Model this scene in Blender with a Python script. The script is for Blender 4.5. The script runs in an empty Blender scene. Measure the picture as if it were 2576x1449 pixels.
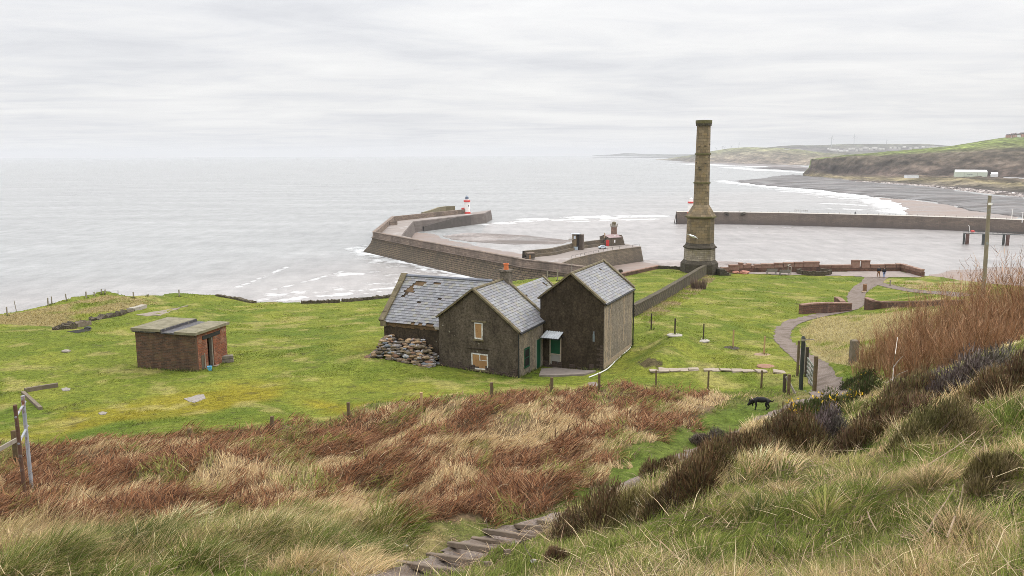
import bpy, math, random
import numpy as np
from mathutils import Vector
random.seed(7)
RNG = np.random.default_rng(11)
S = bpy.context.scene
COL = S.collection
R_ = math.radians

# ---------------------------------------------------------------- camera model
# photograph measured on a 2576 x 1449 grid; world: x right, y away, z up, sea level z = 0, eye 50 m above the sea
CW, CH, FPX = 2576.0, 1449.0, 2069.0
PITCH = math.atan((CH / 2 - 388.5) / FPX)
ROLL = 0.0038
EYE = np.array([0.0, 0.0, 50.0])
_F = np.array([0, math.cos(PITCH), -math.sin(PITCH)])
_U0 = np.array([0, math.sin(PITCH), math.cos(PITCH)])
_R0 = np.array([1.0, 0, 0])
_RT = math.cos(ROLL) * _R0 - math.sin(ROLL) * _U0
_UP = math.cos(ROLL) * _U0 + math.sin(ROLL) * _R0


def ray(u, v):
    a, b = (u - CW / 2) / FPX, -(v - CH / 2) / FPX
    return _F + a * _RT + b * _UP


def at_d(u, v, d):
    r = ray(u, v)
    return EYE + r * (d / r[1])


def at_z(u, v, z=0.0):
    r = ray(u, v)
    return EYE + r * ((z - EYE[2]) / r[2])


def proj(p):
    q = np.asarray(p, float) - EYE
    w = q @ _F
    return CW / 2 + FPX * (q @ _RT) / w, CH / 2 - FPX * (q @ _UP) / w


# ---------------------------------------------------------------- noise
def _hash(i, j, s):
    with np.errstate(over='ignore'):
        h = (i.astype(np.int64) * 374761393 + j.astype(np.int64) * 668265263 + s * 974711) & 0x7fffffff
        h = ((h ^ (h >> 13)) * 1274126177) & 0x7fffffff
        h = h ^ (h >> 16)
    return (h & 0xffff) / 65535.0


def vnoise(x, y, s=0):
    xi, yi = np.floor(x), np.floor(y)
    fx, fy = x - xi, y - yi
    fx, fy = fx * fx * (3 - 2 * fx), fy * fy * (3 - 2 * fy)
    a, b = _hash(xi, yi, s), _hash(xi + 1, yi, s)
    c, d = _hash(xi, yi + 1, s), _hash(xi + 1, yi + 1, s)
    return (a + (b - a) * fx) * (1 - fy) + (c + (d - c) * fx) * fy


def fbm(x, y, sc, s=0, o=3):
    x, y = np.asarray(x, float) / sc, np.asarray(y, float) / sc
    t, a, n = 0.0, 1.0, 0.0
    for k in range(o):
        t = t + a * vnoise(x * 2 ** k + 17.3 * k, y * 2 ** k - 9.1 * k, s + k)
        n += a
        a *= .5
    return t / n


def sstep(a, b, x):
    t = np.clip((x - a) / (b - a), 0, 1)
    return t * t * (3 - 2 * t)


# ---------------------------------------------------------------- terrain
CTL = [  # (u, v, distance)
    # near slope
    (2576, 1449, 5.5), (3300, 1449, 5), (2000, 1449, 7.5), (1500, 1449, 9.6), (1000, 1449, 12), (500, 1449, 13), (0, 1449, 13.2), (-500, 1449, 13.5),
    (2576, 1100, 11), (3200, 1000, 10), (2300, 1100, 13), (2576, 905, 20), (3200, 850, 20), (2300, 985, 21), (1700, 1250, 14), (2000, 1250, 12), (2300, 1250, 9.5),
    (1410, 1320, 17), (1740, 1130, 24), (1870, 1075, 29), (1910, 1030, 31), (1080, 1440, 12.2), (2100, 1045, 22),
    (0, 1350, 16), (500, 1300, 18), (1000, 1250, 20), (1400, 1200, 21.5), (-500, 1350, 16),
    (0, 1140, 27), (-500, 1140, 27), (500, 1108, 30), (800, 1070, 32), (1000, 1030, 34), (1250, 997, 36), (1500, 985, 37.5), (1780, 988, 37), (1900, 993, 37.5),
    # foot of the slope and the gate
    (2030, 985, 45), (2100, 960, 46), (2147, 912, 50), (2250, 880, 48), (2400, 830, 46), (2576, 790, 46), (3100, 760, 46),
    # lawn round the cottage
    (1304, 950, 56), (1111, 921, 58.5), (1517, 934, 58), (1588, 871, 65), (968, 885, 62), (1650, 835, 68), (1680, 905, 58), (1820, 880, 60), (1900, 960, 50.5), (1600, 965, 52),
    (1900, 760, 95), (1700, 722, 112), (1850, 700, 128), (2075, 787, 85), (1955, 842, 70), (2150, 770, 92), (2190, 702, 133), (2300, 805, 70), (2400, 735, 92), (2576, 745, 75),
    (1500, 800, 80), (1200, 800, 83), (1390, 740, 108),
    (496, 934, 57), (345, 926, 58.2), (571, 909, 60.5), (200, 1010, 49), (60, 985, 52),
    # cliff top
    (-600, 835, 82), (0, 790, 95), (270, 740, 108), (150, 830, 83), (320, 790, 92), (560, 743, 112), (760, 761, 104), (990, 747, 112), (1280, 708, 124), (1400, 697, 128), (1560, 690, 132),
    (1720, 680, 138), (1811, 686, 137), (2060, 686, 138), (2267, 682, 141), (2322, 697, 134), (2576, 722, 122), (3100, 745, 110),
]
_cp = np.array([at_d(*c) for c in CTL] + [[0, 0, 48.3], [-8, -4, 47.5], [8, -4, 49.2], [0, -12, 50.5], [-2, 3, 47.6], [3, 3, 48.0],
      [-25, 40, 35.8], [-10, 43.5, 35.75], [5, 44.5, 35.75], [14, 45, 35.75], [-40, 42, 35.8], [-14, 48, 35.6], [6, 49, 35.45], [-60, 60, 34.6], [-20, 75, 33.7], [-45, 80, 33.2]])


def _phi(r2):
    return np.where(r2 > 1e-9, r2 * np.log(np.maximum(r2, 1e-9)), 0.0)


def _warp(x, y):          # distances shrink with range so near detail does not ripple the far lawn
    r = np.hypot(x, y) + 6.0
    k = np.log(r / 6.0) * 10 / r
    return x * k, y * k


_wx, _wy = _warp(_cp[:, 0], _cp[:, 1])
_n = len(_cp)
_K = _phi((_wx[:, None] - _wx) ** 2 + (_wy[:, None] - _wy) ** 2) + np.eye(_n) * .12
_P = np.c_[np.ones(_n), _wx, _wy]
_w = np.linalg.solve(np.block([[_K, _P], [_P.T, np.zeros((3, 3))]]), np.r_[_cp[:, 2], 0, 0, 0])


def h_base(x, y):
    x, y = np.asarray(x, float).ravel(), np.asarray(y, float).ravel()
    out = np.empty(len(x))
    for a in range(0, len(x), 40000):
        wx, wy = _warp(x[a:a + 40000], y[a:a + 40000])
        out[a:a + 40000] = _phi((wx[:, None] - _wx) ** 2 + (wy[:, None] - _wy) ** 2) @ _w[:_n] + _w[_n] + _w[_n + 1] * wx + _w[_n + 2] * wy
    return out


def march(us, vs, hf, d0=3.0, d1=175.0):
    us, vs = np.atleast_1d(np.asarray(us, float)), np.atleast_1d(np.asarray(vs, float))
    rr = _F[None] + ((us - CW / 2) / FPX)[:, None] * _RT + (-(vs - CH / 2) / FPX)[:, None] * _UP
    rr = rr / rr[:, 1:2]
    ds = d0 * (d1 / d0) ** np.linspace(0, 1, 420)
    X = rr[:, 0:1] * ds
    Y = np.broadcast_to(ds, X.shape)
    Z = EYE[2] + rr[:, 2:3] * ds
    H = hf(X.ravel(), Y.ravel()).reshape(X.shape)
    below = Z <= H
    idx = np.where(below.any(1), below.argmax(1), len(ds) - 1)
    idx = np.maximum(idx, 1)
    k = np.arange(len(us))
    g0, g1 = (Z - H)[k, idx - 1], (Z - H)[k, idx]
    t = np.clip(g0 / np.where(np.abs(g0 - g1) < 1e-9, 1e-9, g0 - g1), 0, 1)
    d = ds[idx - 1] + (ds[idx] - ds[idx - 1]) * t
    x, y = rr[:, 0] * d, d
    return np.c_[x, y, hf(x, y)]


def dens(pts, n=8):       # densify a pixel polyline
    o = []
    for a, b in zip(pts[:-1], pts[1:]):
        for k in range(n):
            o.append([a[i] + (b[i] - a[i]) * k / n for i in range(len(a))])
    o.append(list(pts[-1]))
    return o


def smooth_line(p, it=2):
    p = np.asarray(p, float)
    for _ in range(it):
        q = [p[0]]
        for a, b in zip(p[:-1], p[1:]):
            q += [a * .75 + b * .25, a * .25 + b * .75]
        q.append(p[-1])
        p = np.array(q)
    return p


def dist_line(x, y, line):
    x, y = np.asarray(x, float), np.asarray(y, float)
    best = np.full(x.shape, 1e9)
    L = np.asarray(line)[:, :2]
    for a, b in zip(L[:-1], L[1:]):
        d = b - a
        t = np.clip(((x - a[0]) * d[0] + (y - a[1]) * d[1]) / max(d @ d, 1e-9), 0, 1)
        best = np.minimum(best, np.hypot(x - a[0] - t * d[0], y - a[1] - t * d[1]))
    return best


def inside(x, y, poly):
    x, y = np.asarray(x, float), np.asarray(y, float)
    P = np.asarray(poly)[:, :2]
    res = np.zeros(x.shape, bool)
    for (x0, y0), (x1, y1) in zip(P, np.roll(P, -1, 0)):
        if y0 == y1:
            continue
        c = ((y0 > y) != (y1 > y)) & (x < (x1 - x0) * (y - y0) / (y1 - y0) + x0)
        res ^= c
    return res


EDGE_PX = [(-700, 840), (0, 790), (130, 768), (270, 738), (340, 746), (450, 742), (560, 743), (640, 760), (760, 761), (860, 757), (990, 747), (1280, 707), (1400, 697), (1560, 690),
           (1650, 674), (1720, 677), (1811, 684), (2060, 684), (2267, 680), (2322, 695), (2576, 720), (3100, 744)]
_e = march([p[0] for p in EDGE_PX], [p[1] + 1.5 for p in EDGE_PX], h_base)
_er = np.hypot(_e[:, 0], _e[:, 1])
_er = np.where(_er > 146, 140, _er) + 1.0
_ea = np.arctan2(_e[:, 0], _e[:, 1])


# level terrace beside the harbour
ZT_ = 30.05
_tb = [(1811, 684.5), (1860, 684), (1904, 682.5), (1980, 683), (2060, 682.5), (2160, 681), (2267, 680.5), (2322, 694)]
_tb3 = np.array([at_z(u, v, ZT_)[:2] for u, v in _tb])
_tout = _tb3 * (1 + 4.0 / np.hypot(_tb3[:, 0], _tb3[:, 1]))[:, None]
_tin = np.array([at_z(u, v, ZT_)[:2] for u, v in [(2330, 699), (2205, 700), (2130, 697), (2060, 695.5), (1960, 693), (1880, 691), (1812, 689)]])
TERR_POLY = np.concatenate([_tout, _tin])
_k = (_ea > np.arctan2(_tb3[0, 0], _tb3[0, 1]) - .002) & (_ea < np.arctan2(_tb3[-1, 0], _tb3[-1, 1]) + .002)
_ea, _er = np.concatenate([_ea[~_k], np.arctan2(_tb3[:, 0], _tb3[:, 1])]), np.concatenate([_er[~_k], np.hypot(_tb3[:, 0], _tb3[:, 1]) + 1.2])
_o = np.argsort(_ea)
_ea, _er = _ea[_o], _er[_o]


def edge_r(az):
    return np.interp(az, _ea, _er) + (fbm(az * 100, az * 0, 1.3, 5) - .5) * 1.0


_oc = at_d(1517, 934, 58.2)
PATHS = []
_pp = [(2110, 992), (2078, 945), (2032, 905), (1985, 872), (1962, 842), (1983, 812), (2050, 795), (2122, 783), (2160, 766), (2150, 742), (2175, 720), (2212, 697)]
_m = march([p[0] for p in _pp], [p[1] for p in _pp], h_base)
PATHS.append((smooth_line(_m), np.interp(np.linspace(0, 1, 300), [0, .1, .35, .65, .8, 1], [1.1, .8, .66, 1.0, 1.05, 1.8])))
_pp = [(2190, 708), (2240, 720), (2320, 733), (2430, 745)]
_m = march([p[0] for p in _pp], [p[1] for p in _pp], h_base)
PATHS.append((smooth_line(_m), np.full(300, 1.0)))
_pp = [(900, 1490), (1085, 1432), (1180, 1400), (1262, 1362), (1350, 1330), (1420, 1306), (1520, 1258), (1640, 1185), (1745, 1132), (1880, 1078), (1965, 1035), (2040, 1005), (2110, 985)]
_m = march([p[0] for p in _pp], [p[1] for p in _pp], h_base)
NEARPATH = smooth_line(_m)
PATHS.append((NEARPATH, np.interp(np.linspace(0, 1, 300), [0, .40, .50, .68, .76, .86, 1], [.82, .75, .36, .34, .5, .5, .8])))


def hgt(x, y):
    x, y = np.asarray(x, float).ravel(), np.asarray(y, float).ravel()
    z = h_base(x, y)
    r = np.hypot(x, y)
    az = np.arctan2(x, y)
    pd = np.full(x.shape, 9e9)
    for L, w in PATHS:
        pd = np.minimum(pd, dist_line(x, y, L) - np.median(w))
    off = sstep(-.1, .9, pd)
    near = 1 - sstep(34, 41, r)
    amp = near * off
    z = z + amp * ((fbm(x, y, 1.4, 21) - .5) * 1.05 + (fbm(x, y, 4, 22) - .5) * .8)
    z = z + (1 - near) * off * (1 - .7 * sstep(90, 120, r)) * ((fbm(x, y, 9, 31) - .5) * .30 + (fbm(x, y, 2.2, 33) - .5) * .10)
    # rough mound at the cliff top on the left
    mound = sstep(-.56, -.50, az) * (1 - sstep(-.36, -.33, az)) * sstep(84, 96, r)
    z = z + mound * (fbm(x, y, 4, 41) - .35) * 1.0
    z = z - .10 * (1 - sstep(-.35, .05, pd))
    # grassy bank facing the right wall of the cottage's tall block
    dx, dy = x - _oc[0], y - _oc[1]
    s_, t_ = dx * math.cos(R_(24)) - dy * math.sin(R_(24)), dx * math.sin(R_(24)) + dy * math.cos(R_(24))
    z = z + sstep(-3.5, -.5, t_) * (1 - sstep(7.5, 11, t_)) * (.75 * np.exp(-((s_ - 4.0) / 1.5) ** 2) - .18 * np.exp(-((s_ - 1.2) / .9) ** 2)) * (.8 + .4 * fbm(x, y, 1.5, 55))
    far_ = r > 105
    if far_.any():
        xf, yf = x[far_], y[far_]
        dd = dist_line(xf, yf, np.vstack([TERR_POLY, TERR_POLY[:1]]))
        wt_ = np.where(inside(xf, yf, TERR_POLY), 1.0, 1 - sstep(0, 9, dd))
        z[far_] = z[far_] * (1 - wt_) + (ZT_ - .02 * dd * 0) * wt_
    R = edge_r(az)
    cl = (r - R)
    ze = z - np.maximum(cl, 0) * 1.9 - np.maximum(cl, 0) ** .5 * .3 + sstep(2, 8, cl) * (fbm(x, y, 6, 50) - .5) * 5
    return np.maximum(ze, -3.0)


def G(u, v):
    """ground point seen at pixel (u, v)"""
    return march([u], [v], hgt)[0]


def GL(pts):
    return march([p[0] for p in pts], [p[1] for p in pts], hgt)


def hz(x, y):
    return float(hgt([x], [y])[0])


# ---------------------------------------------------------------- mesh building
OFF = {}


def tag(o, label=None, cat=None, group=None, kind=None):
    for k, val in (('label', label), ('category', cat), ('group', group), ('kind', kind)):
        if val:
            o[k] = val
    return o


def empty(name, loc, label=None, cat=None, group=None):
    o = bpy.data.objects.new(name, None)
    o.empty_display_size = .3
    COL.objects.link(o)
    o.location = loc
    OFF[o.name] = np.array(loc, float)
    return tag(o, label, cat, group)


class MB:
    def __init__(s):
        s.v, s.f, s.uv, s.c = [], [], [], []

    def add(s, vs, fs, uvs=None, col=None):
        b = len(s.v)
        s.v += [tuple(map(float, p)) for p in vs]
        for k, f in enumerate(fs):
            s.f.append([i + b for i in f])
            s.uv.append(uvs[k] if uvs else None)
            s.c.append(col)
        return s

    def quad(s, a, b, c, d, uv=None, col=None):
        return s.add([a, b, c, d], [(0, 1, 2, 3)], [uv] if uv else None, col)

    def poly(s, pts, uv=None, col=None):
        return s.add(pts, [tuple(range(len(pts)))], [uv] if uv else None, col)

    def box(s, c, size, rz=0, col=None, jit=0, tilt=None, uvb=True):
        c = np.asarray(c, float)
        hx, hy, hz_ = [k / 2 for k in size]
        vs = []
        cz, sz = math.cos(rz), math.sin(rz)
        for dz in (-hz_, hz_):
            for dx, dy in ((-hx, -hy), (hx, -hy), (hx, hy), (-hx, hy)):
                p = np.array([dx, dy, dz]) + (RNG.normal(0, jit, 3) if jit else 0)
                if tilt is not None:
                    p = tilt @ p
                vs.append((c[0] + p[0] * cz - p[1] * sz, c[1] + p[0] * sz + p[1] * cz, c[2] + p[2]))
        fs = [(3, 2, 1, 0), (4, 5, 6, 7), (0, 1, 5, 4), (1, 2, 6, 5), (2, 3, 7, 6), (3, 0, 4, 7)]
        X, Y, Z = size
        uvs = [[(0, 0), (X, 0), (X, Y), (0, Y)]] * 2 + [[(0, 0), (X, 0), (X, Z), (0, Z)], [(X, 0), (X + Y, 0), (X + Y, Z), (X, Z)], [(0, 0), (X, 0), (X, Z), (0, Z)], [(X, 0), (X + Y, 0), (X + Y, Z), (X, Z)]]
        return s.add(vs, fs, uvs, col)

    def ring(s, rings, cap0=True, cap1=True, col=None, uvs=None):
        """loft through closed rings (lists of 3D points of equal count)"""
        n = len(rings[0])
        vs = [p for r in rings for p in r]
        fs, uu = [], []
        per = 0.0
        zz = 0.0
        for k in range(len(rings) - 1):
            a, b = rings[k], rings[k + 1]
            hh = float(np.linalg.norm(np.asarray(b[0]) - np.asarray(a[0])))
            per = 0.0
            for i in range(n):
                j = (i + 1) % n
                w = float(np.linalg.norm(np.asarray(a[j]) - np.asarray(a[i])))
                fs.append((k * n + i, k * n + j, (k + 1) * n + j, (k + 1) * n + i))
                uu.append([(per, zz), (per + w, zz), (per + w, zz + hh), (per, zz + hh)])
                per += w
            zz += hh
        if cap0:
            fs.append(tuple(range(n - 1, -1, -1)))
            uu.append([(p[0], p[1]) for p in rings[0][::-1]])
        if cap1:
            m = (len(rings) - 1) * n
            fs.append(tuple(m + i for i in range(n)))
            uu.append([(p[0], p[1]) for p in rings[-1]])
        return s.add(vs, fs, uu, col)

    def lathe(s, c, prof, n=16, rot=0, col=None, cap0=True, cap1=True):
        rings = [[(c[0] + r * math.cos(rot + 2 * math.pi * i / n), c[1] + r * math.sin(rot + 2 * math.pi * i / n), c[2] + z) for i in range(n)] for r, z in prof]
        return s.ring(rings, cap0, cap1, col)

    def tube(s, path, rad, n=6, col=None):
        path = [np.asarray(p, float) for p in path]
        if not hasattr(rad, '__len__'):
            rad = [rad] * len(path)
        rings = []
        for k, p in enumerate(path):
            d = path[min(k + 1, len(path) - 1)] - path[max(k - 1, 0)]
            d = d / (np.linalg.norm(d) + 1e-9)
            a = np.array([0, 0, 1.0]) if abs(d[2]) < .9 else np.array([1.0, 0, 0])
            e1 = np.cross(d, a)
            e1 /= np.linalg.norm(e1)
            e2 = np.cross(e1, d)
            rings.append([tuple(p + rad[k] * (math.cos(2 * math.pi * i / n) * e1 - math.sin(2 * math.pi * i / n) * e2)) for i in range(n)])
        return s.ring(rings, col=col)

    def bar(s, a, b, w, t, col=None):
        """rectangular bar from a to b, w wide (horizontal), t deep"""
        a, b = np.asarray(a, float), np.asarray(b, float)
        d = b - a
        d = d / np.linalg.norm(d)
        up = np.array([0, 0, 1.0]) if abs(d[2]) < .95 else np.array([0, 1.0, 0])
        e1 = np.cross(d, up)
        e1 /= np.linalg.norm(e1)
        e2 = np.cross(e1, d)
        rings = [[tuple(p + e1 * x * w / 2 + e2 * y * t / 2) for x, y in ((-1, -1), (1, -1), (1, 1), (-1, 1))] for p in (a, b)]
        return s.ring(rings, col=col)

    def build(s, name, mat, parent=None, loc=None, smooth=False, bevel=0):
        me = bpy.data.meshes.new(name)
        off = np.zeros(3)
        if parent is not None:
            off = OFF.get(parent.name, np.zeros(3))
        elif loc is not None:
            off = np.asarray(loc, float)
        me.from_pydata([(p[0] - off[0], p[1] - off[1], p[2] - off[2]) for p in s.v], [], s.f)
        if any(u is not None for u in s.uv):
            lay = me.uv_layers.new(name='UVMap')
            k = 0
            for f, u in zip(s.f, s.uv):
                for i in range(len(f)):
                    if u is not None:
                        lay.data[k].uv = u[i]
                    k += 1
        if any(c is not None for c in s.c):
            at = me.color_attributes.new('col', 'FLOAT_COLOR', 'CORNER')
            k = 0
            for f, c in zip(s.f, s.c):
                for i in range(len(f)):
                    at.data[k].color = (*(c if c is not None else (.5, .5, .5)), 1)
                    k += 1
        for m in (mat if isinstance(mat, (list, tuple)) else [mat]):
            me.materials.append(m)
        if smooth:
            me.polygons.foreach_set('use_smooth', [True] * len(me.polygons))
        me.update()
        o = bpy.data.objects.new(name, me)
        COL.objects.link(o)
        if parent is not None:
            o.parent = parent
        else:
            o.location = off
        OFF[o.name] = off
        if bevel:
            b = o.modifiers.new('bevel', 'BEVEL')
            b.width = bevel
            b.segments = 1
            b.limit_method = 'ANGLE'
        return o


def big_mesh(name, V, quads=None, tris=None, mat=None, col=None, smooth=False, attrs=None, loc=(0, 0, 0)):
    me = bpy.data.meshes.new(name)
    V = np.asarray(V, np.float32) - np.asarray(loc, np.float32)
    me.vertices.add(len(V))
    me.vertices.foreach_set('co', V.ravel())
    nq = 0 if quads is None else len(quads)
    nt = 0 if tris is None else len(tris)
    li = np.concatenate([a.ravel() for a in (quads, tris) if a is not None and len(a)]).astype(np.int32)
    me.loops.add(len(li))
    me.loops.foreach_set('vertex_index', li)
    me.polygons.add(nq + nt)
    st = np.concatenate([np.arange(nq) * 4, nq * 4 + np.arange(nt) * 3]).astype(np.int32)
    me.polygons.foreach_set('loop_start', st)
    if smooth:
        me.polygons.foreach_set('use_smooth', np.ones(nq + nt, bool))
    me.update(calc_edges=True)
    if col is not None:
        a = me.color_attributes.new('col', 'FLOAT_COLOR', 'POINT')
        a.data.foreach_set('color', np.c_[col, np.ones(len(col))].astype(np.float32).ravel())
    for k, val in (attrs or {}).items():
        a = me.attributes.new(k, 'FLOAT', 'POINT')
        a.data.foreach_set('value', np.asarray(val, np.float32))
    me.materials.append(mat)
    o = bpy.data.objects.new(name, me)
    COL.objects.link(o)
    o.location = loc
    OFF[o.name] = np.array(loc, float)
    return o


def grid_quads(nr, nc):
    i = np.arange(nr - 1)[:, None] * nc + np.arange(nc - 1)[None]
    return np.stack([i, i + 1, i + nc + 1, i + nc], -1).reshape(-1, 4)


def copy_tree(o, parent=None, loc=None, rz=None, sc=None):
    kids = [k for k in KIDS.get(o.name, [])]
    c = o.copy()
    COL.objects.link(c)
    c.parent = parent
    if loc is not None:
        c.location = loc
    if rz is not None:
        c.rotation_euler.z = rz
    if sc is not None:
        c.scale = sc
    KIDS[c.name] = []
    for k in kids:
        KIDS[c.name].append(copy_tree(k, c))
    return c


KIDS = {}


def note_kids():
    KIDS.clear()
    for o in COL.objects:
        if o.parent:
            KIDS.setdefault(o.parent.name, []).append(o)


# ---------------------------------------------------------------- materials
class NT:
    def __init__(s, name):
        s.m = bpy.data.materials.new(name)
        s.m.use_nodes = True
        s.t = s.m.node_tree
        s.t.nodes.clear()
        s.out = s.n('ShaderNodeOutputMaterial')
        s.b = s.n('ShaderNodeBsdfPrincipled')
        s.l(s.b.outputs[0], s.out.inputs[0])
        s.tc = s.n('ShaderNodeTexCoord')

    def n(s, t, **k):
        o = s.t.nodes.new(t)
        for a, v in k.items():
            setattr(o, a, v)
        return o

    def l(s, a, b):
        s.t.links.new(a, b)

    def val(s, inp, x):
        if hasattr(x, 'is_linked'):
            s.l(x, inp)
        else:
            inp.default_value = x if not (isinstance(x, tuple) and len(x) == 3 and inp.type == 'RGBA') else (*x, 1)

    def map(s, src, scale=(1, 1, 1), rot=(0, 0, 0), loc=(0, 0, 0)):
        m = s.n('ShaderNodeMapping')
        s.l(src, m.inputs[0])
        m.inputs['Scale'].default_value = scale
        m.inputs['Rotation'].default_value = rot
        m.inputs['Location'].default_value = loc
        return m.outputs[0]

    def noise(s, vec, scale, det=4, rough=.55, dist=0):
        o = s.n('ShaderNodeTexNoise')
        s.l(vec, o.inputs['Vector'])
        o.inputs['Scale'].default_value = scale
        o.inputs['Detail'].default_value = det
        o.inputs['Roughness'].default_value = rough
        o.inputs['Distortion'].default_value = dist
        return o.outputs[0]

    def vor(s, vec, scale, feat='F1', outn=0):
        o = s.n('ShaderNodeTexVoronoi', feature=feat)
        s.l(vec, o.inputs['Vector'])
        o.inputs['Scale'].default_value = scale
        return o.outputs[outn]

    def ramp(s, fac, stops, interp='LINEAR'):
        o = s.n('ShaderNodeValToRGB')
        o.color_ramp.interpolation = interp
        el = o.color_ramp.elements
        while len(el) < len(stops):
            el.new(.5)
        for e, (p, c) in zip(el, stops):
            e.position = p
            e.color = (*c, 1) if hasattr(c, '__len__') else (c, c, c, 1)
        s.l(fac, o.inputs[0])
        return o.outputs[0]

    def mix(s, fac, a, b, mode='MIX'):
        o = s.n('ShaderNodeMix', data_type='RGBA', blend_type=mode)
        s.val(o.inputs[0], fac)
        s.val(o.inputs[6], a)
        s.val(o.inputs[7], b)
        return o.outputs[2]

    def math(s, op, a, b=0.0, clamp=False):
        o = s.n('ShaderNodeMath', operation=op, use_clamp=clamp)
        s.val(o.inputs[0], a)
        s.val(o.inputs[1], b)
        return o.outputs[0]

    def attr(s, name):
        o = s.n('ShaderNodeAttribute', attribute_name=name)
        return o

    def bump(s, hgt_, strength=.5, dist=.05):
        o = s.n('ShaderNodeBump')
        o.inputs['Strength'].default_value = strength
        o.inputs['Distance'].default_value = dist
        s.l(hgt_, o.inputs['Height'])
        s.l(o.outputs[0], s.b.inputs['Normal'])
        return o

    def set(s, col=None, rough=.85, spec=.3, metal=0):
        if col is not None:
            s.val(s.b.inputs['Base Color'], col)
        s.val(s.b.inputs['Roughness'], rough)
        s.b.inputs['Specular IOR Level'].default_value = spec
        s.b.inputs['Metallic'].default_value = metal
        return s.m


def mottle(name, c1, c2, scale=3, rough=.85, bump=.4, bdist=.03, c3=None, s3=11, spec=.3, metal=0, streak=False):
    t = NT(name)
    o = t.tc.outputs['Object']
    f = t.noise(t.map(o, (1, 1, .25)) if streak else o, scale, 6, .65)
    c = t.ramp(f, [(.3, c1), (.7, c2)])
    if c3:
        g = t.noise(o, s3, 4, .7)
        c = t.mix(t.ramp(g, [(.55, 0), (.68, 1)]), c, c3)
    if bump:
        t.bump(t.noise(o, scale * 6, 5, .7), bump, bdist)
    return t.set(c, rough, spec, metal)


def vcol(name, rough=.9, var=.35, scale=40, trans=0, spec=.1):
    """colour carried by the mesh (one colour per blade, slate, stone), with fine grain on top"""
    t = NT(name)
    a = t.attr('col').outputs[0]
    f = t.noise(t.tc.outputs['Object'], scale, 3)
    c = t.mix(1.0, a, t.ramp(f, [(.25, 1 - var), (.75, 1 + var)]), 'MULTIPLY') if var else a
    m = t.set(c, rough, spec)
    if trans:
        tr = t.n('ShaderNodeBsdfTranslucent')
        t.l(c if not var else c, tr.inputs[0])
        mx = t.n('ShaderNodeMixShader')
        mx.inputs[0].default_value = trans
        t.l(t.b.outputs[0], mx.inputs[1])
        t.l(tr.outputs[0], mx.inputs[2])
        t.l(mx.outputs[0], t.out.inputs[0])
    return m


def stone_courses(name, c1, c2, mortar, bw=.45, bh=.22, rough=.9, c3=None, msize=.018, bump=.6, stain=None, stain_c=(.05, .045, .04), squash=1.0, z_dark=None, mort_sm=.3):
    """coursed masonry over UVs in metres"""
    t = NT(name)
    uv = t.tc.outputs['UV']
    b = t.n('ShaderNodeTexBrick')
    w = t.noise(uv, 1.7, 3)
    wv = t.n('ShaderNodeVectorMath', operation='MULTIPLY_ADD')
    t.l(t.ramp(w, [(0, -.5), (1, .5)]), wv.inputs[0])
    wv.inputs[1].default_value = (.06, .06, 0)
    t.l(uv, wv.inputs[2])
    t.l(wv.outputs[0], b.inputs['Vector'])
    b.inputs['Scale'].default_value = 1.0
    b.inputs['Brick Width'].default_value = bw
    b.inputs['Row Height'].default_value = bh
    b.inputs['Mortar Size'].default_value = msize
    b.inputs['Mortar Smooth'].default_value = mort_sm
    b.inputs['Color1'].default_value = (*c1, 1)
    b.inputs['Color2'].default_value = (*c2, 1)
    b.inputs['Mortar'].default_value = (*mortar, 1)
    b.squash = squash
    f = t.noise(uv, 9, 5, .7)
    c = t.mix(1.0, b.outputs[0], t.ramp(f, [(.25, .55), (.75, 1.45)]), 'MULTIPLY')
    if c3:
        c = t.mix(t.ramp(t.noise(uv, 1.1, 5, .7), [(.5, 0), (.66, 1)]), c, t.mix(.55, c, c3))
    if stain:
        g = t.noise(t.map(t.tc.outputs['Object'], (1, 1, .15)), stain, 5, .65)
        c = t.mix(t.ramp(g, [(.48, 0), (.7, .8)]), c, stain_c)
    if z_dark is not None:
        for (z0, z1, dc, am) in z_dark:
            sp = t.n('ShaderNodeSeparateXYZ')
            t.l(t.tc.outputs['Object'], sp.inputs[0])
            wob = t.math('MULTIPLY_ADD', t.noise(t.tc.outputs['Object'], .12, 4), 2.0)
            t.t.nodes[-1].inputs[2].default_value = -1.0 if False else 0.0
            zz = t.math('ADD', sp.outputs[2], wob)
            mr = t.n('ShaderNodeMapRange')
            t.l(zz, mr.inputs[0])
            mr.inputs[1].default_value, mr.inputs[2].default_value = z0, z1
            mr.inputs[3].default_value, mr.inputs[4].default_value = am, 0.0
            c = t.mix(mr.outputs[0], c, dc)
    hh = t.math('ADD', t.math('MULTIPLY', b.outputs[1], -.6), t.math('MULTIPLY', f, .5))
    t.bump(hh, bump, .03)
    return t.set(c, rough, .25)
# ---------------------------------------------------------------- render, world, sun, camera
S.render.engine = 'CYCLES'
S.view_settings.view_transform = 'Standard'
S.view_settings.look = 'None'
S.view_settings.exposure = .07
S.view_settings.gamma = 1
S.cycles.use_denoising = True
S.cycles.denoising_prefilter = 'NONE'
S.cycles.filter_width = .85
S.cycles.max_bounces = 6
S.cycles.diffuse_bounces = 3
S.cycles.glossy_bounces = 3
S.cycles.transmission_bounces = 3
S.cycles.transparent_max_bounces = 6
S.cycles.volume_bounces = 1
S.cycles.sample_clamp_indirect = 6

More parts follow.
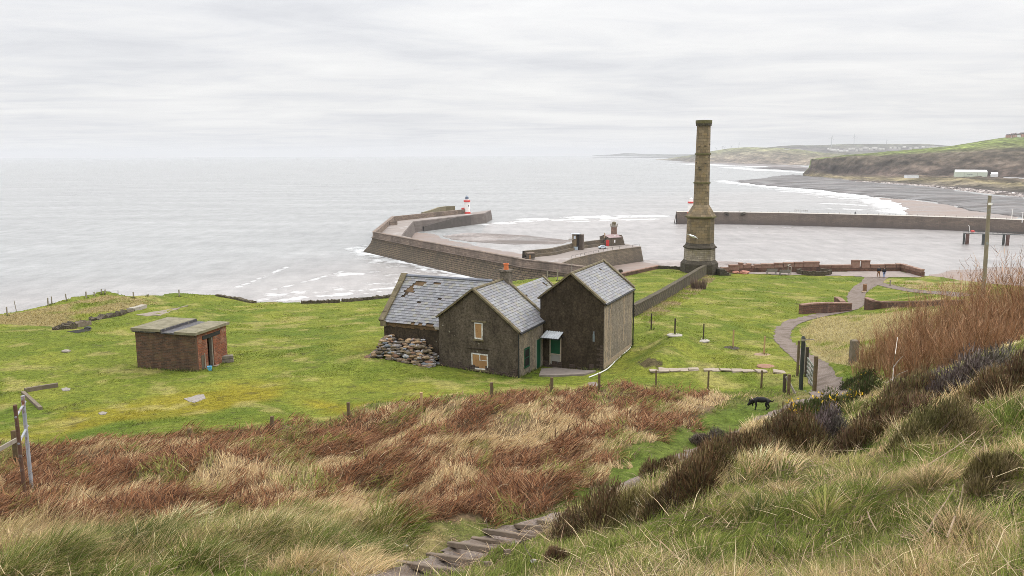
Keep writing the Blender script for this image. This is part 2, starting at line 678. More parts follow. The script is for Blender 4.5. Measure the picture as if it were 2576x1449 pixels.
cam = bpy.data.cameras.new('camera')
cam.sensor_width = 36
cam.lens = 36 * FPX / CW
cam.clip_start = .2
cam.clip_end = 80000
co = bpy.data.objects.new('camera', cam)
COL.objects.link(co)
from mathutils import Matrix
co.matrix_world = Matrix(((_RT[0], _UP[0], -_F[0], EYE[0]), (_RT[1], _UP[1], -_F[1], EYE[1]), (_RT[2], _UP[2], -_F[2], EYE[2]), (0, 0, 0, 1)))
S.camera = co

SUN_EL, SUN_AZ = R_(38), R_(62)      # azimuth from +y towards +x
W = bpy.data.worlds.new('World')
S.world = W
W.use_nodes = True
wt = W.node_tree
wt.nodes.clear()


def wn(t, **k):
    o = wt.nodes.new(t)
    for a, v in k.items():
        setattr(o, a, v)
    return o


wo = wn('ShaderNodeOutputWorld')
bg = wn('ShaderNodeBackground')
bg.inputs[1].default_value = .1
wt.links.new(bg.outputs[0], wo.inputs[0])
sky = wn('ShaderNodeTexSky', sky_type='NISHITA', sun_disc=False)
sky.sun_elevation = SUN_EL
sky.sun_rotation = SUN_AZ
sky.air_density = 1
sky.dust_density = 3
tcw = wn('ShaderNodeTexCoord')
sep = wn('ShaderNodeSeparateXYZ')
wt.links.new(tcw.outputs['Generated'], sep.inputs[0])


def wm(op, a, b=0.0, c=None):
    o = wn('ShaderNodeMath', operation=op)
    for i, x in enumerate((a, b) if c is None else (a, b, c)):
        if hasattr(x, 'is_linked'):
            wt.links.new(x, o.inputs[i])
        else:
            o.inputs[i].default_value = x
    return o.outputs[0]


zc = wm('MAXIMUM', sep.outputs[2], 0.0)
den = wm('ADD', zc, .055)
cx, cy = wm('DIVIDE', sep.outputs[0], den), wm('DIVIDE', sep.outputs[1], den)
cmb = wn('ShaderNodeCombineXYZ')
wt.links.new(cx, cmb.inputs[0])
wt.links.new(cy, cmb.inputs[1])


def wnoise(scale_xyz, det, rough, rot=0, dist=0.0):
    m = wn('ShaderNodeMapping')
    m.inputs['Scale'].default_value = scale_xyz
    m.inputs['Rotation'].default_value = (0, 0, rot)
    wt.links.new(cmb.outputs[0], m.inputs[0])
    n = wn('ShaderNodeTexNoise')
    n.inputs['Scale'].default_value = 1
    n.inputs['Detail'].default_value = det
    n.inputs['Roughness'].default_value = rough
    n.inputs['Distortion'].default_value = dist
    wt.links.new(m.outputs[0], n.inputs['Vector'])
    return n.outputs[0]


def wramp(f, stops):
    r = wn('ShaderNodeValToRGB')
    el = r.color_ramp.elements
    while len(el) < len(stops):
        el.new(.5)
    for e, (p, c) in zip(el, stops):
        e.position = p
        e.color = (*c, 1)
    wt.links.new(f, r.inputs[0])
    return r.outputs[0]


n1 = wnoise((.26, .40, 1), 5, .55, R_(14), .8)
n2 = wnoise((.9, 1.25, 1), 7, .62, R_(-10), .6)
nn = wm('ADD', wm('MULTIPLY', n1, .6), wm('MULTIPLY', n2, .4))
cl = wramp(nn, [(.36, (.735, .745, .78)), (.45, (.835, .842, .866)), (.53, (.915, .915, .922)), (.62, (.985, .983, .978))])
# an overcast sky is about three times brighter overhead than at the horizon
zen = wm('MULTIPLY_ADD', wm('MULTIPLY', zc, zc), 2.9, .93)
zen2 = wm('MULTIPLY', zen, 10.0)
vm = wn('ShaderNodeMix', data_type='RGBA', blend_type='MULTIPLY')
vm.inputs[0].default_value = 1
wt.links.new(cl, vm.inputs[6])
cz = wn('ShaderNodeCombineXYZ')
for i in range(3):
    wt.links.new(zen2, cz.inputs[i])
wt.links.new(cz.outputs[0], vm.inputs[7])
mx = wn('ShaderNodeMix', data_type='RGBA')
mx.inputs[0].default_value = .94
wt.links.new(sky.outputs[0], mx.inputs[6])
wt.links.new(vm.outputs[2], mx.inputs[7])
wt.links.new(mx.outputs[2], bg.inputs[0])

sl = bpy.data.lights.new('sun', 'SUN')
sl.energy = 1.5
sl.angle = R_(14)
sl.color = (1, .95, .88)
so = bpy.data.objects.new('sun', sl)
COL.objects.link(so)
so.location = (0, 0, 200)
sd = Vector((-math.sin(SUN_AZ) * math.cos(SUN_EL), -math.cos(SUN_AZ) * math.cos(SUN_EL), -math.sin(SUN_EL)))
so.rotation_euler = sd.to_track_quat('-Z', 'Y').to_euler()

# ---------------------------------------------------------------- haze
t = bpy.data.materials.new('sea_air')
t.use_nodes = True
t.node_tree.nodes.clear()
o_ = t.node_tree.nodes.new('ShaderNodeOutputMaterial')
pv = t.node_tree.nodes.new('ShaderNodeVolumePrincipled')
pv.inputs['Color'].default_value = (.68, .692, .715, 1)
pv.inputs['Density'].default_value = .00008
pv.inputs['Anisotropy'].default_value = 0
t.node_tree.links.new(pv.outputs[0], o_.inputs['Volume'])
HAZE = MB().box((0, 14000, 101), (64000, 36000, 212)).build('haze', t)
tag(HAZE, 'thin pale sea haze over the bay', None, None, 'stuff')

# ---------------------------------------------------------------- terrain mesh
AZ = np.linspace(R_(-56), R_(56), 780)
RR = np.concatenate([1.2 * (38 / 1.2) ** np.linspace(0, 1, 260), 38 * (150 / 38) ** np.linspace(0, 1, 230)[1:], np.linspace(150, 185, 22)[1:]])
aa, rr = np.meshgrid(AZ, RR)
X, Y = (rr * np.sin(aa)).ravel(), (rr * np.cos(aa)).ravel()
Z = hgt(X, Y)


def zone(px):
    q = dens(list(px) + [px[0]], 5)
    return GL(q[:-1])[:, :2]


Z_BRACK = zone([(-500, 1150), (0, 1143), (480, 1100), (800, 1074), (1000, 1028), (1330, 992), (1500, 982), (1780, 992), (1840, 1003), (1765, 1047), (1650, 1112), (1515, 1175), (1400, 1272), (1290, 1305), (1150, 1312), (900, 1312), (600, 1318), (300, 1340), (0, 1365), (-500, 1370)])
Z_MOSS = zone([(1660, 1085), (1800, 1037), (1890, 1012), (1960, 1012), (1940, 1058), (1760, 1122), (1660, 1178), (1560, 1240), (1470, 1285), (1390, 1302), (1400, 1262), (1490, 1180), (1600, 1112)])
Z_TUSS = zone([(-500, 1375), (0, 1365), (300, 1340), (600, 1315), (950, 1310), (1130, 1318), (1130, 1360), (1000, 1400), (960, 1448), (-500, 1448)])
Z_BANK = zone([(2050, 905), (2010, 830), (2060, 800), (2200, 790), (2290, 760), (2460, 740), (2700, 760), (2700, 900), (2200, 930)])
Z_BANK2 = zone([(2300, 706), (2210, 706), (2260, 722), (2440, 738), (2500, 712), (2350, 700)])
Z_WALLSTRIP = zone([(1600, 800), (1690, 735), (1780, 690), (1800, 700), (1760, 735), (1690, 780), (1640, 815)])
Z_SOIL = zone([(1604, 906), (1622, 898), (1650, 900), (1668, 914), (1648, 928), (1614, 926)])
Z_MOUND = zone([(-400, 845), (0, 815), (140, 822), (250, 790), (400, 762), (360, 752), (270, 742), (130, 772), (0, 794), (-400, 835)])


def mixc(c, new, m):
    return c * (1 - m[:, None]) + np.asarray(new)[None] * m[:, None]


def ground_col(x, y):
    n = len(x)
    r = np.hypot(x, y)
    f1, f2, f3 = fbm(x, y, 14, 61), fbm(x, y, 4.5, 62, 4), fbm(x, y, 1.6, 63, 4)
    c = np.tile(np.array([.114, .141, .019]), (n, 1))
    c = mixc(c, (.190, .196, .032), sstep(.40, .70, f2 * .6 + f3 * .4) * .75)
    c = mixc(c, (.068, .108, .013), sstep(.50, .72, fbm(x, y, 5, 64, 5)) * .6)
    c = mixc(c, (.250, .180, .014), sstep(.54, .72, fbm(x, y, 8, 65, 4)) * sstep(75, 45, r) * sstep(-2, -12, x) * .6)
    c = mixc(c, (.28, .24, .085), sstep(.56, .74, fbm(x, y, 2.2, 66, 4)) * .6)
    c = mixc(c, (.05, .04, .022), sstep(.74, .80, fbm(x, y, .8, 67, 3)) * .5)
    near = 1 - sstep(38, 42, r)
    c = mixc(c, np.array([.10, .105, .03]), near)
    c = mixc(c, np.array([.19, .15, .065]), near * sstep(.45, .65, f3) * .8)
    w = inside(x, y, Z_BRACK)
    c = mixc(c, (.15, .105, .06), w * 1.0)
    c = mixc(c, (.085, .12, .018), (inside(x, y, Z_MOSS)) * .85)
    c = mixc(c, (.29, .23, .12), (inside(x, y, Z_BANK) | inside(x, y, Z_BANK2)) * sstep(.3, .5, fbm(x, y, 3, 68)) * .8)
    c = mixc(c, (.21, .155, .09), inside(x, y, Z_WALLSTRIP) * sstep(.35, .6, fbm(x, y, 2.5, 69)) * .8)
    c = mixc(c, (.23, .175, .085), inside(x, y, Z_MOUND) * sstep(.3, .55, fbm(x, y, 4, 70)) * .85)
    c = mixc(c, (.075, .055, .034), inside(x + (fbm(x, y, .7, 71) - .5), y + (fbm(x, y, .7, 72) - .5), Z_SOIL) * sstep(.35, .5, fbm(x, y, .9, 73)) * .9)
    az = np.arctan2(x, y)
    cl_ = r - edge_r(az)
    c = mixc(c, (.075, .06, .04), sstep(0.6, 2.5, cl_))
    return c


def terrain_material():
    t = NT('turf')
    o = t.tc.outputs['Object']
    a = t.attr('col').outputs[0]
    f = t.noise(o, 2.6, 6, .75)
    g = t.noise(o, 14, 4, .7)
    k = t.math('ADD', t.math('MULTIPLY', f, .6), t.math('MULTIPLY', g, .4))
    c = t.mix(1.0, a, t.ramp(k, [(.36, .40), (.5, 1.0), (.64, 1.7)]), 'MULTIPLY')
    t.bump(k, .9, .16)
    return t.set(c, .95, .1)


ground = big_mesh('ground', np.c_[X, Y, Z], grid_quads(len(RR), len(AZ))[:, ::-1], None, terrain_material(), ground_col(X, Y), True)
tag(ground, 'grassy headland falling from the hillside to the clifftop lawn', None, None, 'structure')

# ---------------------------------------------------------------- paths
def gravel_material():
    t = NT('gravel')
    o = t.tc.outputs['Object']
    v = t.vor(o, 16)
    c = t.ramp(t.noise(o, 22, 4, .7), [(.3, (.085, .064, .052)), (.5, (.17, .134, .112)), (.72, (.31, .26, .225))])
    c = t.mix(t.ramp(t.noise(o, 1.3, 4), [(.45, 0), (.65, .75)]), c, (.10, .075, .055))
    t.bump(v, .6, .03)
    return t.set(c, .9, .2)


M_GRAVEL = gravel_material()
for k, (L, w) in enumerate(PATHS):
    n = len(L)
    seg = np.linspace(0, n - 1, n * 3)
    P = np.c_[[np.interp(seg, np.arange(n), L[:, i]) for i in range(2)]].T
    T = np.gradient(P, axis=0)
    T /= np.linalg.norm(T, axis=1)[:, None] + 1e-9
    Nn = np.c_[-T[:, 1], T[:, 0]]
    ww = np.interp(np.linspace(0, 1, len(P)), np.linspace(0, 1, 300), w)
    cols = np.linspace(-1, 1, 9)
    rows = []
    for j, cc in enumerate(cols):
        jag = ww * cc + (fbm(P[:, 0] * 3 + j * 50 * (abs(cc) > .9), P[:, 1] * 3, 1.0, 80 + k) - .5) * .5 * (abs(cc) > .9)
        rows.append(P + Nn * jag[:, None])
    A = np.stack(rows, 1).reshape(-1, 2)
    z = hgt(A[:, 0], A[:, 1]) + .035
    p = big_mesh('footpath', np.c_[A, z], grid_quads(len(P), 9), None, M_GRAVEL, None, True)
    tag(p, ['grey gravel path winding from the gate to the terrace', 'gravel path branching right past the low walls', 'trodden gravel path with timber steps down the slope'][k], None, None, 'structure')

# ---------------------------------------------------------------- sea
SEA_AZ = np.linspace(R_(-50), R_(50), 900)
v_ = np.linspace(390.6, 900, 420)
SEA_R = np.array([50.0 / math.tan(PITCH + math.atan((v - CH / 2) / FPX)) for v in v_])
SEA_R = np.concatenate([[26500.], SEA_R[SEA_R < 26000]])
aa, rr = np.meshgrid(SEA_AZ, SEA_R)
SX, SY = (rr * np.sin(aa)).ravel(), (rr * np.cos(aa)).ravel()


def sea_line(px):
    return np.array([at_z(u, v, 0)[:2] for u, v in px])


foam = np.zeros(len(SX))


def add_foam(px, wid, amp=1.0, sc=6.0, seed=0, thr=.45, side=None):
    global foam
    L = sea_line(px)
    d = dist_line(SX, SY, L)
    near_ = d < wid * 3.2
    x, y = SX[near_], SY[near_]
    nz = fbm(x, y, sc, 200 + seed, 4)
    dd = d[near_] + (fbm(x, y, sc * 2.5, 230 + seed) - .5) * wid * 1.1
    f = amp * np.exp(-(dd / wid) ** 2) * sstep(thr - .18, thr + .18, nz)
    foam[near_] = np.maximum(foam[near_], f)


add_foam([(600, 722), (650, 702), (722, 672)], 1.5, .75, 4, 1, .42)
add_foam([(690, 728), (780, 706), (862, 682)], 1.3, .7, 3.5, 2, .44)
add_foam([(640, 760), (760, 752), (900, 735), (1000, 722), (1130, 700)], 6, .75, 4, 3, .5)
add_foam([(700, 740), (850, 722), (1020, 705), (1180, 694)], 8, .6, 5, 4, .53)
add_foam([(880, 690), (1000, 685), (1100, 690)], 9, .6, 6, 5, .52)
add_foam([(912, 625), (925, 637), (1039, 661), (1148, 690), (1230, 706)], 7, 1.0, 4, 6, .42)
add_foam([(915, 618), (935, 650), (1000, 668)], 8, .6, 6, 7, .5)
add_foam([(1225, 565), (1290, 559), (1360, 553)], 9, .8, 9, 8, .45)
add_foam([(1330, 552), (1450, 547), (1560, 544), (1650, 543)], 11, 1.0, 14, 9, .36)
add_foam([(1270, 560), (1420, 553), (1540, 550)], 6, .9, 9, 10, .42)
add_foam([(1440, 558), (1580, 553), (1650, 551)], 5, .8, 9, 11, .44)
for k, (dv, w, a) in enumerate(((0, 26, 1.0), (5, 26, .95), (11, 22, .85), (18, 17, .7), (27, 12, .6))):
    add_foam([(1838, 455 + dv * .2), (1862, 461 + dv * .25), (1940, 466 + dv * .4), (2027, 475 + dv * .55), (2120, 485 + dv * .7), (2194, 495 + dv * .75), (2250, 507 + dv * .6), (2282, 522 + dv * .3), (2284, 536)], w, a, 16, 20 + k, .42 + k * .04)
add_foam([(2090, 512), (2170, 516), (2240, 522)], 12, .8, 9, 27, .4)
add_foam([(2050, 522), (2150, 527), (2260, 533)], 8, .7, 9, 28, .42)
add_foam([(1830, 421), (1920, 428), (2000, 432), (2030, 434)], 45, 1.0, 50, 29, .34)
add_foam([(1700, 411), (1780, 414.5), (1880, 418), (1990, 423)], 60, .9, 70, 30, .36)
add_foam([(1850, 573), (1960, 572), (2060, 574)], 3, .5, 7, 31, .5)
add_foam([(1800, 650), (1950, 655), (2100, 652), (2250, 658)], 6, .35, 10, 32, .52)
# scattered whitecaps
wc = fbm(SX / 3.5, SY, 7, 260, 3) * sstep(200, 400, np.hypot(SX, SY)) * (1 - sstep(700, 1500, np.hypot(SX, SY)))

harb = inside(SX, SY, np.array([at_z(u, v, 0)[:2] for u, v in [(1226, 563), (1330, 552), (1700, 548), (1700, 540), (2600, 560), (3100, 600), (3100, 800), (1200, 720), (1200, 600)]])).astype(float)
silt = np.maximum(harb * .8, .85 * np.exp(-(dist_line(SX, SY, sea_line([(0, 800), (500, 790), (800, 745), (1000, 700), (1200, 690)])) / 70) ** 2))
silt = np.maximum(silt, .5 * np.exp(-(dist_line(SX, SY, sea_line([(1700, 560), (1850, 500), (2050, 490), (2250, 520)])) / 130) ** 2))


def sea_material():
    t = NT('sea_water')
    o = t.tc.outputs['Object']
    fo = t.attr('foam').outputs['Fac']
    si = t.attr('silt').outputs['Fac']
    n1 = t.noise(t.map(o, (.05, .14, 1)), 1, 5, .62)
    n2 = t.noise(t.map(o, (.22, .55, 1), (0, 0, .25)), 1, 4, .6)
    c = t.mix(si, (.285, .288, .283), (.325, .297, .283))
    c = t.mix(1.0, c, t.ramp(t.noise(t.map(o, (.006, .022, 1)), 1, 5, .6), [(.3, .82), (.7, 1.14)]), 'MULTIPLY')
    c = t.mix(t.ramp(n1, [(.3, 0), (.75, .5)]), c, t.mix(.5, c, (.13, .14, .13)))
    n3 = t.noise(t.map(o, (.13, .045, 1), (0, 0, .12)), 1, 7, .68)
    c = t.mix(1.0, c, t.ramp(n3, [(.32, .82), (.5, 1.0), (.68, 1.16)]), 'MULTIPLY')  # light and shade of the wave ripples put into the base colour
    fn = t.ramp(t.noise(t.map(o, (.28, .5, 1)), 1, 7, .8), [(.36, 0), (.66, 1.25)])
    fm = t.ramp(t.math('MULTIPLY', fo, t.math('ADD', fn, .30)), [(.25, 0), (.85, .95)])
    c = t.mix(fm, c, (.74, .75, .75))
    w = t.math('ADD', t.math('MULTIPLY', n1, .8), t.math('MULTIPLY', n2, .45))
    t.bump(w, .7, 1.8)
    rg = t.mix(fm, (.27, .27, .27), (.9, .9, .9))
    sp = t.n('ShaderNodeSeparateColor')
    t.l(rg, sp.inputs[0])
    m = t.set(c, sp.outputs[0], .5)
    t.b.inputs['IOR'].default_value = 1.33
    return m


sea = big_mesh('sea', np.c_[SX, SY, np.zeros(len(SX))], grid_quads(len(SEA_R), len(SEA_AZ)), None, sea_material(), None, True, {'foam': foam, 'silt': silt})
tag(sea, 'pale grey sea with surf breaking near the shore', None, None, 'structure')


# ---------------------------------------------------------------- beaches and rock shelves: sheets just above the water
def sheet(name, px, z, mat, label, kind='structure', jag=6.0, nn=10, rise=0.0, res=70):
    P = np.array([at_z(u, v, z)[:2] for u, v in dens(list(px) + [px[0]], nn)[:-1]])
    x0, y0 = P.min(0) - jag
    x1, y1 = P.max(0) + jag
    nx = res * 3
    ny = res * 3
    gx, gy = np.meshgrid(np.linspace(x0, x1, nx), np.linspace(y0, y1, ny))
    jx = gx + (fbm(gx, gy, jag * 2.5, 300) - .5) * jag * 2
    jy = gy + (fbm(gx, gy, jag * 2.5, 310) - .5) * jag * 2
    ins = inside(jx.ravel(), jy.ravel(), P).reshape(gx.shape)
    Pc = np.vstack([P, P[:1]])
    dl = dist_line(gx.ravel(), gy.ravel(), Pc).reshape(gx.shape)
    zz = np.where(ins, z + np.minimum(dl, 25) / 25 * rise + (fbm(gx, gy, jag, 320) - .5) * min(.5, rise), -.6)
    q = grid_quads(ny, nx)
    keep = ins.ravel()[q].any(1)
    q = q[keep]
    used = np.unique(q)
    rm = np.full(nx * ny, -1)
    rm[used] = np.arange(len(used))
    o = big_mesh(name, np.c_[gx.ravel(), gy.ravel(), zz.ravel()][used], rm[q], None, mat, None, True)
    return tag(o, label, None, None, kind)


def wet_sand(name, dry, wet, stones=None, sc=.02):
    t = NT(name)
    o = t.tc.outputs['Object']
    f = t.noise(t.map(o, (1, 2.6, 1)), sc, 6, .65)
    c = t.ramp(f, [(.35, wet), (.6, dry)])
    if stones:
        g = t.noise(t.map(o, (1, 1.6, 1)), .35, 5, .75)
        h = t.noise(o, .02, 4, .6)
        c = t.mix(t.ramp(t.math('ADD', t.math('MULTIPLY', g, .6), t.math('MULTIPLY', h, .6)), [(.52, 0), (.62, 1)]), c, stones)
    rg = t.ramp(f, [(.35, .22), (.62, .8)])
    sp = t.n('ShaderNodeSeparateColor')
    t.l(rg, sp.inputs[0])
    t.bump(t.noise(o, .4, 5, .7), .4, .4)
    return t.set(c, sp.outputs[0], .5)


M_SAND = wet_sand('harbour_sand', (.215, .160, .132), (.175, .135, .115))
M_MUD = wet_sand('harbour_mud', (.24, .195, .175), (.36, .32, .30), (.11, .088, .075))  # wet tone paler than dry: its sheen is put into the colour
M_ROCKS = wet_sand('rock_shelf', (.115, .095, .086), (.15, .14, .138), (.040, .034, .031), .016)  # pale wet streaks carry their sheen in the colour
sheet('beach', [(1030, 600), (1055, 584), (1090, 588), (1130, 602), (1180, 615), (1250, 629), (1330, 643), (1345, 660), (1250, 655), (1120, 630), (1040, 610)], .25, M_SAND, 'pale brown sand inside the bent pier', jag=5)
sheet('mud_bank', [(1105, 592), (1180, 586.5), (1260, 589), (1340, 594), (1440, 603), (1400, 612), (1310, 612), (1225, 607), (1150, 600)], .18, M_MUD, 'dark stony mud bank in the harbour basin', jag=10)
sheet('beach', [(1380, 668), (1440, 650), (1500, 664), (1600, 659), (1640, 664), (1660, 675), (1600, 690), (1480, 700), (1380, 690)], .25, M_SAND, 'brown sand below the quay wall', jag=5)
sheet('beach', [(2330, 690), (2420, 676), (2700, 668), (2900, 680), (2900, 760), (2330, 740)], .3, M_SAND, 'pinkish sand under the terrace wall', jag=5)
sheet('mud_bank', [(1600, 655), (1700, 650), (1850, 660), (1990, 662), (1990, 672), (1800, 674), (1700, 672), (1610, 664)], .15, M_MUD, 'stony mud beside the quay end', jag=8)
sheet('rock_shelf', [(1842, 455.2), (1870, 459.5), (1950, 467), (2027, 474), (2110, 483), (2194, 492.5), (2300, 501), (2420, 518), (2530, 545), (2800, 556), (2800, 524), (2576, 500), (2471, 489), (2333, 470), (2166, 458), (2040, 444), (1996, 438.5), (1920, 448.5)], .6, M_ROCKS, 'dark rock shelf along the foot of the cliffs', jag=16, rise=2.0, res=120)
sheet('beach', [(2196, 496), (2250, 506), (2280, 523), (2284, 541), (2340, 545), (2560, 549), (2420, 521), (2300, 504)], .35, M_SAND, 'wet brown sand between the rocks and the north pier', jag=8)
# ---------------------------------------------------------------- shared materials
def wall_render(name, c1, c2, c3, streak=1.0, spots=True):
    t = NT(name)
    o = t.tc.outputs['Object']
    f = t.noise(t.map(o, (1, 1, .7)), .9, 7, .72)
    c = t.ramp(f, [(.3, c1), (.68, c2)])
    g = t.noise(t.map(o, (1.1, 1.1, .35)), 1.1, 6, .72, .6)
    c = t.mix(t.ramp(g, [(.47, 0), (.68, streak)]), c, c3)
    k = t.noise(o, 7, 6, .8)
    c = t.mix(1.0, c, t.ramp(k, [(.34, .45), (.66, 1.75)]), 'MULTIPLY')
    if spots:
        v = t.vor(o, 1.7)
        q = t.noise(o, .55, 3)
        sp_ = t.math('MULTIPLY', t.ramp(t.math('ADD', v, t.math('MULTIPLY', t.noise(o, 9, 3), .12)), [(.13, 1), (.17, 0)]), t.ramp(q, [(.5, 0), (.6, .8)]))
        c = t.mix(sp_, c, (.34, .32, .27))
    t.bump(t.math('ADD', k, t.math('MULTIPLY', f, .8)), .7, .03)
    return t.set(c, .9, .2)


M_RENDER = wall_render('dark_roughcast', (.050, .039, .029), (.105, .085, .063), (.026, .020, .014), .7)
M_RENDER_B = wall_render('black_stained_roughcast', (.026, .019, .012), (.062, .046, .030), (.016, .012, .007), .8)
M_RENDER_SIDE = wall_render('grey_roughcast', (.125, .105, .082), (.205, .175, .14), (.30, .235, .165), .7, False)
M_FOOT = stone_courses('rubble_footing', (.085, .060, .048), (.055, .043, .035), (.03, .024, .02), .36, .15, c3=(.11, .075, .06))
M_SLATE = vcol('slate', .50, .2, 12, 0, .45)
M_BATTEN = mottle('torching', (.085, .055, .030), (.165, .105, .055), 3, .95, .5)
M_COPING = mottle('lichened_coping', (.085, .068, .042), (.17, .14, .085), 2.2, .9, .5, .02, (.21, .19, .10), 5)
M_WHITE = mottle('old_white_paint', (.42, .41, .38), (.72, .71, .68), 5, .7, .2, .01, (.2, .18, .15), 7)
M_BOARD = mottle('weathered_plywood', (.25, .135, .055), (.37, .22, .10), 2, .8, .2, .01, (.22, .11, .045), 6, streak=True)
M_GREEN = mottle('green_door_paint', (.006, .055, .028), (.008, .085, .04), 3, .5, .1, .01)
M_BLACK = mottle('black_iron', (.012, .012, .012), (.03, .03, .03), 8, .6, .1, .01)
M_DARK = mottle('dark_gap', (.01, .009, .008), (.018, .016, .014), 4, .95, 0)
M_TERRA = mottle('terracotta', (.50, .13, .045), (.62, .20, .08), 6, .8, .2, .01)
M_GREYDOOR = mottle('faded_door_panel', (.22, .21, .20), (.30, .29, .27), 2, .7, .1, .01)
M_ROOFSHEET = mottle('canopy_sheet', (.34, .36, .38), (.50, .52, .54), 2, .4, .1, .01)
M_CEMENT = mottle('cement', (.26, .235, .20), (.38, .35, .30), 3, .9, .4, .02)
M_FLAG = mottle('paving_flag', (.15, .125, .105), (.24, .205, .18), 2.4, .85, .3, .02)


class Face:
    """a vertical plane: origin P0, horizontal unit e along it, n outward"""
    def __init__(s, P0, e, n):
        s.P0, s.e, s.n = np.asarray(P0, float), np.asarray(e, float), np.asarray(n, float)

    def hit(s, u, v):
        r = ray(u, v)
        t_ = ((s.P0 - EYE) @ s.n) / (r @ s.n)
        p = EYE + r * t_
        return np.array([(p - s.P0) @ s.e, p[2]])

    def pt(s, a, z, o=0.0):
        q = s.P0 + s.e * a + s.n * o
        return np.array([q[0], q[1], z])

    def rect(s, u0, v0, u1, v1):
        c = [s.hit(u0, v0), s.hit(u1, v0), s.hit(u1, v1), s.hit(u0, v1)]
        a = sorted([(c[0][0] + c[3][0]) / 2, (c[1][0] + c[2][0]) / 2])
        return a[0], a[1], (c[2][1] + c[3][1]) / 2, (c[0][1] + c[1][1]) / 2

    def slab(s, mb, a0, a1, z0, z1, o0, o1, col=None, jit=0):
        P = [s.pt(a, z, o) for o in (o0, o1) for a, z in ((a0, z0), (a1, z0), (a1, z1), (a0, z1))]
        if jit:
            P = [p + s.e * RNG.normal(0, jit) + np.array([0, 0, RNG.normal(0, jit)]) for p in P]
        W_, H_ = a1 - a0, z1 - z0
        q = [(0, 0), (W_, 0), (W_, H_), (0, H_)]
        fs = [(0, 3, 2, 1), (4, 5, 6, 7), (0, 1, 5, 4), (1, 2, 6, 5), (2, 3, 7, 6), (3, 0, 4, 7)]
        # orientation differs with handedness; make outward by checking once
        if np.cross(s.e, [0, 0, 1]) @ s.n > 0:
            pass
        else:
            fs = [f[::-1] for f in fs]
        mb.add(P, fs, [q] * 6, col)


def fix_normals(o):
    import bmesh
    b = bmesh.new()
    b.from_mesh(o.data)
    bmesh.ops.recalc_face_normals(b, faces=b.faces)
    b.to_mesh(o.data)
    b.free()
    return o


def slate_roof(parent, eL, eR, rR, rL, missing=None, course=.235, width=.31, shades=None, lift=.035):
    """eL,eR along the eave, rR,rL along the ridge. Individually laid slates on one mesh; returns the roof part"""
    eL, eR, rR, rL = [np.asarray(p, float) for p in (eL, eR, rR, rL)]
    nrm = np.cross(eR - eL, rL - eL)
    nrm /= np.linalg.norm(nrm)
    if nrm[2] < 0:
        nrm = -nrm
    shades = shades or [(.165, .165, .178), (.180, .180, .192), (.195, .195, .207), (.172, .163, .170), (.190, .182, .186), (.212, .214, .220), (.150, .152, .164), (.185, .186, .172), (.20, .19, .16)]
    m = MB()
    b = MB()
    b.quad(eL - nrm * .03, eR - nrm * .03, rR - nrm * .03, rL - nrm * .03)
    b.quad(eL - nrm * .12, rL - nrm * .12, rR - nrm * .12, eR - nrm * .12)
    H = np.linalg.norm((rL + rR) / 2 - (eL + eR) / 2)
    nr = max(3, int(H / course))
    Lw = (np.linalg.norm(eR - eL) + np.linalg.norm(rR - rL)) / 2
    nc = max(3, int(Lw / width))

    def P(a, t_):
        return (eL * (1 - a) + eR * a) * (1 - t_) + (rL * (1 - a) + rR * a) * t_

    for i in range(nr):
        t0, t1 = i / nr, min(1.0, (i + 1.25) / nr)
        sh = .5 if i % 2 else 0
        for j in range(-1, nc + 1):
            a0, a1 = (j + sh + .012) / nc, (j + sh + .988) / nc
            a0, a1 = max(a0, 0), min(a1, 1)
            if a1 - a0 < .15 / nc:
                continue
            am, tm = (a0 + a1) / 2, (t0 + t1) / 2
            if missing and missing(am, tm):
                continue
            if RNG.random() < .004:
                continue
            c = np.array(shades[RNG.integers(len(shades))]) * RNG.uniform(.85, 1.12)
            dt = RNG.normal(0, .012) / 1
            lf = lift + RNG.uniform(0, .012)
            lo0, lo1 = P(a0, t0 + dt * .3 / nr), P(a1, t0 + (dt + RNG.normal(0, .05)) * .3 / nr)
            hi0, hi1 = P(a0, t1), P(a1, t1)
            A, B_, C_, D = lo0 + nrm * lf, lo1 + nrm * lf, hi1 + nrm * .006, hi0 + nrm * .006
            m.quad(A, B_, C_, D, None, tuple(c))
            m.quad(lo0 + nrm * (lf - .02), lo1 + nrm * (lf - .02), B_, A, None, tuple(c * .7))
    r = m.build('roof', M_SLATE, parent)
    u = b.build('roof_underlay', M_BATTEN, r)
    fix_normals(u)
    return r


def coping_bar(mb, a, b, w=.32, t=.14, up=.06, nseg=5):
    a, b = np.asarray(a, float) + [0, 0, up], np.asarray(b, float) + [0, 0, up]
    for k in range(nseg):
        p, q = a + (b - a) * (k + .01) / nseg, a + (b - a) * (k + .99) / nseg
        mb.bar(p + RNG.normal(0, .008, 3), q + RNG.normal(0, .008, 3), w * RNG.uniform(.94, 1.06), t)


# ---------------------------------------------------------------- the cottage
PHI = R_(24)
E1 = np.array([-math.cos(PHI), math.sin(PHI), 0])      # along the gables, to the left
E2 = np.array([math.sin(PHI), math.cos(PHI), 0])       # back
OA = at_d(1304.6, 950, 56.0)
cot = empty('cottage', (OA[0], OA[1], OA[2]), 'derelict slate-roofed cottage of joined gabled blocks, dark stained roughcast, boarded windows', 'cottage')
FA = Face(OA, -E1, -E2)           # gable A; a negative to the left
FAs = Face(OA, E2, -E1)           # right side of A
BASE = -1.2
Al = FA.hit(1111, 921)
Ale, Aap, Are = FA.hit(1098, 797), FA.hit(1191, 729), FA.hit(1302, 834)
wA = -(Al[0] + Ale[0]) / 2
dA = FAs.hit(1374, 797)[0]
rA = FA.hit(1191, 729)[0]


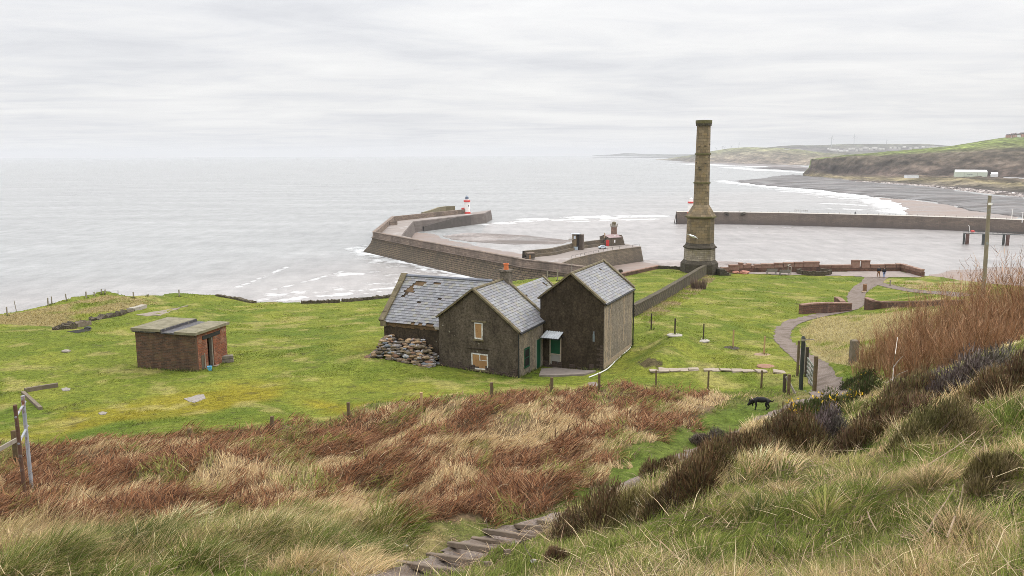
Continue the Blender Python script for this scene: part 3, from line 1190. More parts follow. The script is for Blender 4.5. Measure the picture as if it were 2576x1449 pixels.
def gable_block(nm, F, a0, a1, zl, zr, ar, zr_top, depth, z0, mat, parent):
    """pentagon gable prism: front on F from a0 to a1, going back depth (along -n)"""
    m = MB()
    fr = [F.pt(a0, z0), F.pt(a1, z0), F.pt(a1, zr), F.pt(ar, zr_top), F.pt(a0, zl)]
    bk = [p - F.n * depth for p in fr]
    m.poly(fr, [(F.e @ (p - F.P0), p[2]) for p in fr])
    m.poly(bk[::-1])
    for i in range(5):
        j = (i + 1) % 5
        w = np.linalg.norm(fr[j] - fr[i])
        m.quad(fr[j], fr[i], bk[i], bk[j], [(w, 0), (0, 0), (0, depth), (w, depth)])
    return fix_normals(m.build(nm, mat, parent))


zA0 = OA[2] - .6
wallA = gable_block('wall', FA, -wA, 0, Ale[1], Are[1], rA, Aap[1] - .03, dA, zA0, M_RENDER, cot)
# right side wall of A has its own paler roughcast
m = MB()
FAs.slab(m, .02, dA, zA0, Are[1] - .05, 0.004, .03)
fix_normals(m.build('wall', M_RENDER_SIDE, cot))
m = MB()
for k in range(26):
    a = -wA * RNG.uniform(0, 1)
    zz = hz(*(FA.pt(a, 0)[:2]))
    FA.slab(m, a - RNG.uniform(.15, .3), a + RNG.uniform(.1, .3), zz - .4, zz + RNG.uniform(.1, .55), 0, RNG.uniform(.03, .08), jit=.02)
fix_normals(m.build('footing', M_FOOT, cot))
ov = .10
# A roofs
eRf, eRb = FA.pt(.14, Are[1] - .10, .06), FA.pt(.14, Are[1] - .10, -dA - .05)
rF, rB = FA.pt(rA, Aap[1] + .02, .06), FA.pt(rA, Aap[1] + .02, -dA - .05)
eLf, eLb = FA.pt(-wA - .14, Ale[1] - .06, .06), FA.pt(-wA - .14, Ale[1] - .06, -dA - .05)
slate_roof(cot, eRf, eRb, rB, rF)
slate_roof(cot, eLb, eLf, rF, rB)
m = MB()
coping_bar(m, eRf, rF, .30, .13)
coping_bar(m, rF, eLf, .30, .13)
fix_normals(m.build('coping', M_COPING, cot))
m = MB()
coping_bar(m, eRb, rB, .30, .13, .09, 7)
coping_bar(m, rB, eLb, .30, .13, .09)
fix_normals(m.build('coping', M_COPING, cot))
m = MB()
for k in range(12):
    p, q = rF + (rB - rF) * k / 12, rF + (rB - rF) * (k + .97) / 12
    m.tube([p + [0, 0, .02], q + [0, 0, .02]], .11, 6)
m.build('ridge', M_COPING, cot)

# B: long wing to the left
tB = .55
OB = OA - E2 * -tB
FB = Face(OA + E2 * tB, -E1, -E2)
Bl = FB.hit(967, 806)
wB0 = FB.hit(967.5, 870)[0]
zBe = (FB.hit(967, 803)[1] + FB.hit(1083, 818)[1]) / 2
FBs = Face(FB.pt(wB0, 0), E2, E1)
Brg = FBs.hit(1021, 694)
dBh, zBr = Brg[0], Brg[1]
zB0 = hz(*FB.pt(wB0, 0)[:2]) - .8
m = MB()
e0, e1_ = FB.pt(wB0, zB0), FB.pt(-wA * .6, zB0)
pent = [(0, zB0), (2 * dBh, zB0), (2 * dBh, zBe), (dBh, zBr - .03), (0, zBe)]
L_ = [FBs.pt(a, z) for a, z in pent]
Rr = [p - E1 * (wA * .4 - wB0 - wA) for p in L_]
Rr = [FBs.pt(a, z) + (FB.pt(-wA * .55, 0) - FB.pt(wB0, 0)) * [1, 1, 0] for a, z in pent]
m.poly(L_)
m.poly(Rr[::-1])
for i in range(5):
    j = (i + 1) % 5
    m.quad(L_[i], L_[j], Rr[j], Rr[i])
fix_normals(m.build('wall', M_RENDER_B, cot))
lenB = -wA * .5 - wB0


def missB(a, t_):
    x = a * 12.3
    y = t_ * 16
    if 1.7 < x < 3.4 and 12.4 < y < 14.7 and not (x < 2.1 and y > 13.8):
        return True
    if 1.2 < x < 2.1 and 8.6 < y < 12.6 and abs(x - (1.15 + (y - 8.6) * .22)) < .34:
        return True
    if 4.4 < x < 5.5 and 13.2 < y < 14.4:
        return True
    if 4.2 < x < 7.0 and y < 1.0 and math.sin(x * 5) > -.2:
        return True
    return 3.6 < x < 3.9 and 7 < y < 7.8


bEl, bEr = FB.pt(wB0 - .12, zBe - .12, .16), FB.pt(-wA * .62, zBe - .12, .16)
bRl, bRr = FBs.pt(dBh, zBr + .02, .12), FBs.pt(dBh, zBr + .02, 0) + (FB.pt(rA * .55, 0) - FB.pt(wB0, 0)) * [1, 1, 0]
# keep the ridge running until it dies into the roof of the front block
bRr = bRl + E1 * -(np.linalg.norm((bRr - bRl)[:2]) * .80)
bEr = bEl + E1 * -(np.linalg.norm((bRr - bRl)[:2]))
slate_roof(cot, bEl, bEr, bRr, bRl, missB)
bk = FBs.pt(2 * dBh + .15, zBe - .12, .12)
slate_roof(cot, bk + (bRr - bRl), bk, bRl, bRr)
m = MB()
coping_bar(m, bEl + [0, 0, .02], bRl + [0, 0, .04], .46, .2, .08, 6)
coping_bar(m, bRl + [0, 0, .04], bk + [0, 0, .02], .46, .2, .08, 6)
FB.slab(m, wB0 - .16, wB0 + .3, zBe - .42, zBe - .02, 0, .26)
fix_normals(m.build('coping', M_COPING, cot))
m = MB()
nrg = 22
for k in range(nrg):
    p, q = bRl + (bRr - bRl) * k / nrg, bRl + (bRr - bRl) * (k + .97) / nrg
    m.tube([p + [0, 0, .03], q + [0, 0, .03]], .12, 6, (.16, .17, .2))
m.build('ridge', M_SLATE, cot)
# flashing and eave fringe
m = MB()
FB.slab(m, -wA - .55, -wA - .02, zBe - .32, zBe - .05, 0, .2, jit=.03)
fix_normals(m.build('flashing', M_CEMENT, cot))
m = MB()
for k in range(30):
    a = wB0 + .2 + (-wA - wB0 - .6) * k / 30
    FB.slab(m, a, a + .26, zBe - .34 - RNG.uniform(0, .15), zBe - .16, 0, .03 + RNG.uniform(0, .04))
fix_normals(m.build('wall_head', M_BATTEN, cot))

# C: taller block on the right
OC = at_d(1517, 934, 58.2)
FC = Face(OC, -E1, -E2)
FCs = Face(OC, E2, -E1)
Cl, Cle, Cap, Cre = FC.hit(1369.5, 929.6), FC.hit(1353.5, 749), FC.hit(1437.4, 689), FC.hit(1521.5, 762)
wC = -(Cl[0] * .35 + Cle[0] * .65)
dC = FCs.hit(1590, 800)[0]
aC, zC0 = Cap[0], OC[2] - 1.0
wallC = gable_block('wall', FC, -wC, 0, Cle[1], Cre[1], aC, Cap[1] - .03, dC, zC0, M_RENDER_B, cot)
m = MB()
FCs.slab(m, .02, dC - .01, zC0, Cre[1] - .06, .004, .035)
fix_normals(m.build('wall', M_RENDER_SIDE, cot))
m = MB()
for a, w, z0_, z1_ in ((.5, .34, zC0, Cre[1] - .9), (1.5, .22, zC0, Cre[1] - .3), (4.9, .3, zC0 + 2.2, Cre[1] - .2), (.16, .2, zC0, Cre[1] - .5)):
    n_ = 14
    for k in range(n_):
        za, zb = z0_ + (z1_ - z0_) * k / n_, z0_ + (z1_ - z0_) * (k + 1) / n_
        w2 = w * RNG.uniform(.7, 1.3)
        a2 = a + RNG.normal(0, .05)
        FCs.slab(m, a2, a2 + w2, za, zb, .03, .042)
FCs.slab(m, 0.02, dC - .3, zC0, OC[2] + .55, .03, .05, jit=.02)
fix_normals(m.build('patched_plaster', mottle('bare_plaster', (.26, .20, .14), (.37, .29, .21), 2.5, .95, .4, .02, (.16, .125, .09), 6), cot))
m = MB()
for k in range(22):
    a = -RNG.uniform(0, wC)
    FC.slab(m, a - RNG.uniform(.1, .3), a + RNG.uniform(.1, .25), zC0, OC[2] + RNG.uniform(-.1, .5), 0, RNG.uniform(.03, .09), jit=.02)
for k in range(9):
    z_ = OC[2] + .15 + k * .2
    w_ = .5 if k % 2 else .25
    FC.slab(m, -w_, 0.0, z_, z_ + .17, 0, .022)
fix_normals(m.build('footing', M_FOOT, cot))
cEf, cEb = FC.pt(.14, Cre[1] - .1, .06), FC.pt(.14, Cre[1] - .1, -dC - .05)
cRf, cRb = FC.pt(aC, Cap[1] + .02, .06), FC.pt(aC, Cap[1] + .02, -dC - .05)
cLf, cLb = FC.pt(-wC - .14, Cle[1] - .08, .06), FC.pt(-wC - .14, Cle[1] - .08, -dC - .05)
slate_roof(cot, cEf, cEb, cRb, cRf)
slate_roof(cot, cLb, cLf, cRf, cRb)
m = MB()
coping_bar(m, cEf, cRf, .30, .13)
coping_bar(m, cRf, cLf, .30, .13)
fix_normals(m.build('coping', M_COPING, cot))
m = MB()
coping_bar(m, cEb, cRb, .34, .15, .1, 7)
coping_bar(m, cRb, cLb, .34, .15, .1)
fix_normals(m.build('coping', M_COPING, cot))
m = MB()
for k in range(18):
    p, q = cRf + (cRb - cRf) * k / 18, cRf + (cRb - cRf) * (k + .97) / 18
    m.tube([p + [0, 0, .02], q + [0, 0, .02]], .11, 6)
m.build('ridge', M_COPING, cot)

# D: small rear block between them
OD = FA.pt(0, 0, -dA - .1)
rearD = at_d(1366.6, 697.5, 72.0)
zD = rearD[2]
ridgeD0 = rearD - E2 * 7.2
m = MB()
hw = 2.7
drop = 2.3
fr = [ridgeD0 - E1 * hw - [0, 0, drop], ridgeD0, ridgeD0 + E1 * hw - [0, 0, drop]]
bk_ = [p + E2 * 7.2 for p in fr]
f5 = [np.array([fr[0][0], fr[0][1], zC0]), fr[0], fr[1] - [0, 0, .04], fr[2], np.array([fr[2][0], fr[2][1], zC0])]
b5 = [p + E2 * 7.1 for p in f5]
m.poly(f5)
m.poly(b5[::-1])
for i in range(5):
    j = (i + 1) % 5
    m.quad(f5[i], f5[j], b5[j], b5[i])
fix_normals(m.build('wall', M_RENDER_B, cot))
slate_roof(cot, fr[0] - E1 * .15 - [0, 0, .12], bk_[0] - E1 * .15 - [0, 0, .12], bk_[1] + [0, 0, .03], fr[1] + [0, 0, .03])
slate_roof(cot, bk_[2] + E1 * .15 - [0, 0, .12], fr[2] + E1 * .15 - [0, 0, .12], fr[1] + [0, 0, .03], bk_[1] + [0, 0, .03])
m = MB()
coping_bar(m, bk_[0] - E1 * .15 - [0, 0, .12], bk_[1] + [0, 0, .03], .3, .13, .08)
coping_bar(m, bk_[1] + [0, 0, .03], bk_[2] + E1 * .15 - [0, 0, .12], .3, .13, .08)
fix_normals(m.build('coping', M_COPING, cot))

# chimney stack on the rear gable of A
FR = Face(FA.pt(0, 0, -dA), -E1, -E2)
s0, s1 = FR.hit(1258.5, 706), FR.hit(1285.5, 704)
ztop = FR.hit(1271, 679)[1]
ac = (s0[0] + s1[0]) / 2
hwid = (s1[0] - s0[0]) / 2 * .82
m = MB()
FR.slab(m, ac - hwid, ac + hwid, Aap[1] - 1.6, ztop - .12, -.45, .25)
FR.slab(m, ac - hwid - .1, ac + hwid + .1, ztop - .12, ztop + .02, -.55, .35)
stack = fix_normals(m.build('chimney_stack', wall_render('stack_render', (.10, .085, .065), (.2, .17, .135), (.05, .04, .03), .8, False), cot))
pc = FR.pt(ac, ztop, -.1)
m = MB()
m.lathe(pc, [(.20, -.02), (.19, .1), (.17, .38), (.21, .40), (.21, .48), (.16, .48), (.15, .1)], 14)
m.build('chimney_pot', M_TERRA, stack, smooth=False)


def boarded(F, box, bars, nm='window'):
    a0, a1, z0, z1 = box
    m_ = MB()
    fw = .085
    for (b0, b1, y0, y1) in ((a0, a1, z1 - fw, z1), (a0, a1, z0, z0 + fw * 1.3), (a0, a0 + fw, z0 + fw * 1.3, z1 - fw), (a1 - fw, a1, z0 + fw * 1.3, z1 - fw)):
        F.slab(m_, b0, b1, y0, y1, -.02, .05, jit=.018)
    w_ = fix_normals(m_.build(nm, M_WHITE, cot))
    for (b0, b1, y0, y1) in bars[0]:
        m_ = MB()
        A = lambda q: a0 + (a1 - a0) * q
        Zz = lambda q: z0 + (z1 - z0) * q
        F.slab(m_, A(b0), A(b1), Zz(y0), Zz(y1), -.03, .028)
        fix_normals(m_.build('board', M_BOARD, w_))
    m_ = MB()
    F.slab(m_, a0 - .10, a1 + .10, z0 - .12, z0 - .005, -.02, .10, jit=.008)
    fix_normals(m_.build('sill', M_COPING, w_))
    m_ = MB()
    for (b0, b1, y0, y1) in bars[1]:
        F.slab(m_, a0 + (a1 - a0) * b0, a0 + (a1 - a0) * b1, z0 + (z1 - z0) * y0, z0 + (z1 - z0) * y1, -.01, .042, jit=.01)
    if bars[1]:
        fix_normals(m_.build('glazing_bar', M_WHITE, w_))
    return w_


wu = FA.rect(1194, 811.5, 1214.5, 853)
boarded(FA, wu, ([(.06, .94, .05, .96)], []))['label'] = 'small upper window boarded with one plywood sheet'
wl = FA.rect(1186.5, 889.5, 1228.5, 929.5)
boarded(FA, wl, ([(.05, .5, .05, .96), (.54, .95, .62, .96), (.5, .95, .05, .58)], [(.47, .52, .58, .96), (.47, .95, .575, .62)]))['label'] = 'larger lower window boarded with three plywood sheets'
m = MB()
FA.slab(m, wu[0] - .22, wu[1] + .3, wu[3] + .04, wu[3] + .13, 0, .09)
fix_normals(m.build('lintel', M_COPING, cot))
m = MB()
FA.slab(m, wl[0] - .3, wl[1] + .1, wl[3] + .3, wl[3] + .36, 0, .05)
fix_normals(m.build('lintel', M_RENDER_B, cot))
# green window and door in the side wall
FS = Face(OA - E1 * .03, E2, -E1)
b = FS.rect(1319.5, 876, 1331, 922)
m = MB()
FS.slab(m, b[0] - .05, b[1] + .05, b[2] - .06, b[3] + .05, -.02, .03)
w_ = fix_normals(m.build('window', M_GREEN, cot))
m = MB()
for (y0, y1) in ((.06, .48), (.54, .94)):
    FS.slab(m, b[0] + .05, b[1] - .05, b[2] + (b[3] - b[2]) * y0, b[2] + (b[3] - b[2]) * y1, .02, .034)
fix_normals(m.build('pane', M_DARK, w_))
b = FS.rect(1348.5, 854, 1359, 925)
m = MB()
FS.slab(m, b[0], b[1], b[2], b[3], -.02, .03)
d_ = fix_normals(m.build('door', M_GREEN, cot))
m = MB()
FS.slab(m, b[0] - .1, b[0], b[2], b[3] + .08, -.02, .05)
FS.slab(m, b[1], b[1] + .1, b[2], b[3] + .08, -.02, .05)
fix_normals(m.build('frame', M_CEMENT, d_))
# front door of C
b = FC.rect(1383, 848, 1412, 918.5)
m = MB()
A = lambda q: b[0] + (b[1] - b[0]) * q
Zz = lambda q: b[2] + (b[3] - b[2]) * q
for q in ((0, .09, 0, 1), (.91, 1, 0, 1), (.09, .91, .955, 1), (.09, .91, .37, .41)):
    FC.slab(m, A(q[0]), A(q[1]), Zz(q[2]), Zz(q[3]), 0, .07, jit=.006)
fr_ = fix_normals(m.build('door', mottle('worn_door_frame', (.30, .25, .19), (.46, .40, .32), 6, .8, .2, .01, (.2, .1, .05), 7), cot))
m = MB()
FC.slab(m, A(.09), A(.91), Zz(.41), Zz(.955), 0, .035)
fix_normals(m.build('upper_panel', M_GREEN, fr_))
m = MB()
FC.slab(m, A(.09), A(.91), Zz(0), Zz(.37), 0, .045)
fix_normals(m.build('lower_panel', M_GREYDOOR, fr_))
# canopy
p0, p1 = FC.hit(1374, 832), FC.hit(1417, 834)
q0 = FC.pt(p0[0], p0[1] + .02)
q1 = FC.pt(p1[0], p0[1] + .02)
m = MB()
g0, g1 = q0 + FC.n * .95 - [0, 0, .34] - FC.e * .12, q1 + FC.n * .95 - [0, 0, .34] - FC.e * .06
n_ = 14
for k in range(n_):
    a, c = k / n_, (k + 1) / n_
    za, zc_ = (.02 if k % 2 else -.02), (-.02 if k % 2 else .02)
    P4 = [q0 + (q1 - q0) * a + [0, 0, za], q0 + (q1 - q0) * c + [0, 0, zc_], g0 + (g1 - g0) * c + [0, 0, zc_], g0 + (g1 - g0) * a + [0, 0, za]]
    m.quad(*P4)
    m.quad(*[p - [0, 0, .025] for p in P4[::-1]])
cn = m.build('canopy', M_ROOFSHEET, cot)
m = MB()
m.bar(g0 - [0, 0, .05], g1 - [0, 0, .05], .05, .06)
m.bar(g0 - [0, 0, .05], q0 - [0, 0, .35], .05, .05)
m.bar(g1 - [0, 0, .05], q1 - [0, 0, .35], .05, .05)
fix_normals(m.build('bracket', M_BLACK, cn))
# gutters and downpipes
for (f0, f1, pa, bot) in ((eRf, eRb, FA.pt(.05, 0, .08), OA[2]), (cEf, cEb, FCs.pt(dC + .03, 0, .1), hz(*FCs.pt(dC, 0)[:2]))):
    m = MB()
    off = -E1 * .06 - np.array([0, 0, .05])
    m.tube([f0 + off, f1 + off], .06, 6)
    m.build('gutter', M_BLACK, cot)
    m = MB()
    zt = f0[2] - .1
    m.tube([(pa[0], pa[1], zt), (pa[0], pa[1], bot - .2)], .05, 7)
    for z_ in np.linspace(bot + .5, zt - .3, 4):
        m.lathe((pa[0], pa[1], z_), [(.065, 0), (.065, .06)], 7)
    m.build('downpipe', M_BLACK, cot)
# small bracket lamp by the corner of C
bp = FC.hit(1494, 848)
m = MB()
FC.slab(m, bp[0] - .07, bp[0] + .07, bp[1] - .32, bp[1] + .2, 0, .07)
FC.slab(m, bp[0] - .04, bp[0] + .04, bp[1] + .2, bp[1] + .42, 0, .04)
fix_normals(m.build('bracket_lamp', mottle('worn_bracket', (.11, .13, .14), (.2, .23, .24), 6, .7, .1, .01), cot))
# doorstep flag
pz = GL([(1362, 931), (1395, 928), (1462, 934), (1500, 936), (1470, 945), (1400, 948), (1356, 947)])
m = MB()
top = [p + [0, 0, .12] for p in pz]
m.ring([[tuple(p - [0, 0, .3]) for p in top], [tuple(p) for p in top]])
st = fix_normals(m.build('doorstep', M_FLAG, None, pz[0]))
tag(st, 'brown stone flag before the cottage\'s canopied green door', 'doorstep')

# ---------------------------------------------------------------- stone heap against the cottage
M_STONE = vcol('loose_stone', .92, .35, 9, 0, .2)


def stone(mb, c, s, col, flat=1.0):
    n_ = 6
    rz = RNG.uniform(0, 6.28)
    rings = []
    for z_, k in ((-.5, .75), (-.15, 1.0), (.25, .95), (.5, .62)):
        rings.append([(c[0] + s * k * (1 + RNG.normal(0, .14)) * math.cos(rz + i * 6.283 / n_) * 1.15, c[1] + s * k * (1 + RNG.normal(0, .14)) * math.sin(rz + i * 6.283 / n_) * .9, c[2] + s * flat * z_ * (1 + RNG.normal(0, .12))) for i in range(n_)])
    mb.ring(rings, col=col)


m = MB()
HL, HR = FB.hit(958, 915)[0], FB.hit(1112, 915)[0]
STC = [(.16, .125, .085), (.12, .095, .065), (.20, .155, .10), (.26, .19, .125), (.17, .10, .065), (.10, .085, .07), (.22, .20, .19), (.28, .19, .11), (.15, .16, .175)]
for k in range(560):
    a = RNG.uniform(HL, HR)
    q = RNG.random()
    o_ = .1 + q * 1.75
    e_ = sstep(HL - .1, HL + 1.1, a) * sstep(HR + .15, HR - .7, a)
    hh = 1.6 * (1 - q ** 4) * e_ * (0.92 + .1 * math.sin(a * 2.1))
    p = FB.pt(a, 0, o_)
    z_ = hz(p[0], p[1])
    f = RNG.random() ** .5
    s = RNG.uniform(.08, .24) * (1.2 if q > .6 else 1)
    c = np.array(STC[RNG.integers(len(STC))]) * RNG.uniform(.7, 1.15)
    if f > .85 and RNG.random() < .12:
        c = np.array((.36, .36, .37))
    stone(m, (p[0], p[1], z_ + hh * f), s, tuple(c), .75)
pr = m.build('rubble_heap', M_STONE, None, FB.pt((HL + HR) / 2, hz(*FB.pt((HL + HR) / 2, 0, 1)[:2]), 1))
tag(pr, 'heap of loose stones and slates piled against the cottage\'s left wall', 'rubble heap', None, 'stuff')

# ---------------------------------------------------------------- brick shed
PS = R_(15)
S1 = np.array([-math.cos(PS), math.sin(PS), 0])
S2 = np.array([math.sin(PS), math.cos(PS), 0])
OS = at_d(496, 934.6, 57.0)
OS[2] = hz(OS[0], OS[1])
FSf, FSr = Face(OS, -S1, -S2), Face(OS, S2, -S1)
wS = -FSf.hit(343, 880)[0]
dS = FSr.hit(571, 870)[0]
zS1 = (FSf.hit(494, 842)[1] + FSf.hit(341, 835)[1]) / 2
zS0 = OS[2] - .5
shed = empty('brick_shed', OS, 'small flat-roofed red brick shed with open doorway on the lawn', 'shed')
M_BRICK = stone_courses('old_brick', (.150, .080, .050), (.060, .040, .030), (.115, .09, .068), .34, .115, c3=(.155, .12, .06), msize=.012, bump=.8, stain=1.3, stain_c=(.040, .028, .022))
M_BRICK_R = stone_courses('red_brick', (.26, .080, .038), (.13, .048, .030), (.20, .13, .09), .34, .115, c3=(.36, .26, .19), msize=.012, bump=.8)
T_ = .23
m = MB()
FSf.slab(m, -wS, 0, zS0, zS1, -T_, 0)
fix_normals(m.build('wall', M_BRICK, shed))
db = FSr.rect(522.5, 848, 538, 912)
m = MB()
FSr.slab(m, T_, db[0], zS0, zS1, -T_, 0)
FSr.slab(m, db[1], dS, zS0, zS1, -T_, 0)
FSr.slab(m, db[0], db[1], db[3] + .28, zS1, -T_, 0)
fix_normals(m.build('wall', M_BRICK_R, shed))
m = MB()
Fb = Face(OS + S2 * (dS - T_), -S1, -S2)
Fb.slab(m, -wS, -T_, zS0, zS1, -T_, 0)
Fl = Face(OS + S1 * (wS - T_), S2, -S1)
Fl.slab(m, T_, dS - T_, zS0, zS1, -T_, 0)
fix_normals(m.build('wall', M_BRICK, shed))
m = MB()
lb = FSr.rect(509, 833, 553, 847)
FSr.slab(m, lb[0] - .05, lb[1], db[3] + .002, db[3] + .28, -.2, .03)
fix_normals(m.build('lintel', M_BLACK, shed))
m = MB()
FSr.slab(m, db[1] - .13, db[1] - .002, zS0, db[3], -.3, -.05)
FSr.slab(m, db[0] + .32, db[0] + .40, zS0, db[3] - .2, -.5, -.42)
fix_normals(m.build('door_frame', mottle('grey_timber', (.16, .14, .12), (.27, .24, .2), 5, .9, .3, .01), shed))
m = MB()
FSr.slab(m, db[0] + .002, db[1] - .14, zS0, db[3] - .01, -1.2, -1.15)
fix_normals(m.build('doorway_shade', M_DARK, shed))  # near-black sheet: the shade inside the doorway put into its colour
M_SLAB = mottle('mossy_concrete', (.13, .115, .075), (.24, .215, .15), 1.6, .95, .5, .02, (.10, .105, .05), 4)
M_FELT = mottle('wet_felt', (.045, .043, .05), (.085, .08, .088), 2.5, .55, .3, .02, (.2, .185, .14), 5)
ovh = .2
cut = wS * .54
m = MB()
m.ring([[tuple(FSf.pt(a, zS1 + z_, o)) for a, o in ((-wS - ovh, ovh), (-cut, ovh), (-cut, -dS - ovh), (-wS - ovh, -dS - ovh))] for z_ in (.10, .30)])
fix_normals(m.build('roof_slab', M_SLAB, shed))
m = MB()
m.ring([[tuple(FSf.pt(a, zS1 + z_, o)) for a, o in ((-wS - ovh * .8, ovh * .7), (-cut - .5, ovh * .7), (-cut - .5, -dS), (-wS - ovh * .8, -dS))] for z_ in (.0, .10)])
m.ring([[tuple(FSf.pt(a, zS1 + z_, o)) for a, o in ((-cut + .002, ovh - .04), (-cut + .08, ovh - .04), (-cut + .08, -dS - ovh), (-cut + .002, -dS - ovh))] for z_ in (.02, .28)])
m.ring([[tuple(FSf.pt(a, zS1 + z_, o)) for a, o in ((-cut + .08, ovh + .03), (-cut + 1.15, ovh + .03), (-cut + 1.15, -dS - ovh), (-cut + .08, -dS - ovh))] for z_ in (0, .10)])
fix_normals(m.build('roof_felt', M_FELT, shed))
m = MB()
m.ring([[tuple(FSf.pt(a, zS1 + z_, o)) for a, o in ((-cut + 1.15, ovh), (ovh, ovh), (ovh, -dS - ovh), (-cut + 1.15, -dS - ovh))] for z_ in (0, .19)])
fix_normals(m.build('roof_slab', M_SLAB, shed))
pb = FSr.rect(507, 893, 513.5, 932)
m = MB()
FSr.slab(m, pb[0], pb[1], pb[2] - .2, pb[3], -.02, .02)
fix_normals(m.build('hatch', mottle('hatch_wood', (.07, .06, .045), (.13, .11, .08), 4, .9, .3, .01), shed))
m = MB()
p = FSr.pt(pb[1] + .06, 0, .05)
m.tube([(p[0], p[1], pb[3] + .1), (p[0], p[1], pb[2] + .2), (p[0] + .12, p[1] - .05, pb[2] - .05)], .03, 6)
m.build('pipe', M_CEMENT, shed)

# bucket, trough, mat by the shed
g = G(528, 932.5)
bk = empty('bucket', g, 'light blue plastic bucket by the brick shed doorway', 'bucket')
M_BLUE = mottle('blue_plastic', (.10, .38, .60), (.13, .44, .66), 3, .4, 0)
m = MB()
m.lathe(g, [(.12, 0), (.17, .30), (.185, .31), (.185, .33), (.165, .33), (.11, .03)], 14, cap1=True)
m.build('body', M_BLUE, bk)
m = MB()
m.tube([g + [.18 * math.cos(a), .02 + .07 * math.sin(a), .31 - .0 * a] for a in np.linspace(0, math.pi, 9)], .008, 5)
m.build('handle', M_WHITE, bk)
g = G(563, 913)
m = MB()
tr = empty('timber_stack', g, 'stack of two weathered sleepers beside the brick shed', 'timber')
for k, (dz, w) in enumerate(((.14, .42), (.42, .36))):
    m = MB()
    m.box((g[0] + .1, g[1] + .1, g[2] + dz), (1.15, w, .27), PS + .1, jit=.015)
    m.build('sleeper', mottle('grey_sleeper', (.13, .115, .09), (.25, .22, .18), 3, .95, .5, .02), tr, bevel=.02)
m = MB()
pz = GL([(527, 914), (541, 911), (555, 916), (545, 922.5), (530, 921)])
m.ring([[tuple(p - [0, 0, .05]) for p in pz], [tuple(p + [0, 0, .06]) for p in pz]])
tag(fix_normals(m.build('threshold_slab', mottle('sandy_slab', (.20, .15, .10), (.30, .235, .165), 3, .95, .3, .02), None, pz[0])), 'sandy slab at the brick shed doorway behind the bucket', 'slab')
note_kids()
# ---------------------------------------------------------------- the tall stone chimney
CB = at_d(1758.5, 680, 137.0)
CB[2] = hz(CB[0], CB[1])


def zc_(v, u=1760, d=137.0):
    return at_d(u, v, d)[2]


ch = empty('stone_chimney', CB, 'tall octagonal sandstone chimney standing at the end of the lawn', 'chimney')
M_CH = stone_courses('sandstone', (.26, .20, .125), (.145, .113, .072), (.065, .052, .036), 1.0, .45, c3=(.28, .19, .09), msize=.02, bump=.8, stain=.45, stain_c=(.062, .053, .035))
M_CHP = stone_courses('pale_sandstone', (.34, .295, .235), (.21, .18, .14), (.10, .085, .065), .7, .32, c3=(.25, .20, .10), msize=.02, bump=.8, stain=.5, stain_c=(.06, .05, .04))
M_CHD = stone_courses('dark_sandstone', (.085, .072, .053), (.055, .046, .035), (.03, .026, .02), .6, .3, bump=.8)
M_MOSSY = mottle('mossy_ledge', (.085, .078, .035), (.13, .115, .05), 1.5, .95, .4, .05)
PXM = 137.0 / FPX


def oct_(r, z, cx=0.0):
    # regular octagon with across-flats radius r, one edge turned to the viewer's right
    R2 = r / math.cos(math.pi / 8)
    return [(CB[0] + cx + R2 * math.cos(R_(8) + math.pi / 8 + k * math.pi / 4), CB[1] + R2 * math.sin(R_(8) + math.pi / 8 + k * math.pi / 4), z) for k in range(8)]


def tier(name, prof, mat, parent=None):
    m = MB()
    m.ring([oct_(r, z) for r, z in prof])
    return m.build(name, mat, parent or ch)


zb = CB[2] - 1.5
w = lambda a, b_: (b_ - a) / 2 * PXM * .985
tier('plinth', [(w(1715, 1803), zb), (w(1715, 1803), zc_(661)), (w(1723, 1797), zc_(652.5))], M_CHD)
tier('lower_tier', [(w(1723, 1797), zc_(652.5)), (w(1724, 1796), zc_(624))], M_CHP)
tier('cornice', [(w(1724, 1796), zc_(624)), (w(1721, 1799.5), zc_(622.5)), (w(1721, 1799.5), zc_(620)), (w(1726, 1796), zc_(616)), (w(1730, 1794), zc_(610))], M_CHD)
tier('middle_tier', [(w(1730, 1794.5), zc_(610)), (w(1731, 1794), zc_(548))], M_CH)
tier('string_course', [(w(1731, 1794), zc_(548)), (w(1727, 1799), zc_(546.5)), (w(1727, 1799), zc_(543.5)), (w(1728, 1798), zc_(542.8))], M_MOSSY)
tier('sloping_shoulder', [(w(1728, 1798), zc_(542.8)), (w(1748, 1784.5), zc_(514.8))], M_CH)
sh0, sh1 = (w(1747.5, 1784), zc_(514.8)), (w(1755, 1786), zc_(313.5))
lerp = lambda z: sh0[0] + (sh1[0] - sh0[0]) * (z - sh0[1]) / (sh1[1] - sh0[1])
zs = np.linspace(sh0[1], sh1[1], 14)
tier('shaft', [(lerp(z), z) for z in zs], M_CH)
for v in (460, 387.5):
    z = zc_(v)
    tier('string_course', [(lerp(z) + .02, z - .12), (lerp(z) + .14, z - .1), (lerp(z) + .14, z + .1), (lerp(z) + .02, z + .14)], M_MOSSY)
zt = zc_(302.6)
z0 = zc_(313.5)
r0 = w(1753, 1790.5)
cp = tier('cap', [(lerp(z0), z0), (r0 - .05, z0 + .12), (r0, z0 + .28), (r0, zt), (r0 - .55, zt), (r0 - .6, zt - .4)], M_MOSSY)
m = MB()
R2 = r0 / math.cos(math.pi / 8)
for k in range(8):
    a, b_ = np.array(oct_(r0 - .02, z0)[k]), np.array(oct_(r0 - .02, z0)[(k + 1) % 8])
    for j in range(3):
        p = a + (b_ - a) * (j + .5) / 3
        n_ = p - np.array([CB[0], CB[1], p[2]])
        n_ /= np.linalg.norm(n_)
        m.box(p - n_ * .1 + [0, 0, .0], (.2, .26, .42), math.atan2(n_[1], n_[0]))
m.build('corbel', M_CHD, cp)
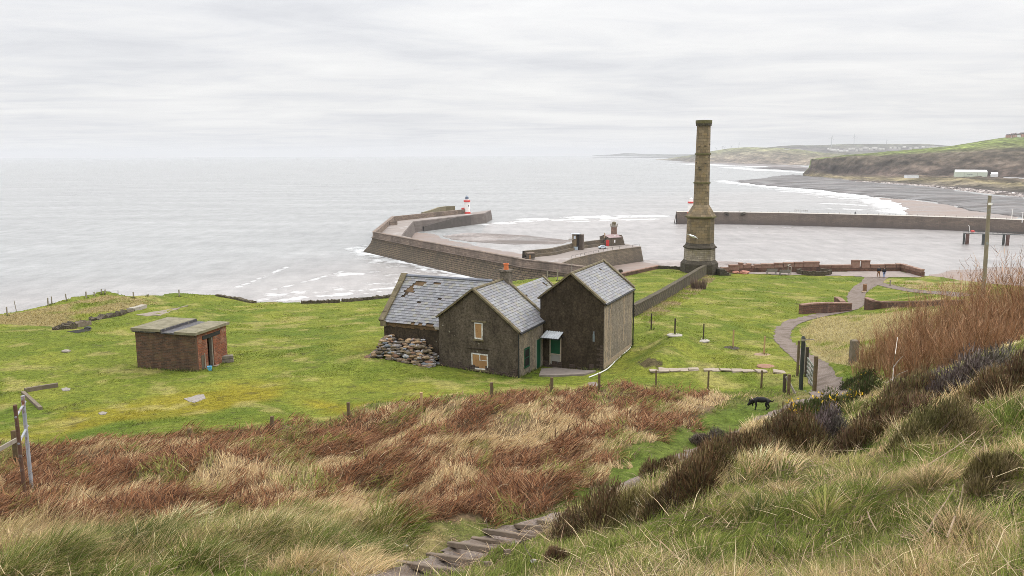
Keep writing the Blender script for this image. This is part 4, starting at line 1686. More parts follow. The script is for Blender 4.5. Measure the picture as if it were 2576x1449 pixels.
for k in range(20):
    m = MB()
    i = RNG.integers(8)
    z = RNG.uniform(zs[1], zs[-1])
    o8 = oct_(lerp(z) + .01, z)
    a, b_ = np.array(o8[i]), np.array(o8[(i + 1) % 8])
    p = a + (b_ - a) * RNG.uniform(.2, .8)
    n_ = p - np.array([CB[0], CB[1], p[2]])
    m.box(p, (.12, .3, .16), math.atan2(n_[1], n_[0]))
    m.build('putlog_stone', M_CHD, ch)
stp = GL([(1792, 687)])[0]
m = MB()
for k in range(4):
    m.box((CB[0] + 2.9 + k * .35 + .2, CB[1] - 1.2, CB[2] + .95 - k * .3 - .5), (.9, 2.6, 1.0), .15, jit=.02)
tag(m.build('stone_steps', M_CHD, None, (CB[0] + 3.2, CB[1] - 1.2, CB[2])), 'worn stone steps down from the tall chimney\'s plinth', 'steps')

# seagull
gp = at_d(1743, 595, 70)
gl = empty('seagull', gp, 'white seagull gliding in front of the tall stone chimney', 'bird')
m = MB()
m.tube([gp + [-.30, -.02, .10], gp + [-.25, -.02, .10], gp + [-.14, 0, .07], gp + [.05, 0, 0], gp + [.22, 0, -.08], gp + [.34, 0, -.12]], [.012, .05, .085, .10, .05, .02], 8)
M_GULL = mottle('white_feathers', (.74, .74, .74), (.82, .82, .82), 5, .8, 0)
M_GULLG = mottle('grey_feathers', (.42, .44, .46), (.52, .53, .55), 5, .8, 0)
m.build('body', M_GULL, gl, smooth=True)
for s in (-1, 1):
    m = MB()
    pts = [(0, 0, .03), (.05 * s, .0, .06), (0, 0, 0)]
    root = gp + [-.05, 0, .04]
    if s < 0:
        tip = [root, root + [-.16, .16, .14], root + [-.36, .34, .13]]
    else:
        tip = [root, root + [.16, -.22, .02], root + [.42, -.36, -.20]]
    ch_ = [.20, .17, .03]
    rr_ = []
    for p, c in zip(tip, ch_):
        rr_.append([tuple(p + [-c * .45, 0, .0]), tuple(p + [0, 0, .022 * c / .2 + .004]), tuple(p + [c * .55, 0, -.03]), tuple(p + [0, 0, -.01])])
    m.ring(rr_)
    fix_normals(m.build('wing', M_GULL if s < 0 else M_GULLG, gl))
m = MB()
m.tube([gp + [-.30, -.02, .10], gp + [-.36, -.02, .085]], [.015, .004], 5)
m.build('beak', mottle('yellow_beak', (.6, .38, .05), (.65, .42, .06), 3, .6, 0), gl)

# ---------------------------------------------------------------- harbour piers
Z_DECK = 7.2
zdark = [(1.5, 4.5, (.036, .032, .028), .85)]
M_PIER = stone_courses('pier_stone', (.255, .195, .15), (.15, .115, .092), (.07, .052, .042), 2.0, .75, c3=(.30, .22, .17), msize=.05, bump=.7, stain=.10, stain_c=(.075, .062, .05), mort_sm=.5)
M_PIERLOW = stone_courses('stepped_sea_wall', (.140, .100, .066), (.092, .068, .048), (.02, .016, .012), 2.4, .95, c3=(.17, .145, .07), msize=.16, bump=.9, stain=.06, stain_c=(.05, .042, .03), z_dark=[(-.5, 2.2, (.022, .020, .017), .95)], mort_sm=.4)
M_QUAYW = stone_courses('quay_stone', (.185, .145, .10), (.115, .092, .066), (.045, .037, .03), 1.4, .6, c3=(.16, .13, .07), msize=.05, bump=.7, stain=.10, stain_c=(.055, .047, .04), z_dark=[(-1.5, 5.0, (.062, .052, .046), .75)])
M_DECK = mottle('pier_deck', (.19, .16, .14), (.27, .23, .205), .10, .7, .3, .05, (.42, .40, .39), .08)
M_SLIP = stone_courses('smooth_pier_face', (.16, .135, .12), (.115, .095, .085), (.10, .085, .075), 3, 1.0, msize=.04, bump=.4, stain=.08, stain_c=(.07, .058, .05))


def offset(L, d):
    L = np.asarray(L, float)[:, :2]
    T = [L[1] - L[0]] + [L[i + 1] - L[i - 1] for i in range(1, len(L) - 1)] + [L[-1] - L[-2]]
    out = []
    for i, (p, t_) in enumerate(zip(L, T)):
        t_ = t_ / np.linalg.norm(t_)
        n_ = np.array([t_[1], -t_[0]])
        k = 1.0
        if 0 < i < len(L) - 1:
            a = L[i] - L[i - 1]
            b_ = L[i + 1] - L[i]
            c = (a @ b_) / np.linalg.norm(a) / np.linalg.norm(b_)
            k = 1 / max(.45, math.sqrt((1 + c) / 2))
        out.append(p + n_ * d * k)
    return np.array(out)


def loft(mb, lines, uv0=0.0, col=None, flip=False):
    """surface through polylines with equal point counts; each line is (xy array, z or list of z)"""
    n_ = len(lines[0][0])
    per = [0.0]
    for i in range(n_ - 1):
        per.append(per[-1] + np.linalg.norm(lines[0][0][i + 1] - lines[0][0][i]))
    vv = 0.0
    Zs = [([z_] * n_ if np.isscalar(z_) else list(z_)) for _, z_ in lines]
    for k in range(len(lines) - 1):
        A, B_ = lines[k][0], lines[k + 1][0]
        hh = np.linalg.norm(np.r_[B_[0], Zs[k + 1][0]] - np.r_[A[0], Zs[k][0]])
        for i in range(n_ - 1):
            q = [(*A[i], Zs[k][i]), (*A[i + 1], Zs[k][i + 1]), (*B_[i + 1], Zs[k + 1][i + 1]), (*B_[i], Zs[k + 1][i])]
            u_ = [(per[i], vv), (per[i + 1], vv), (per[i + 1], vv + hh), (per[i], vv + hh)]
            if flip:
                q, u_ = q[::-1], u_[::-1]
            mb.quad(*q, u_, col)
        vv += hh


def densify(L, step=12):
    o = [L[0]]
    for a, b_ in zip(L[:-1], L[1:]):
        n_ = max(1, int(np.linalg.norm(b_ - a) / step))
        o += [a + (b_ - a) * (k + 1) / n_ for k in range(n_)]
    return np.array(o)


# west pier: outer parapet line (top at z = 10.4)
ZP = 10.3
outp = [(1560, 681), (1481, 671.5), (1319, 652.5), (1230.6, 636), (1083, 610), (937.5, 583), (985.7, 544.5), (1060, 537), (1168.6, 526.3)]
OUT = np.array([at_z(u, v, ZP)[:2] for u, v in outp])
pier = empty('west_pier', (*OUT[5], 0), 'bent stone pier with battered sea wall and parapet, lighthouse near its tip', 'pier')
D = densify(OUT, 14)
side = 1.0
cen = np.array([at_z(1150, 600, 0)[0], at_z(1150, 600, 0)[1]])
if np.linalg.norm(offset(OUT, 5)[4] - cen) < np.linalg.norm(OUT[4] - cen):
    side = -1.0
o_ = lambda d: offset(D, d * side)
m = MB()
loft(m, [(o_(6.2), -1.5), (o_(4.6), .6), (o_(2.6), 2.6), (o_(1.3), 4.4), (o_(.6), 6.0), (o_(.35), 7.0)])
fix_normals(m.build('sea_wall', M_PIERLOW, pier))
m = MB()
loft(m, [(o_(.35), 7.0), (o_(.75), 7.05), (o_(.75), 7.35), (o_(.1), 7.4), (o_(0), ZP - .35), (o_(.3), ZP - .3), (o_(.3), ZP), (o_(-1.6), ZP), (o_(-1.6), ZP - .3), (o_(-1.5), Z_DECK - .05)])
fix_normals(m.build('parapet', M_PIER, pier))
inn_px = [(1218.8, 536), (1130, 546.5), (1038.8, 556.6), (1009, 592)]
INN = np.array([at_z(u, v, Z_DECK)[:2] for u, v in inn_px])
# south arm's inner edge runs parallel to its parapet
sarm = offset(OUT, -11 * side)
inner = [INN[0], INN[1], INN[2], INN[3]] + [sarm[i] for i in (4, 3, 2, 1, 0)]
# where the inner corner meets the south arm
m = MB()
ring_out = offset(OUT, -.8 * side)
headN = at_z(1218, 534.2, Z_DECK)[:2] + np.array([4, 26])
poly = [np.array([*p, Z_DECK]) for p in ring_out] + [np.array([*headN, Z_DECK])] + [np.array([*p, Z_DECK]) for p in inner]


def fill(mb, pts):
    from mathutils.geometry import tessellate_polygon
    tr_ = tessellate_polygon([[Vector(p) for p in pts]])
    mb.add(pts, [tuple(t_) for t_ in tr_])


fill(m, poly)
fix_normals(m.build('deck', M_DECK, pier))
IN = densify(np.array([headN] + inner), 14)
sgn = 1.0
if np.linalg.norm(offset(IN, 3)[len(IN) // 3] - cen) > np.linalg.norm(IN[len(IN) // 3] - cen):
    sgn = -1.0
m = MB()
loft(m, [(IN, Z_DECK + .002), (offset(IN, .5 * sgn), Z_DECK - .4), (offset(IN, 1.1 * sgn), 3), (offset(IN, 1.8 * sgn), -1.5)])
fix_normals(m.build('inner_face', M_SLIP, pier))
# dark landing slope on the inner face
f0, f1 = INN[0], INN[2]
m = MB()
nI = (offset(np.array([f0, f1]), 1)[0] - f0) * sgn
if (nI @ (cen - f0)) < 0:
    nI = -nI
for (a0, a1, z0_, z1_, w_) in ((.25, .45, 6.9, 6.9, 2.4), (.45, .9, 6.9, 3.2, 2.4)):
    p0, p1 = f0 + (f1 - f0) * a0, f0 + (f1 - f0) * a1
    loft(m, [(np.array([p0 + nI * w_, p1 + nI * w_]), -1), (np.array([p0 + nI * w_, p1 + nI * w_]), [z0_, z1_]), (np.array([p0, p1]), [z0_ + .1, z1_ + .1])])
fix_normals(m.build('ramp', mottle('weedy_ramp', (.055, .047, .04), (.10, .085, .075), .3, .8, .3, .05), pier))
# roundhead wall beyond the parapet
rh = np.array([at_z(u, v, 10.5)[:2] for u, v in [(1062, 534.5), (1085, 528), (1104, 521), (1120, 519), (1143.6, 518)]])
m = MB()
rd = densify(rh, 8)
loft(m, [(offset(rd, 3), -1), (offset(rd, .8), 7.0), (offset(rd, .8), 10.5), (offset(rd, -.8), 10.5), (offset(rd, -.8), 7.0)])
loft(m, [(rd, 7.0), (np.array([np.interp(np.linspace(0, 1, len(rd)), [0, 1], [at_z(1062, 536.5, 7)[i], at_z(1172, 528, 7)[i]]) for i in range(2)]).T, 7.0)])
fix_normals(m.build('roundhead', mottle('mossy_pier_stone', (.15, .125, .07), (.22, .19, .12), .3, .9, .4, .1), pier))
# shelter bump in the west arm parapet
pp = at_z(1003, 566, Z_DECK)
m = MB()
m.box((pp[0] - 4, pp[1], Z_DECK + 1.2), (6, 3, 2.4), .9)
m.build('parapet_buttress', M_PIER, pier)

# lighthouses
M_LHW = mottle('white_lighthouse_paint', (.76, .74, .70), (.84, .82, .79), .5, .6, 0)
M_RED = mottle('red_paint', (.58, .045, .04), (.66, .07, .06), 2, .6, 0)
M_LAMP = mottle('lantern_blue_grey', (.10, .14, .20), (.16, .2, .26), 3, .4, 0)


def lighthouse(px_base, z_base, label, hh=13.5, r=2.0, porch=True):
    b_ = at_z(px_base[0], px_base[1], z_base)
    lh = empty('lighthouse', b_, label, 'lighthouse', 'harbour lighthouses')
    m = MB(); m.lathe(b_, [(r * 1.32, 0), (r * 1.28, 1.1), (r * 1.12, 1.15)], 20); m.build('base', M_RED, lh)
    m = MB(); m.lathe(b_, [(r * 1.1, 1.15), (r * .92, hh * .62)], 20); m.build('tower', M_LHW, lh, smooth=False)
    m = MB(); m.lathe(b_, [(r * .92, hh * .62), (r * 1.22, hh * .645), (r * 1.22, hh * .72), (r * 1.1, hh * .72)], 20); m.build('gallery', M_RED, lh)
    m = MB(); m.lathe(b_, [(r * .8, hh * .72), (r * .8, hh * .77)], 14); m.build('lantern_base', M_LHW, lh)
    m = MB(); m.lathe(b_, [(r * .62, hh * .77), (r * .62, hh * .885), (r * .68, hh * .89), (r * .15, hh * .945), (r * .06, hh)], 10); m.build('lantern', M_LAMP if porch else M_LHW, lh)
    if not porch:
        return lh
    m = MB(); m.box(b_ + [-r * 1.5, -.8, 2.2], (1.9, 2.2, 4.0), .2); m.build('porch', M_RED, lh)
    m = MB(); m.box(b_ + [r * .62, -r * .8, hh * .42], (.5, .3, .9), .55); m.build('window', M_DARK, lh)
    return lh


lighthouse((1175, 537), Z_DECK, 'white lighthouse with red gallery at the west pier\'s tip')

# old quay
qp = [(1318, 648), (1388.5, 641), (1445, 627), (1515, 617.5), (1563.7, 611.5), (1611, 620), (1540.5, 629), (1481.5, 640.5), (1437, 651), (1421, 658), (1405, 664)]
Q = np.array([at_z(u, v, Z_DECK)[:2] for u, v in qp])
quay = empty('old_quay', (*Q[5], 0), 'short stone quay carrying a watch tower and an old stone lighthouse', 'quay')
m = MB()
fill(m, [np.array([*p, Z_DECK + .02]) for p in Q])
fix_normals(m.build('deck', M_DECK, quay))
QF = densify(Q[3:], 10)
cq = Q.mean(0)
s_ = 1.0 if np.linalg.norm(offset(QF, 2)[3] - cq) > np.linalg.norm(QF[3] - cq) else -1.0
m = MB()
loft(m, [(QF, Z_DECK + .02), (offset(QF, .35 * s_), Z_DECK - .1), (offset(QF, .3 * s_), Z_DECK - .7), (offset(QF, 1.6 * s_), -1.5)])
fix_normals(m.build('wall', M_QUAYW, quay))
QB = densify(Q[:5], 10)
s_ = 1.0 if np.linalg.norm(offset(QB, 2)[3] - cq) > np.linalg.norm(QB[3] - cq) else -1.0
m = MB()
loft(m, [(offset(QB, 2 * s_), -1.5), (offset(QB, 1.0 * s_), Z_DECK + 2.8), (offset(QB, -.4 * s_), Z_DECK + 2.8), (offset(QB, -.4 * s_), Z_DECK + 1.2), (offset(QB, -1.6 * s_), Z_DECK + 1.2), (offset(QB, -1.7 * s_), Z_DECK)])
fix_normals(m.build('parapet', M_QUAYW, quay))
m = MB()
pts = offset(QF, -.5 * s_)
for p in densify(np.array([at_z(u, v, Z_DECK)[:2] for u, v in [(1612 - 4, 619.5), (1540.5, 628), (1481.5, 639.5), (1437, 650)]]), 4):
    m.box((*p, Z_DECK + .55), (.12, .12, 1.1))
ln = [np.array([*at_z(u, v, Z_DECK)[:2], Z_DECK + 1.05]) for u, v in [(1608, 619.5), (1540.5, 628), (1481.5, 639.5), (1437, 650)]]
m.tube(ln, .05, 4)
m.build('railing', M_BLACK, quay)
# hut at the quay root
c = at_z(1335, 650, Z_DECK)
ht = empty('stone_hut', c, 'little square stone hut at the quay\'s root by the pier parapet', 'hut')
m = MB(); m.box(c + [0, 0, 1.0], (2.8, 2.6, 2.2), .25); m.build('wall', M_QUAYW, ht)
m = MB(); m.box(c + [0, 0, 2.2], (3.2, 3.0, .25), .25); m.build('roof', M_PIER, ht)
m = MB(); m.box(c + [-.3, -1.38, .85], (.8, .1, 1.6), .25); m.build('door', M_BOARD, ht)
# watch tower
c = at_z(1453, 628, Z_DECK)
sc_ = c[1] / FPX
tw = empty('watch_tower', c, 'rectangular brown watch tower with balcony on the old quay', 'tower')
W1 = 16.5 * sc_
H1 = 41 * sc_
m = MB(); m.box(c + [-W1 * .42, 0, H1 * .5 - .1], (W1 * .62, W1 * .9, H1), -.35); m.build('wall', mottle('tan_tower_render', (.16, .115, .065), (.22, .165, .095), .6, .9, .3, .05), tw)
m = MB(); m.box(c + [W1 * .42, .3, H1 * .48 - .1], (W1 * .95, W1 * .8, H1 * .94), -.35); m.build('wall', mottle('dark_tower_brick', (.075, .058, .045), (.115, .088, .068), .8, .9, .3, .05), tw)
m = MB(); m.box(c + [.02 * W1, -W1 * .52, H1 * .5], (W1 * .16, .25, H1 * .98), -.35); m.build('recess_shade', M_DARK, tw)  # solid dark strip; the shade of a recess is painted in its colour
m = MB(); m.box(c + [-W1 * .3, -.2, H1 * .99], (W1 * 1.35, W1 * 1.3, .3), -.35); m.build('roof', M_ROOFSHEET, tw)
m = MB(); m.box(c + [-W1 * .95, -.3, H1 * .63], (W1 * .75, W1 * .9, .25), -.35); bl = m.build('balcony', M_CEMENT, tw)
m = MB()
for k in range(6):
    m.box(c + [-W1 * 1.28 + k * W1 * .12, -.75 * W1 + k * -.02, H1 * .70], (.08, .08, 1.2))
m.tube([c + [-W1 * 1.3, -.75 * W1, H1 * .76], c + [-W1 * .6, -.78 * W1, H1 * .76]], .05, 4)
m.build('railing', M_CEMENT, bl)
m = MB(); m.box(c + [-W1 * .5, -W1 * .56, H1 * .78], (W1 * .3, .12, H1 * .2), -.35); m.build('window', mottle('pale_pane', (.5, .55, .6), (.6, .65, .7), 2, .2, 0), tw)
m = MB(); m.box(c + [-W1 * .35, -W1 * .72, H1 * .11], (W1 * .62, .5, H1 * .2), -.35); m.build('shutter', mottle('pale_blue_shutter', (.36, .42, .46), (.42, .48, .53), 2, .5, 0), tw)
# quay house and the old stone lighthouse
c = at_z(1541, 618, Z_DECK)
sc_ = c[1] / FPX
hs = empty('quay_house', c, 'stone house with pink slate roof and red door on the old quay', 'house')
ang = R_(24)
ex, ey = np.array([math.cos(ang), math.sin(ang), 0]), np.array([-math.sin(ang), math.cos(ang), 0])
fwid, fdep, fh, rh_ = 14 * sc_ * 1.3, 30 * sc_, 21 * sc_, 7.5 * sc_
# gable faces left-front; long side faces right-front
fl = c + np.array([-10.5 * sc_, -1.5, 0])
gdir = np.array([-math.cos(R_(50)), math.sin(R_(50)), 0])
ldir = np.array([math.sin(R_(62)), math.cos(R_(62)), 0])
gw, ll = 6.0, 7.2
m = MB()
z0_, z1_, z2_ = Z_DECK - .1, Z_DECK + fh, Z_DECK + fh + rh_ * .75
P_ = lambda g, l, z: np.array([*(fl + gdir * g * gw + ldir * l * ll)[:2], z])
f5 = [P_(0, 0, z0_), P_(0, 0, z1_), P_(.5, 0, z2_), P_(1, 0, z1_), P_(1, 0, z0_)]
b5 = [P_(0, 1, z0_), P_(0, 1, z1_), P_(.5, 1, z2_), P_(1, 1, z1_), P_(1, 1, z0_)]
m.poly(f5); m.poly(b5[::-1])
for i in (0, 3, 4):
    j = (i + 1) % 5
    m.quad(f5[i], f5[j], b5[j], b5[i], [(0, 0), (4, 0), (4, 7), (0, 7)])
fix_normals(m.build('wall', M_QUAYW, hs))
m = MB()
up = np.array([0, 0, .12])
for (a, b_, c2, d2) in ((P_(-.07, -.03, z1_ - .15), P_(-.07, 1.03, z1_ - .15), P_(.5, 1.03, z2_), P_(.5, -.03, z2_)), (P_(1.07, 1.03, z1_ - .15), P_(1.07, -.03, z1_ - .15), P_(.5, -.03, z2_), P_(.5, 1.03, z2_))):
    m.ring([[tuple(p) for p in (a, b_, c2, d2)], [tuple(p + up) for p in (a, b_, c2, d2)]])
fix_normals(m.build('roof', mottle('pink_slate', (.24, .17, .165), (.34, .255, .25), .8, .7, .3, .05), hs))
ng, nl = -ldir, -gdir
m = MB(); q = P_(.12, 0, z0_ + 1.45) + ng * .06; m.box(q, (1.9, .2, 2.9), math.atan2(gdir[1], gdir[0])); m.build('door', M_RED, hs)
m = MB(); q = P_(.45, 0, z0_ + 4.9) + ng * .06; m.box(q, (.8, .2, 2.2), math.atan2(gdir[1], gdir[0])); m.build('window', mottle('buff_boarding', (.4, .3, .2), (.5, .38, .26), 2, .8, 0), hs)
m = MB(); q = P_(0, .45, z0_ + 2.2) + nl * .06; m.box(q, (.7, .2, 1.3), math.atan2(ldir[1], ldir[0])); m.build('window', M_LHW, hs)
m = MB(); q = P_(0, .45, z0_ + 4.9) + nl * .06; m.box(q, (.7, .2, .5), math.atan2(ldir[1], ldir[0])); m.build('sign', M_LHW, hs)
m = MB(); q = P_(0, 1.0, 0); m.ring([[tuple(np.array([*(q + ldir * a + gdir * b_)[:2], z])) for a, b_ in ((0, .1), (d_, .1), (d_, 2), (0, 2))] for z, d_ in ((z0_, 2.2), (z0_ + 4, .9), (z0_ + 5, .1))]); fix_normals(m.build('buttress', M_QUAYW, hs))
lc = P_(.75, .95, Z_DECK)
zz_ = lambda v: at_d(1552, v, lc[1])[2]
ol = empty('old_stone_lighthouse', lc, 'round brown stone lighthouse tower with corbelled gallery behind the quay house', 'lighthouse', None)
rr0 = 7.6 * sc_
m = MB(); m.lathe((lc[0], lc[1], 0), [(rr0 * 1.15, Z_DECK), (rr0, zz_(582)), (rr0 * .95, zz_(571.5))], 20); m.build('tower', stone_courses('pink_brick_tower', (.26, .15, .11), (.19, .12, .09), (.15, .12, .1), .8, .35, msize=.03, stain=.3, stain_c=(.10, .075, .055)), ol)
m = MB(); m.lathe((lc[0], lc[1], 0), [(rr0 * .95, zz_(571.5)), (rr0 * 1.28, zz_(569)), (rr0 * 1.28, zz_(567))], 20); m.build('gallery', M_CEMENT, ol)
m = MB()
for k in range(14):
    a = k * 6.283 / 14
    m.box((lc[0] + rr0 * 1.22 * math.cos(a), lc[1] + rr0 * 1.22 * math.sin(a), zz_(564.7)), (.14, .14, zz_(562.5) - zz_(567)), a)
m.build('railing', M_CEMENT, ol)
m = MB(); m.lathe((lc[0], lc[1], 0), [(rr0 * .68, zz_(567)), (rr0 * .68, zz_(560)), (rr0 * .72, zz_(559.7)), (rr0 * .4, zz_(557.6)), (.1, zz_(557.2))], 12); m.build('lantern', M_COPING, ol)
# small pale blue car
c = at_z(1515.5, 625.5, Z_DECK)
car = empty('parked_car', c, 'small pale blue hatchback parked on the quay near the red door', 'car')
ca = R_(8)
cxd, cyd = np.array([math.cos(ca), math.sin(ca), 0]), np.array([-math.sin(ca), math.cos(ca), 0])
prof = [(-1.9, .35), (-1.95, .75), (-1.1, .95), (-.6, 1.42), (.7, 1.48), (1.5, 1.05), (1.9, .9), (1.92, .35)]
m = MB()
m.ring([[tuple(c + cxd * x * 1.0 + cyd * s + [0, 0, z * 1.1]) for x, z in prof] for s in (-.82, .82)])
body = fix_normals(m.build('body', mottle('pale_blue_paint', (.52, .58, .62), (.58, .64, .68), 2, .3, 0, spec=.5), car))
for (x0, x1) in ((-.95, -.1), (0, .75)):
    m = MB()
    m.poly([c + cxd * x - cyd * .825 + [0, 0, z] for x, z in ((x0, 1.08), (x1, 1.08), (x1 - (.12 if x1 > .5 else 0), 1.5), (x0 + (.3 if x0 < -.5 else 0), 1.5))])
    m.build('window', mottle('car_glass', (.06, .10, .15), (.10, .15, .22), 2, .15, 0, spec=.6), body)
for x in (-1.2, 1.2):
    for s in (-.84, .84):
        p = c + cxd * x + cyd * s + [0, 0, .32]
        m = MB()
        m.tube([p - cyd * .1, p + cyd * .1], .32, 12)
        m.build('wheel', M_BLACK, car)

# north pier
NPf = [(1702.7, 533.2), (1860, 534.2), (2000, 536.6), (2150, 540), (2300, 543.8), (2466, 549), (2566, 553.5), (2760, 563)]
ZN = 8.5
NF = np.array([at_z(u, v, ZN)[:2] for u, v in NPf])
npier = empty('north_pier', (*NF[0], 0), 'long straight stone pier across the harbour behind the tall chimney', 'pier')
DN = densify(NF, 14)
sN = 1.0 if offset(DN, 2)[3][1] < DN[3][1] else -1.0
m = MB()
loft(m, [(offset(DN, 1.7 * sN), -1.5), (offset(DN, .9 * sN), 3.2), (offset(DN, .4 * sN), 5.6), (offset(DN, 0), ZN)])
e0, e1_ = offset(DN, 1.7 * sN)[0], offset(DN, -11 * sN)[0]
t_ = (DN[1] - DN[0]) / np.linalg.norm(DN[1] - DN[0])
loft(m, [(np.array([e0 - t_ * 1.6, e1_ - t_ * 1.6]), -1.5), (np.array([DN[0], offset(DN, -9 * sN)[0]]), ZN)])
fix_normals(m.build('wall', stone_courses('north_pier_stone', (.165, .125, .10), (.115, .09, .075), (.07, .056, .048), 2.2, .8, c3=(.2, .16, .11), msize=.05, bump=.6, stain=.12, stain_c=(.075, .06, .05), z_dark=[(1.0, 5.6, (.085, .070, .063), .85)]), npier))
m = MB()
loft(m, [(DN, ZN + .002), (offset(DN, -4 * sN), ZN + .002), (offset(DN, -9 * sN), ZN + .002)])
loft(m, [(offset(DN, -9 * sN), ZN), (offset(DN, -11 * sN), -1.5)])
fix_normals(m.build('deck', mottle('pale_deck', (.34, .31, .27), (.44, .41, .37), .08, .7, .2, .05), npier))
# V-shaped weed stain is a pair of landing steps recessed in the wall: two sloping ledges
m = MB()
Vp = [at_z(1844.6, 556.5, 1.5), at_z(1872, 534.6, ZN), at_z(1825, 534.2, ZN)]
for q in Vp[1:]:
    a, b_ = np.array([Vp[0][0], Vp[0][1] - .4, 1.2]), np.array([q[0], q[1] - .5, ZN - .3])
    m.bar(a, b_, 2.4, 1.3)
fix_normals(m.build('landing_steps', M_CHD, npier))
m = MB()
a, b_ = at_z(2033, 530.8, ZN), at_z(2051, 531, ZN)
for q in np.linspace(0, 1, 8):
    p = at_z(1999 + 32 * q, 532 + 1.2 * q, ZN)
    m.box(p + [0, 0, .6], (.15, .15, 1.2))
m.bar(at_z(1999, 532, ZN) + [0, 0, 1.2], at_z(2031, 533.2, ZN) + [0, 0, 1.2], .2, .3)
m.build('railing', M_CEMENT, npier)
m = MB()
for k in range(60):
    u = 1720 + k * 14
    v = np.interp(u, [p[0] for p in NPf], [p[1] for p in NPf]) - 1.4
    p = at_z(u, v, ZN)
    m.box(p + [0, 0, .5], (.14, .14, 1.0))
m.build('bollard_row', M_CEMENT, npier)
p = at_z(2151, 539, ZN)
m = MB(); m.box(p + [0, 0, .8], (.6, .5, 1.6)); m.lathe(p + [0, 0, 1.6], [(.3, 0), (.2, .3)], 8); m.build('mooring_post', M_BLACK, npier)
lighthouse((1737.5, 537), ZN, 'white lighthouse with red top half hidden by the tall chimney', 11.5, 1.9, False)
# return wall at the right end
q = at_z(2556, 583, 0)
m = MB(); m.box((q[0] + 30, q[1] - 4, 4.5), (50, 8, 9.5), -.1); 
tag(m.build('quay_wall', M_QUAYW, None, (q[0] + 30, q[1] - 4, 0)), 'dark quay wall closing the harbour at the right edge', 'wall')
for (u, v0, v1, lab) in ((2545, 526, 550, 'thin white lamp post on the far side of the north pier'), (2571, 535, 560, 'white lamp post nearer the quay wall at the pier\'s root')):
    p = at_z(u, v1, ZN)
    hh = at_d(u, v0, p[1])[2] - p[2]
    l_ = empty('lamp_post', p, lab, 'lamp post', 'lamp posts on the north pier')
    m = MB(); m.tube([p, p + [0, 0, hh]], [.22, .14], 8); m.build('pole', M_LHW, l_)
    m = MB(); m.box(p + [-.3, 0, hh + .08], (.9, .3, .16)); m.build('lamp', M_LHW, l_)

# jetty on timber piles
zj = 6.0
j0, j1 = at_z(2424, 586.5, zj), at_z(2640, 592, zj)
M_PILE = mottle('wet_piles', (.028, .036, .036), (.06, .065, .06), .8, .7, .3, .03)
M_PILER = mottle('rusty_piles', (.09, .05, .04), (.13, .075, .06), .8, .8, .3, .03)
jt = empty('jetty', j0, 'narrow jetty on dark timber piles in the harbour', 'jetty')
dj = (j1 - j0) / np.linalg.norm(j1 - j0)
nj = np.array([-dj[1], dj[0], 0])
m = MB(); m.bar(j0 - [0, 0, .12], j1 - [0, 0, .12], 2.0, .26); m.build('deck', M_PILE, jt)
for (u, mt, wd) in ((2426, M_PILE, .55), (2434.5, M_PILER, .95), (2475, M_PILE, .75), (2526, M_PILE, .65), (2536, M_PILER, .9), (2590, M_PILE, .8)):
    p = at_z(u, 587 + (u - 2424) * .025, zj)
    m = MB()
    m.tube([(p[0], p[1], -1.5), (p[0], p[1], zj - .1)], wd, 8)
    m.build('pile', mt, jt)
m = MB()
for s in (-1.4, 1.4):
    m.tube([j0 + nj * s + [0, 0, 1.1], j1 + nj * s + [0, 0, 1.1]], .06, 4)
    for k in range(18):
        p = j0 + (j1 - j0) * k / 17 + nj * s
        m.box(p + [0, 0, .5], (.1, .1, 1.1))
m.build('railing', M_PILE, jt)
p = at_z(2438, 586.5, zj)
m = MB(); m.tube([p, p + [0, 0, 3.6], p + [-.5, 0, 4.2], p + [-.9, 0, 4.0]], .12, 6); m.build('lamp', M_LHW, jt)
p = at_z(2446, 586.5, zj)
m = MB(); m.tube([p + [-1.0, 0, .9], p + [0, -.3, 1.0], p + [1.2, 0, .9]], [.5, .62, .4], 8); m.build('lifebuoy', M_RED, jt)
note_kids()
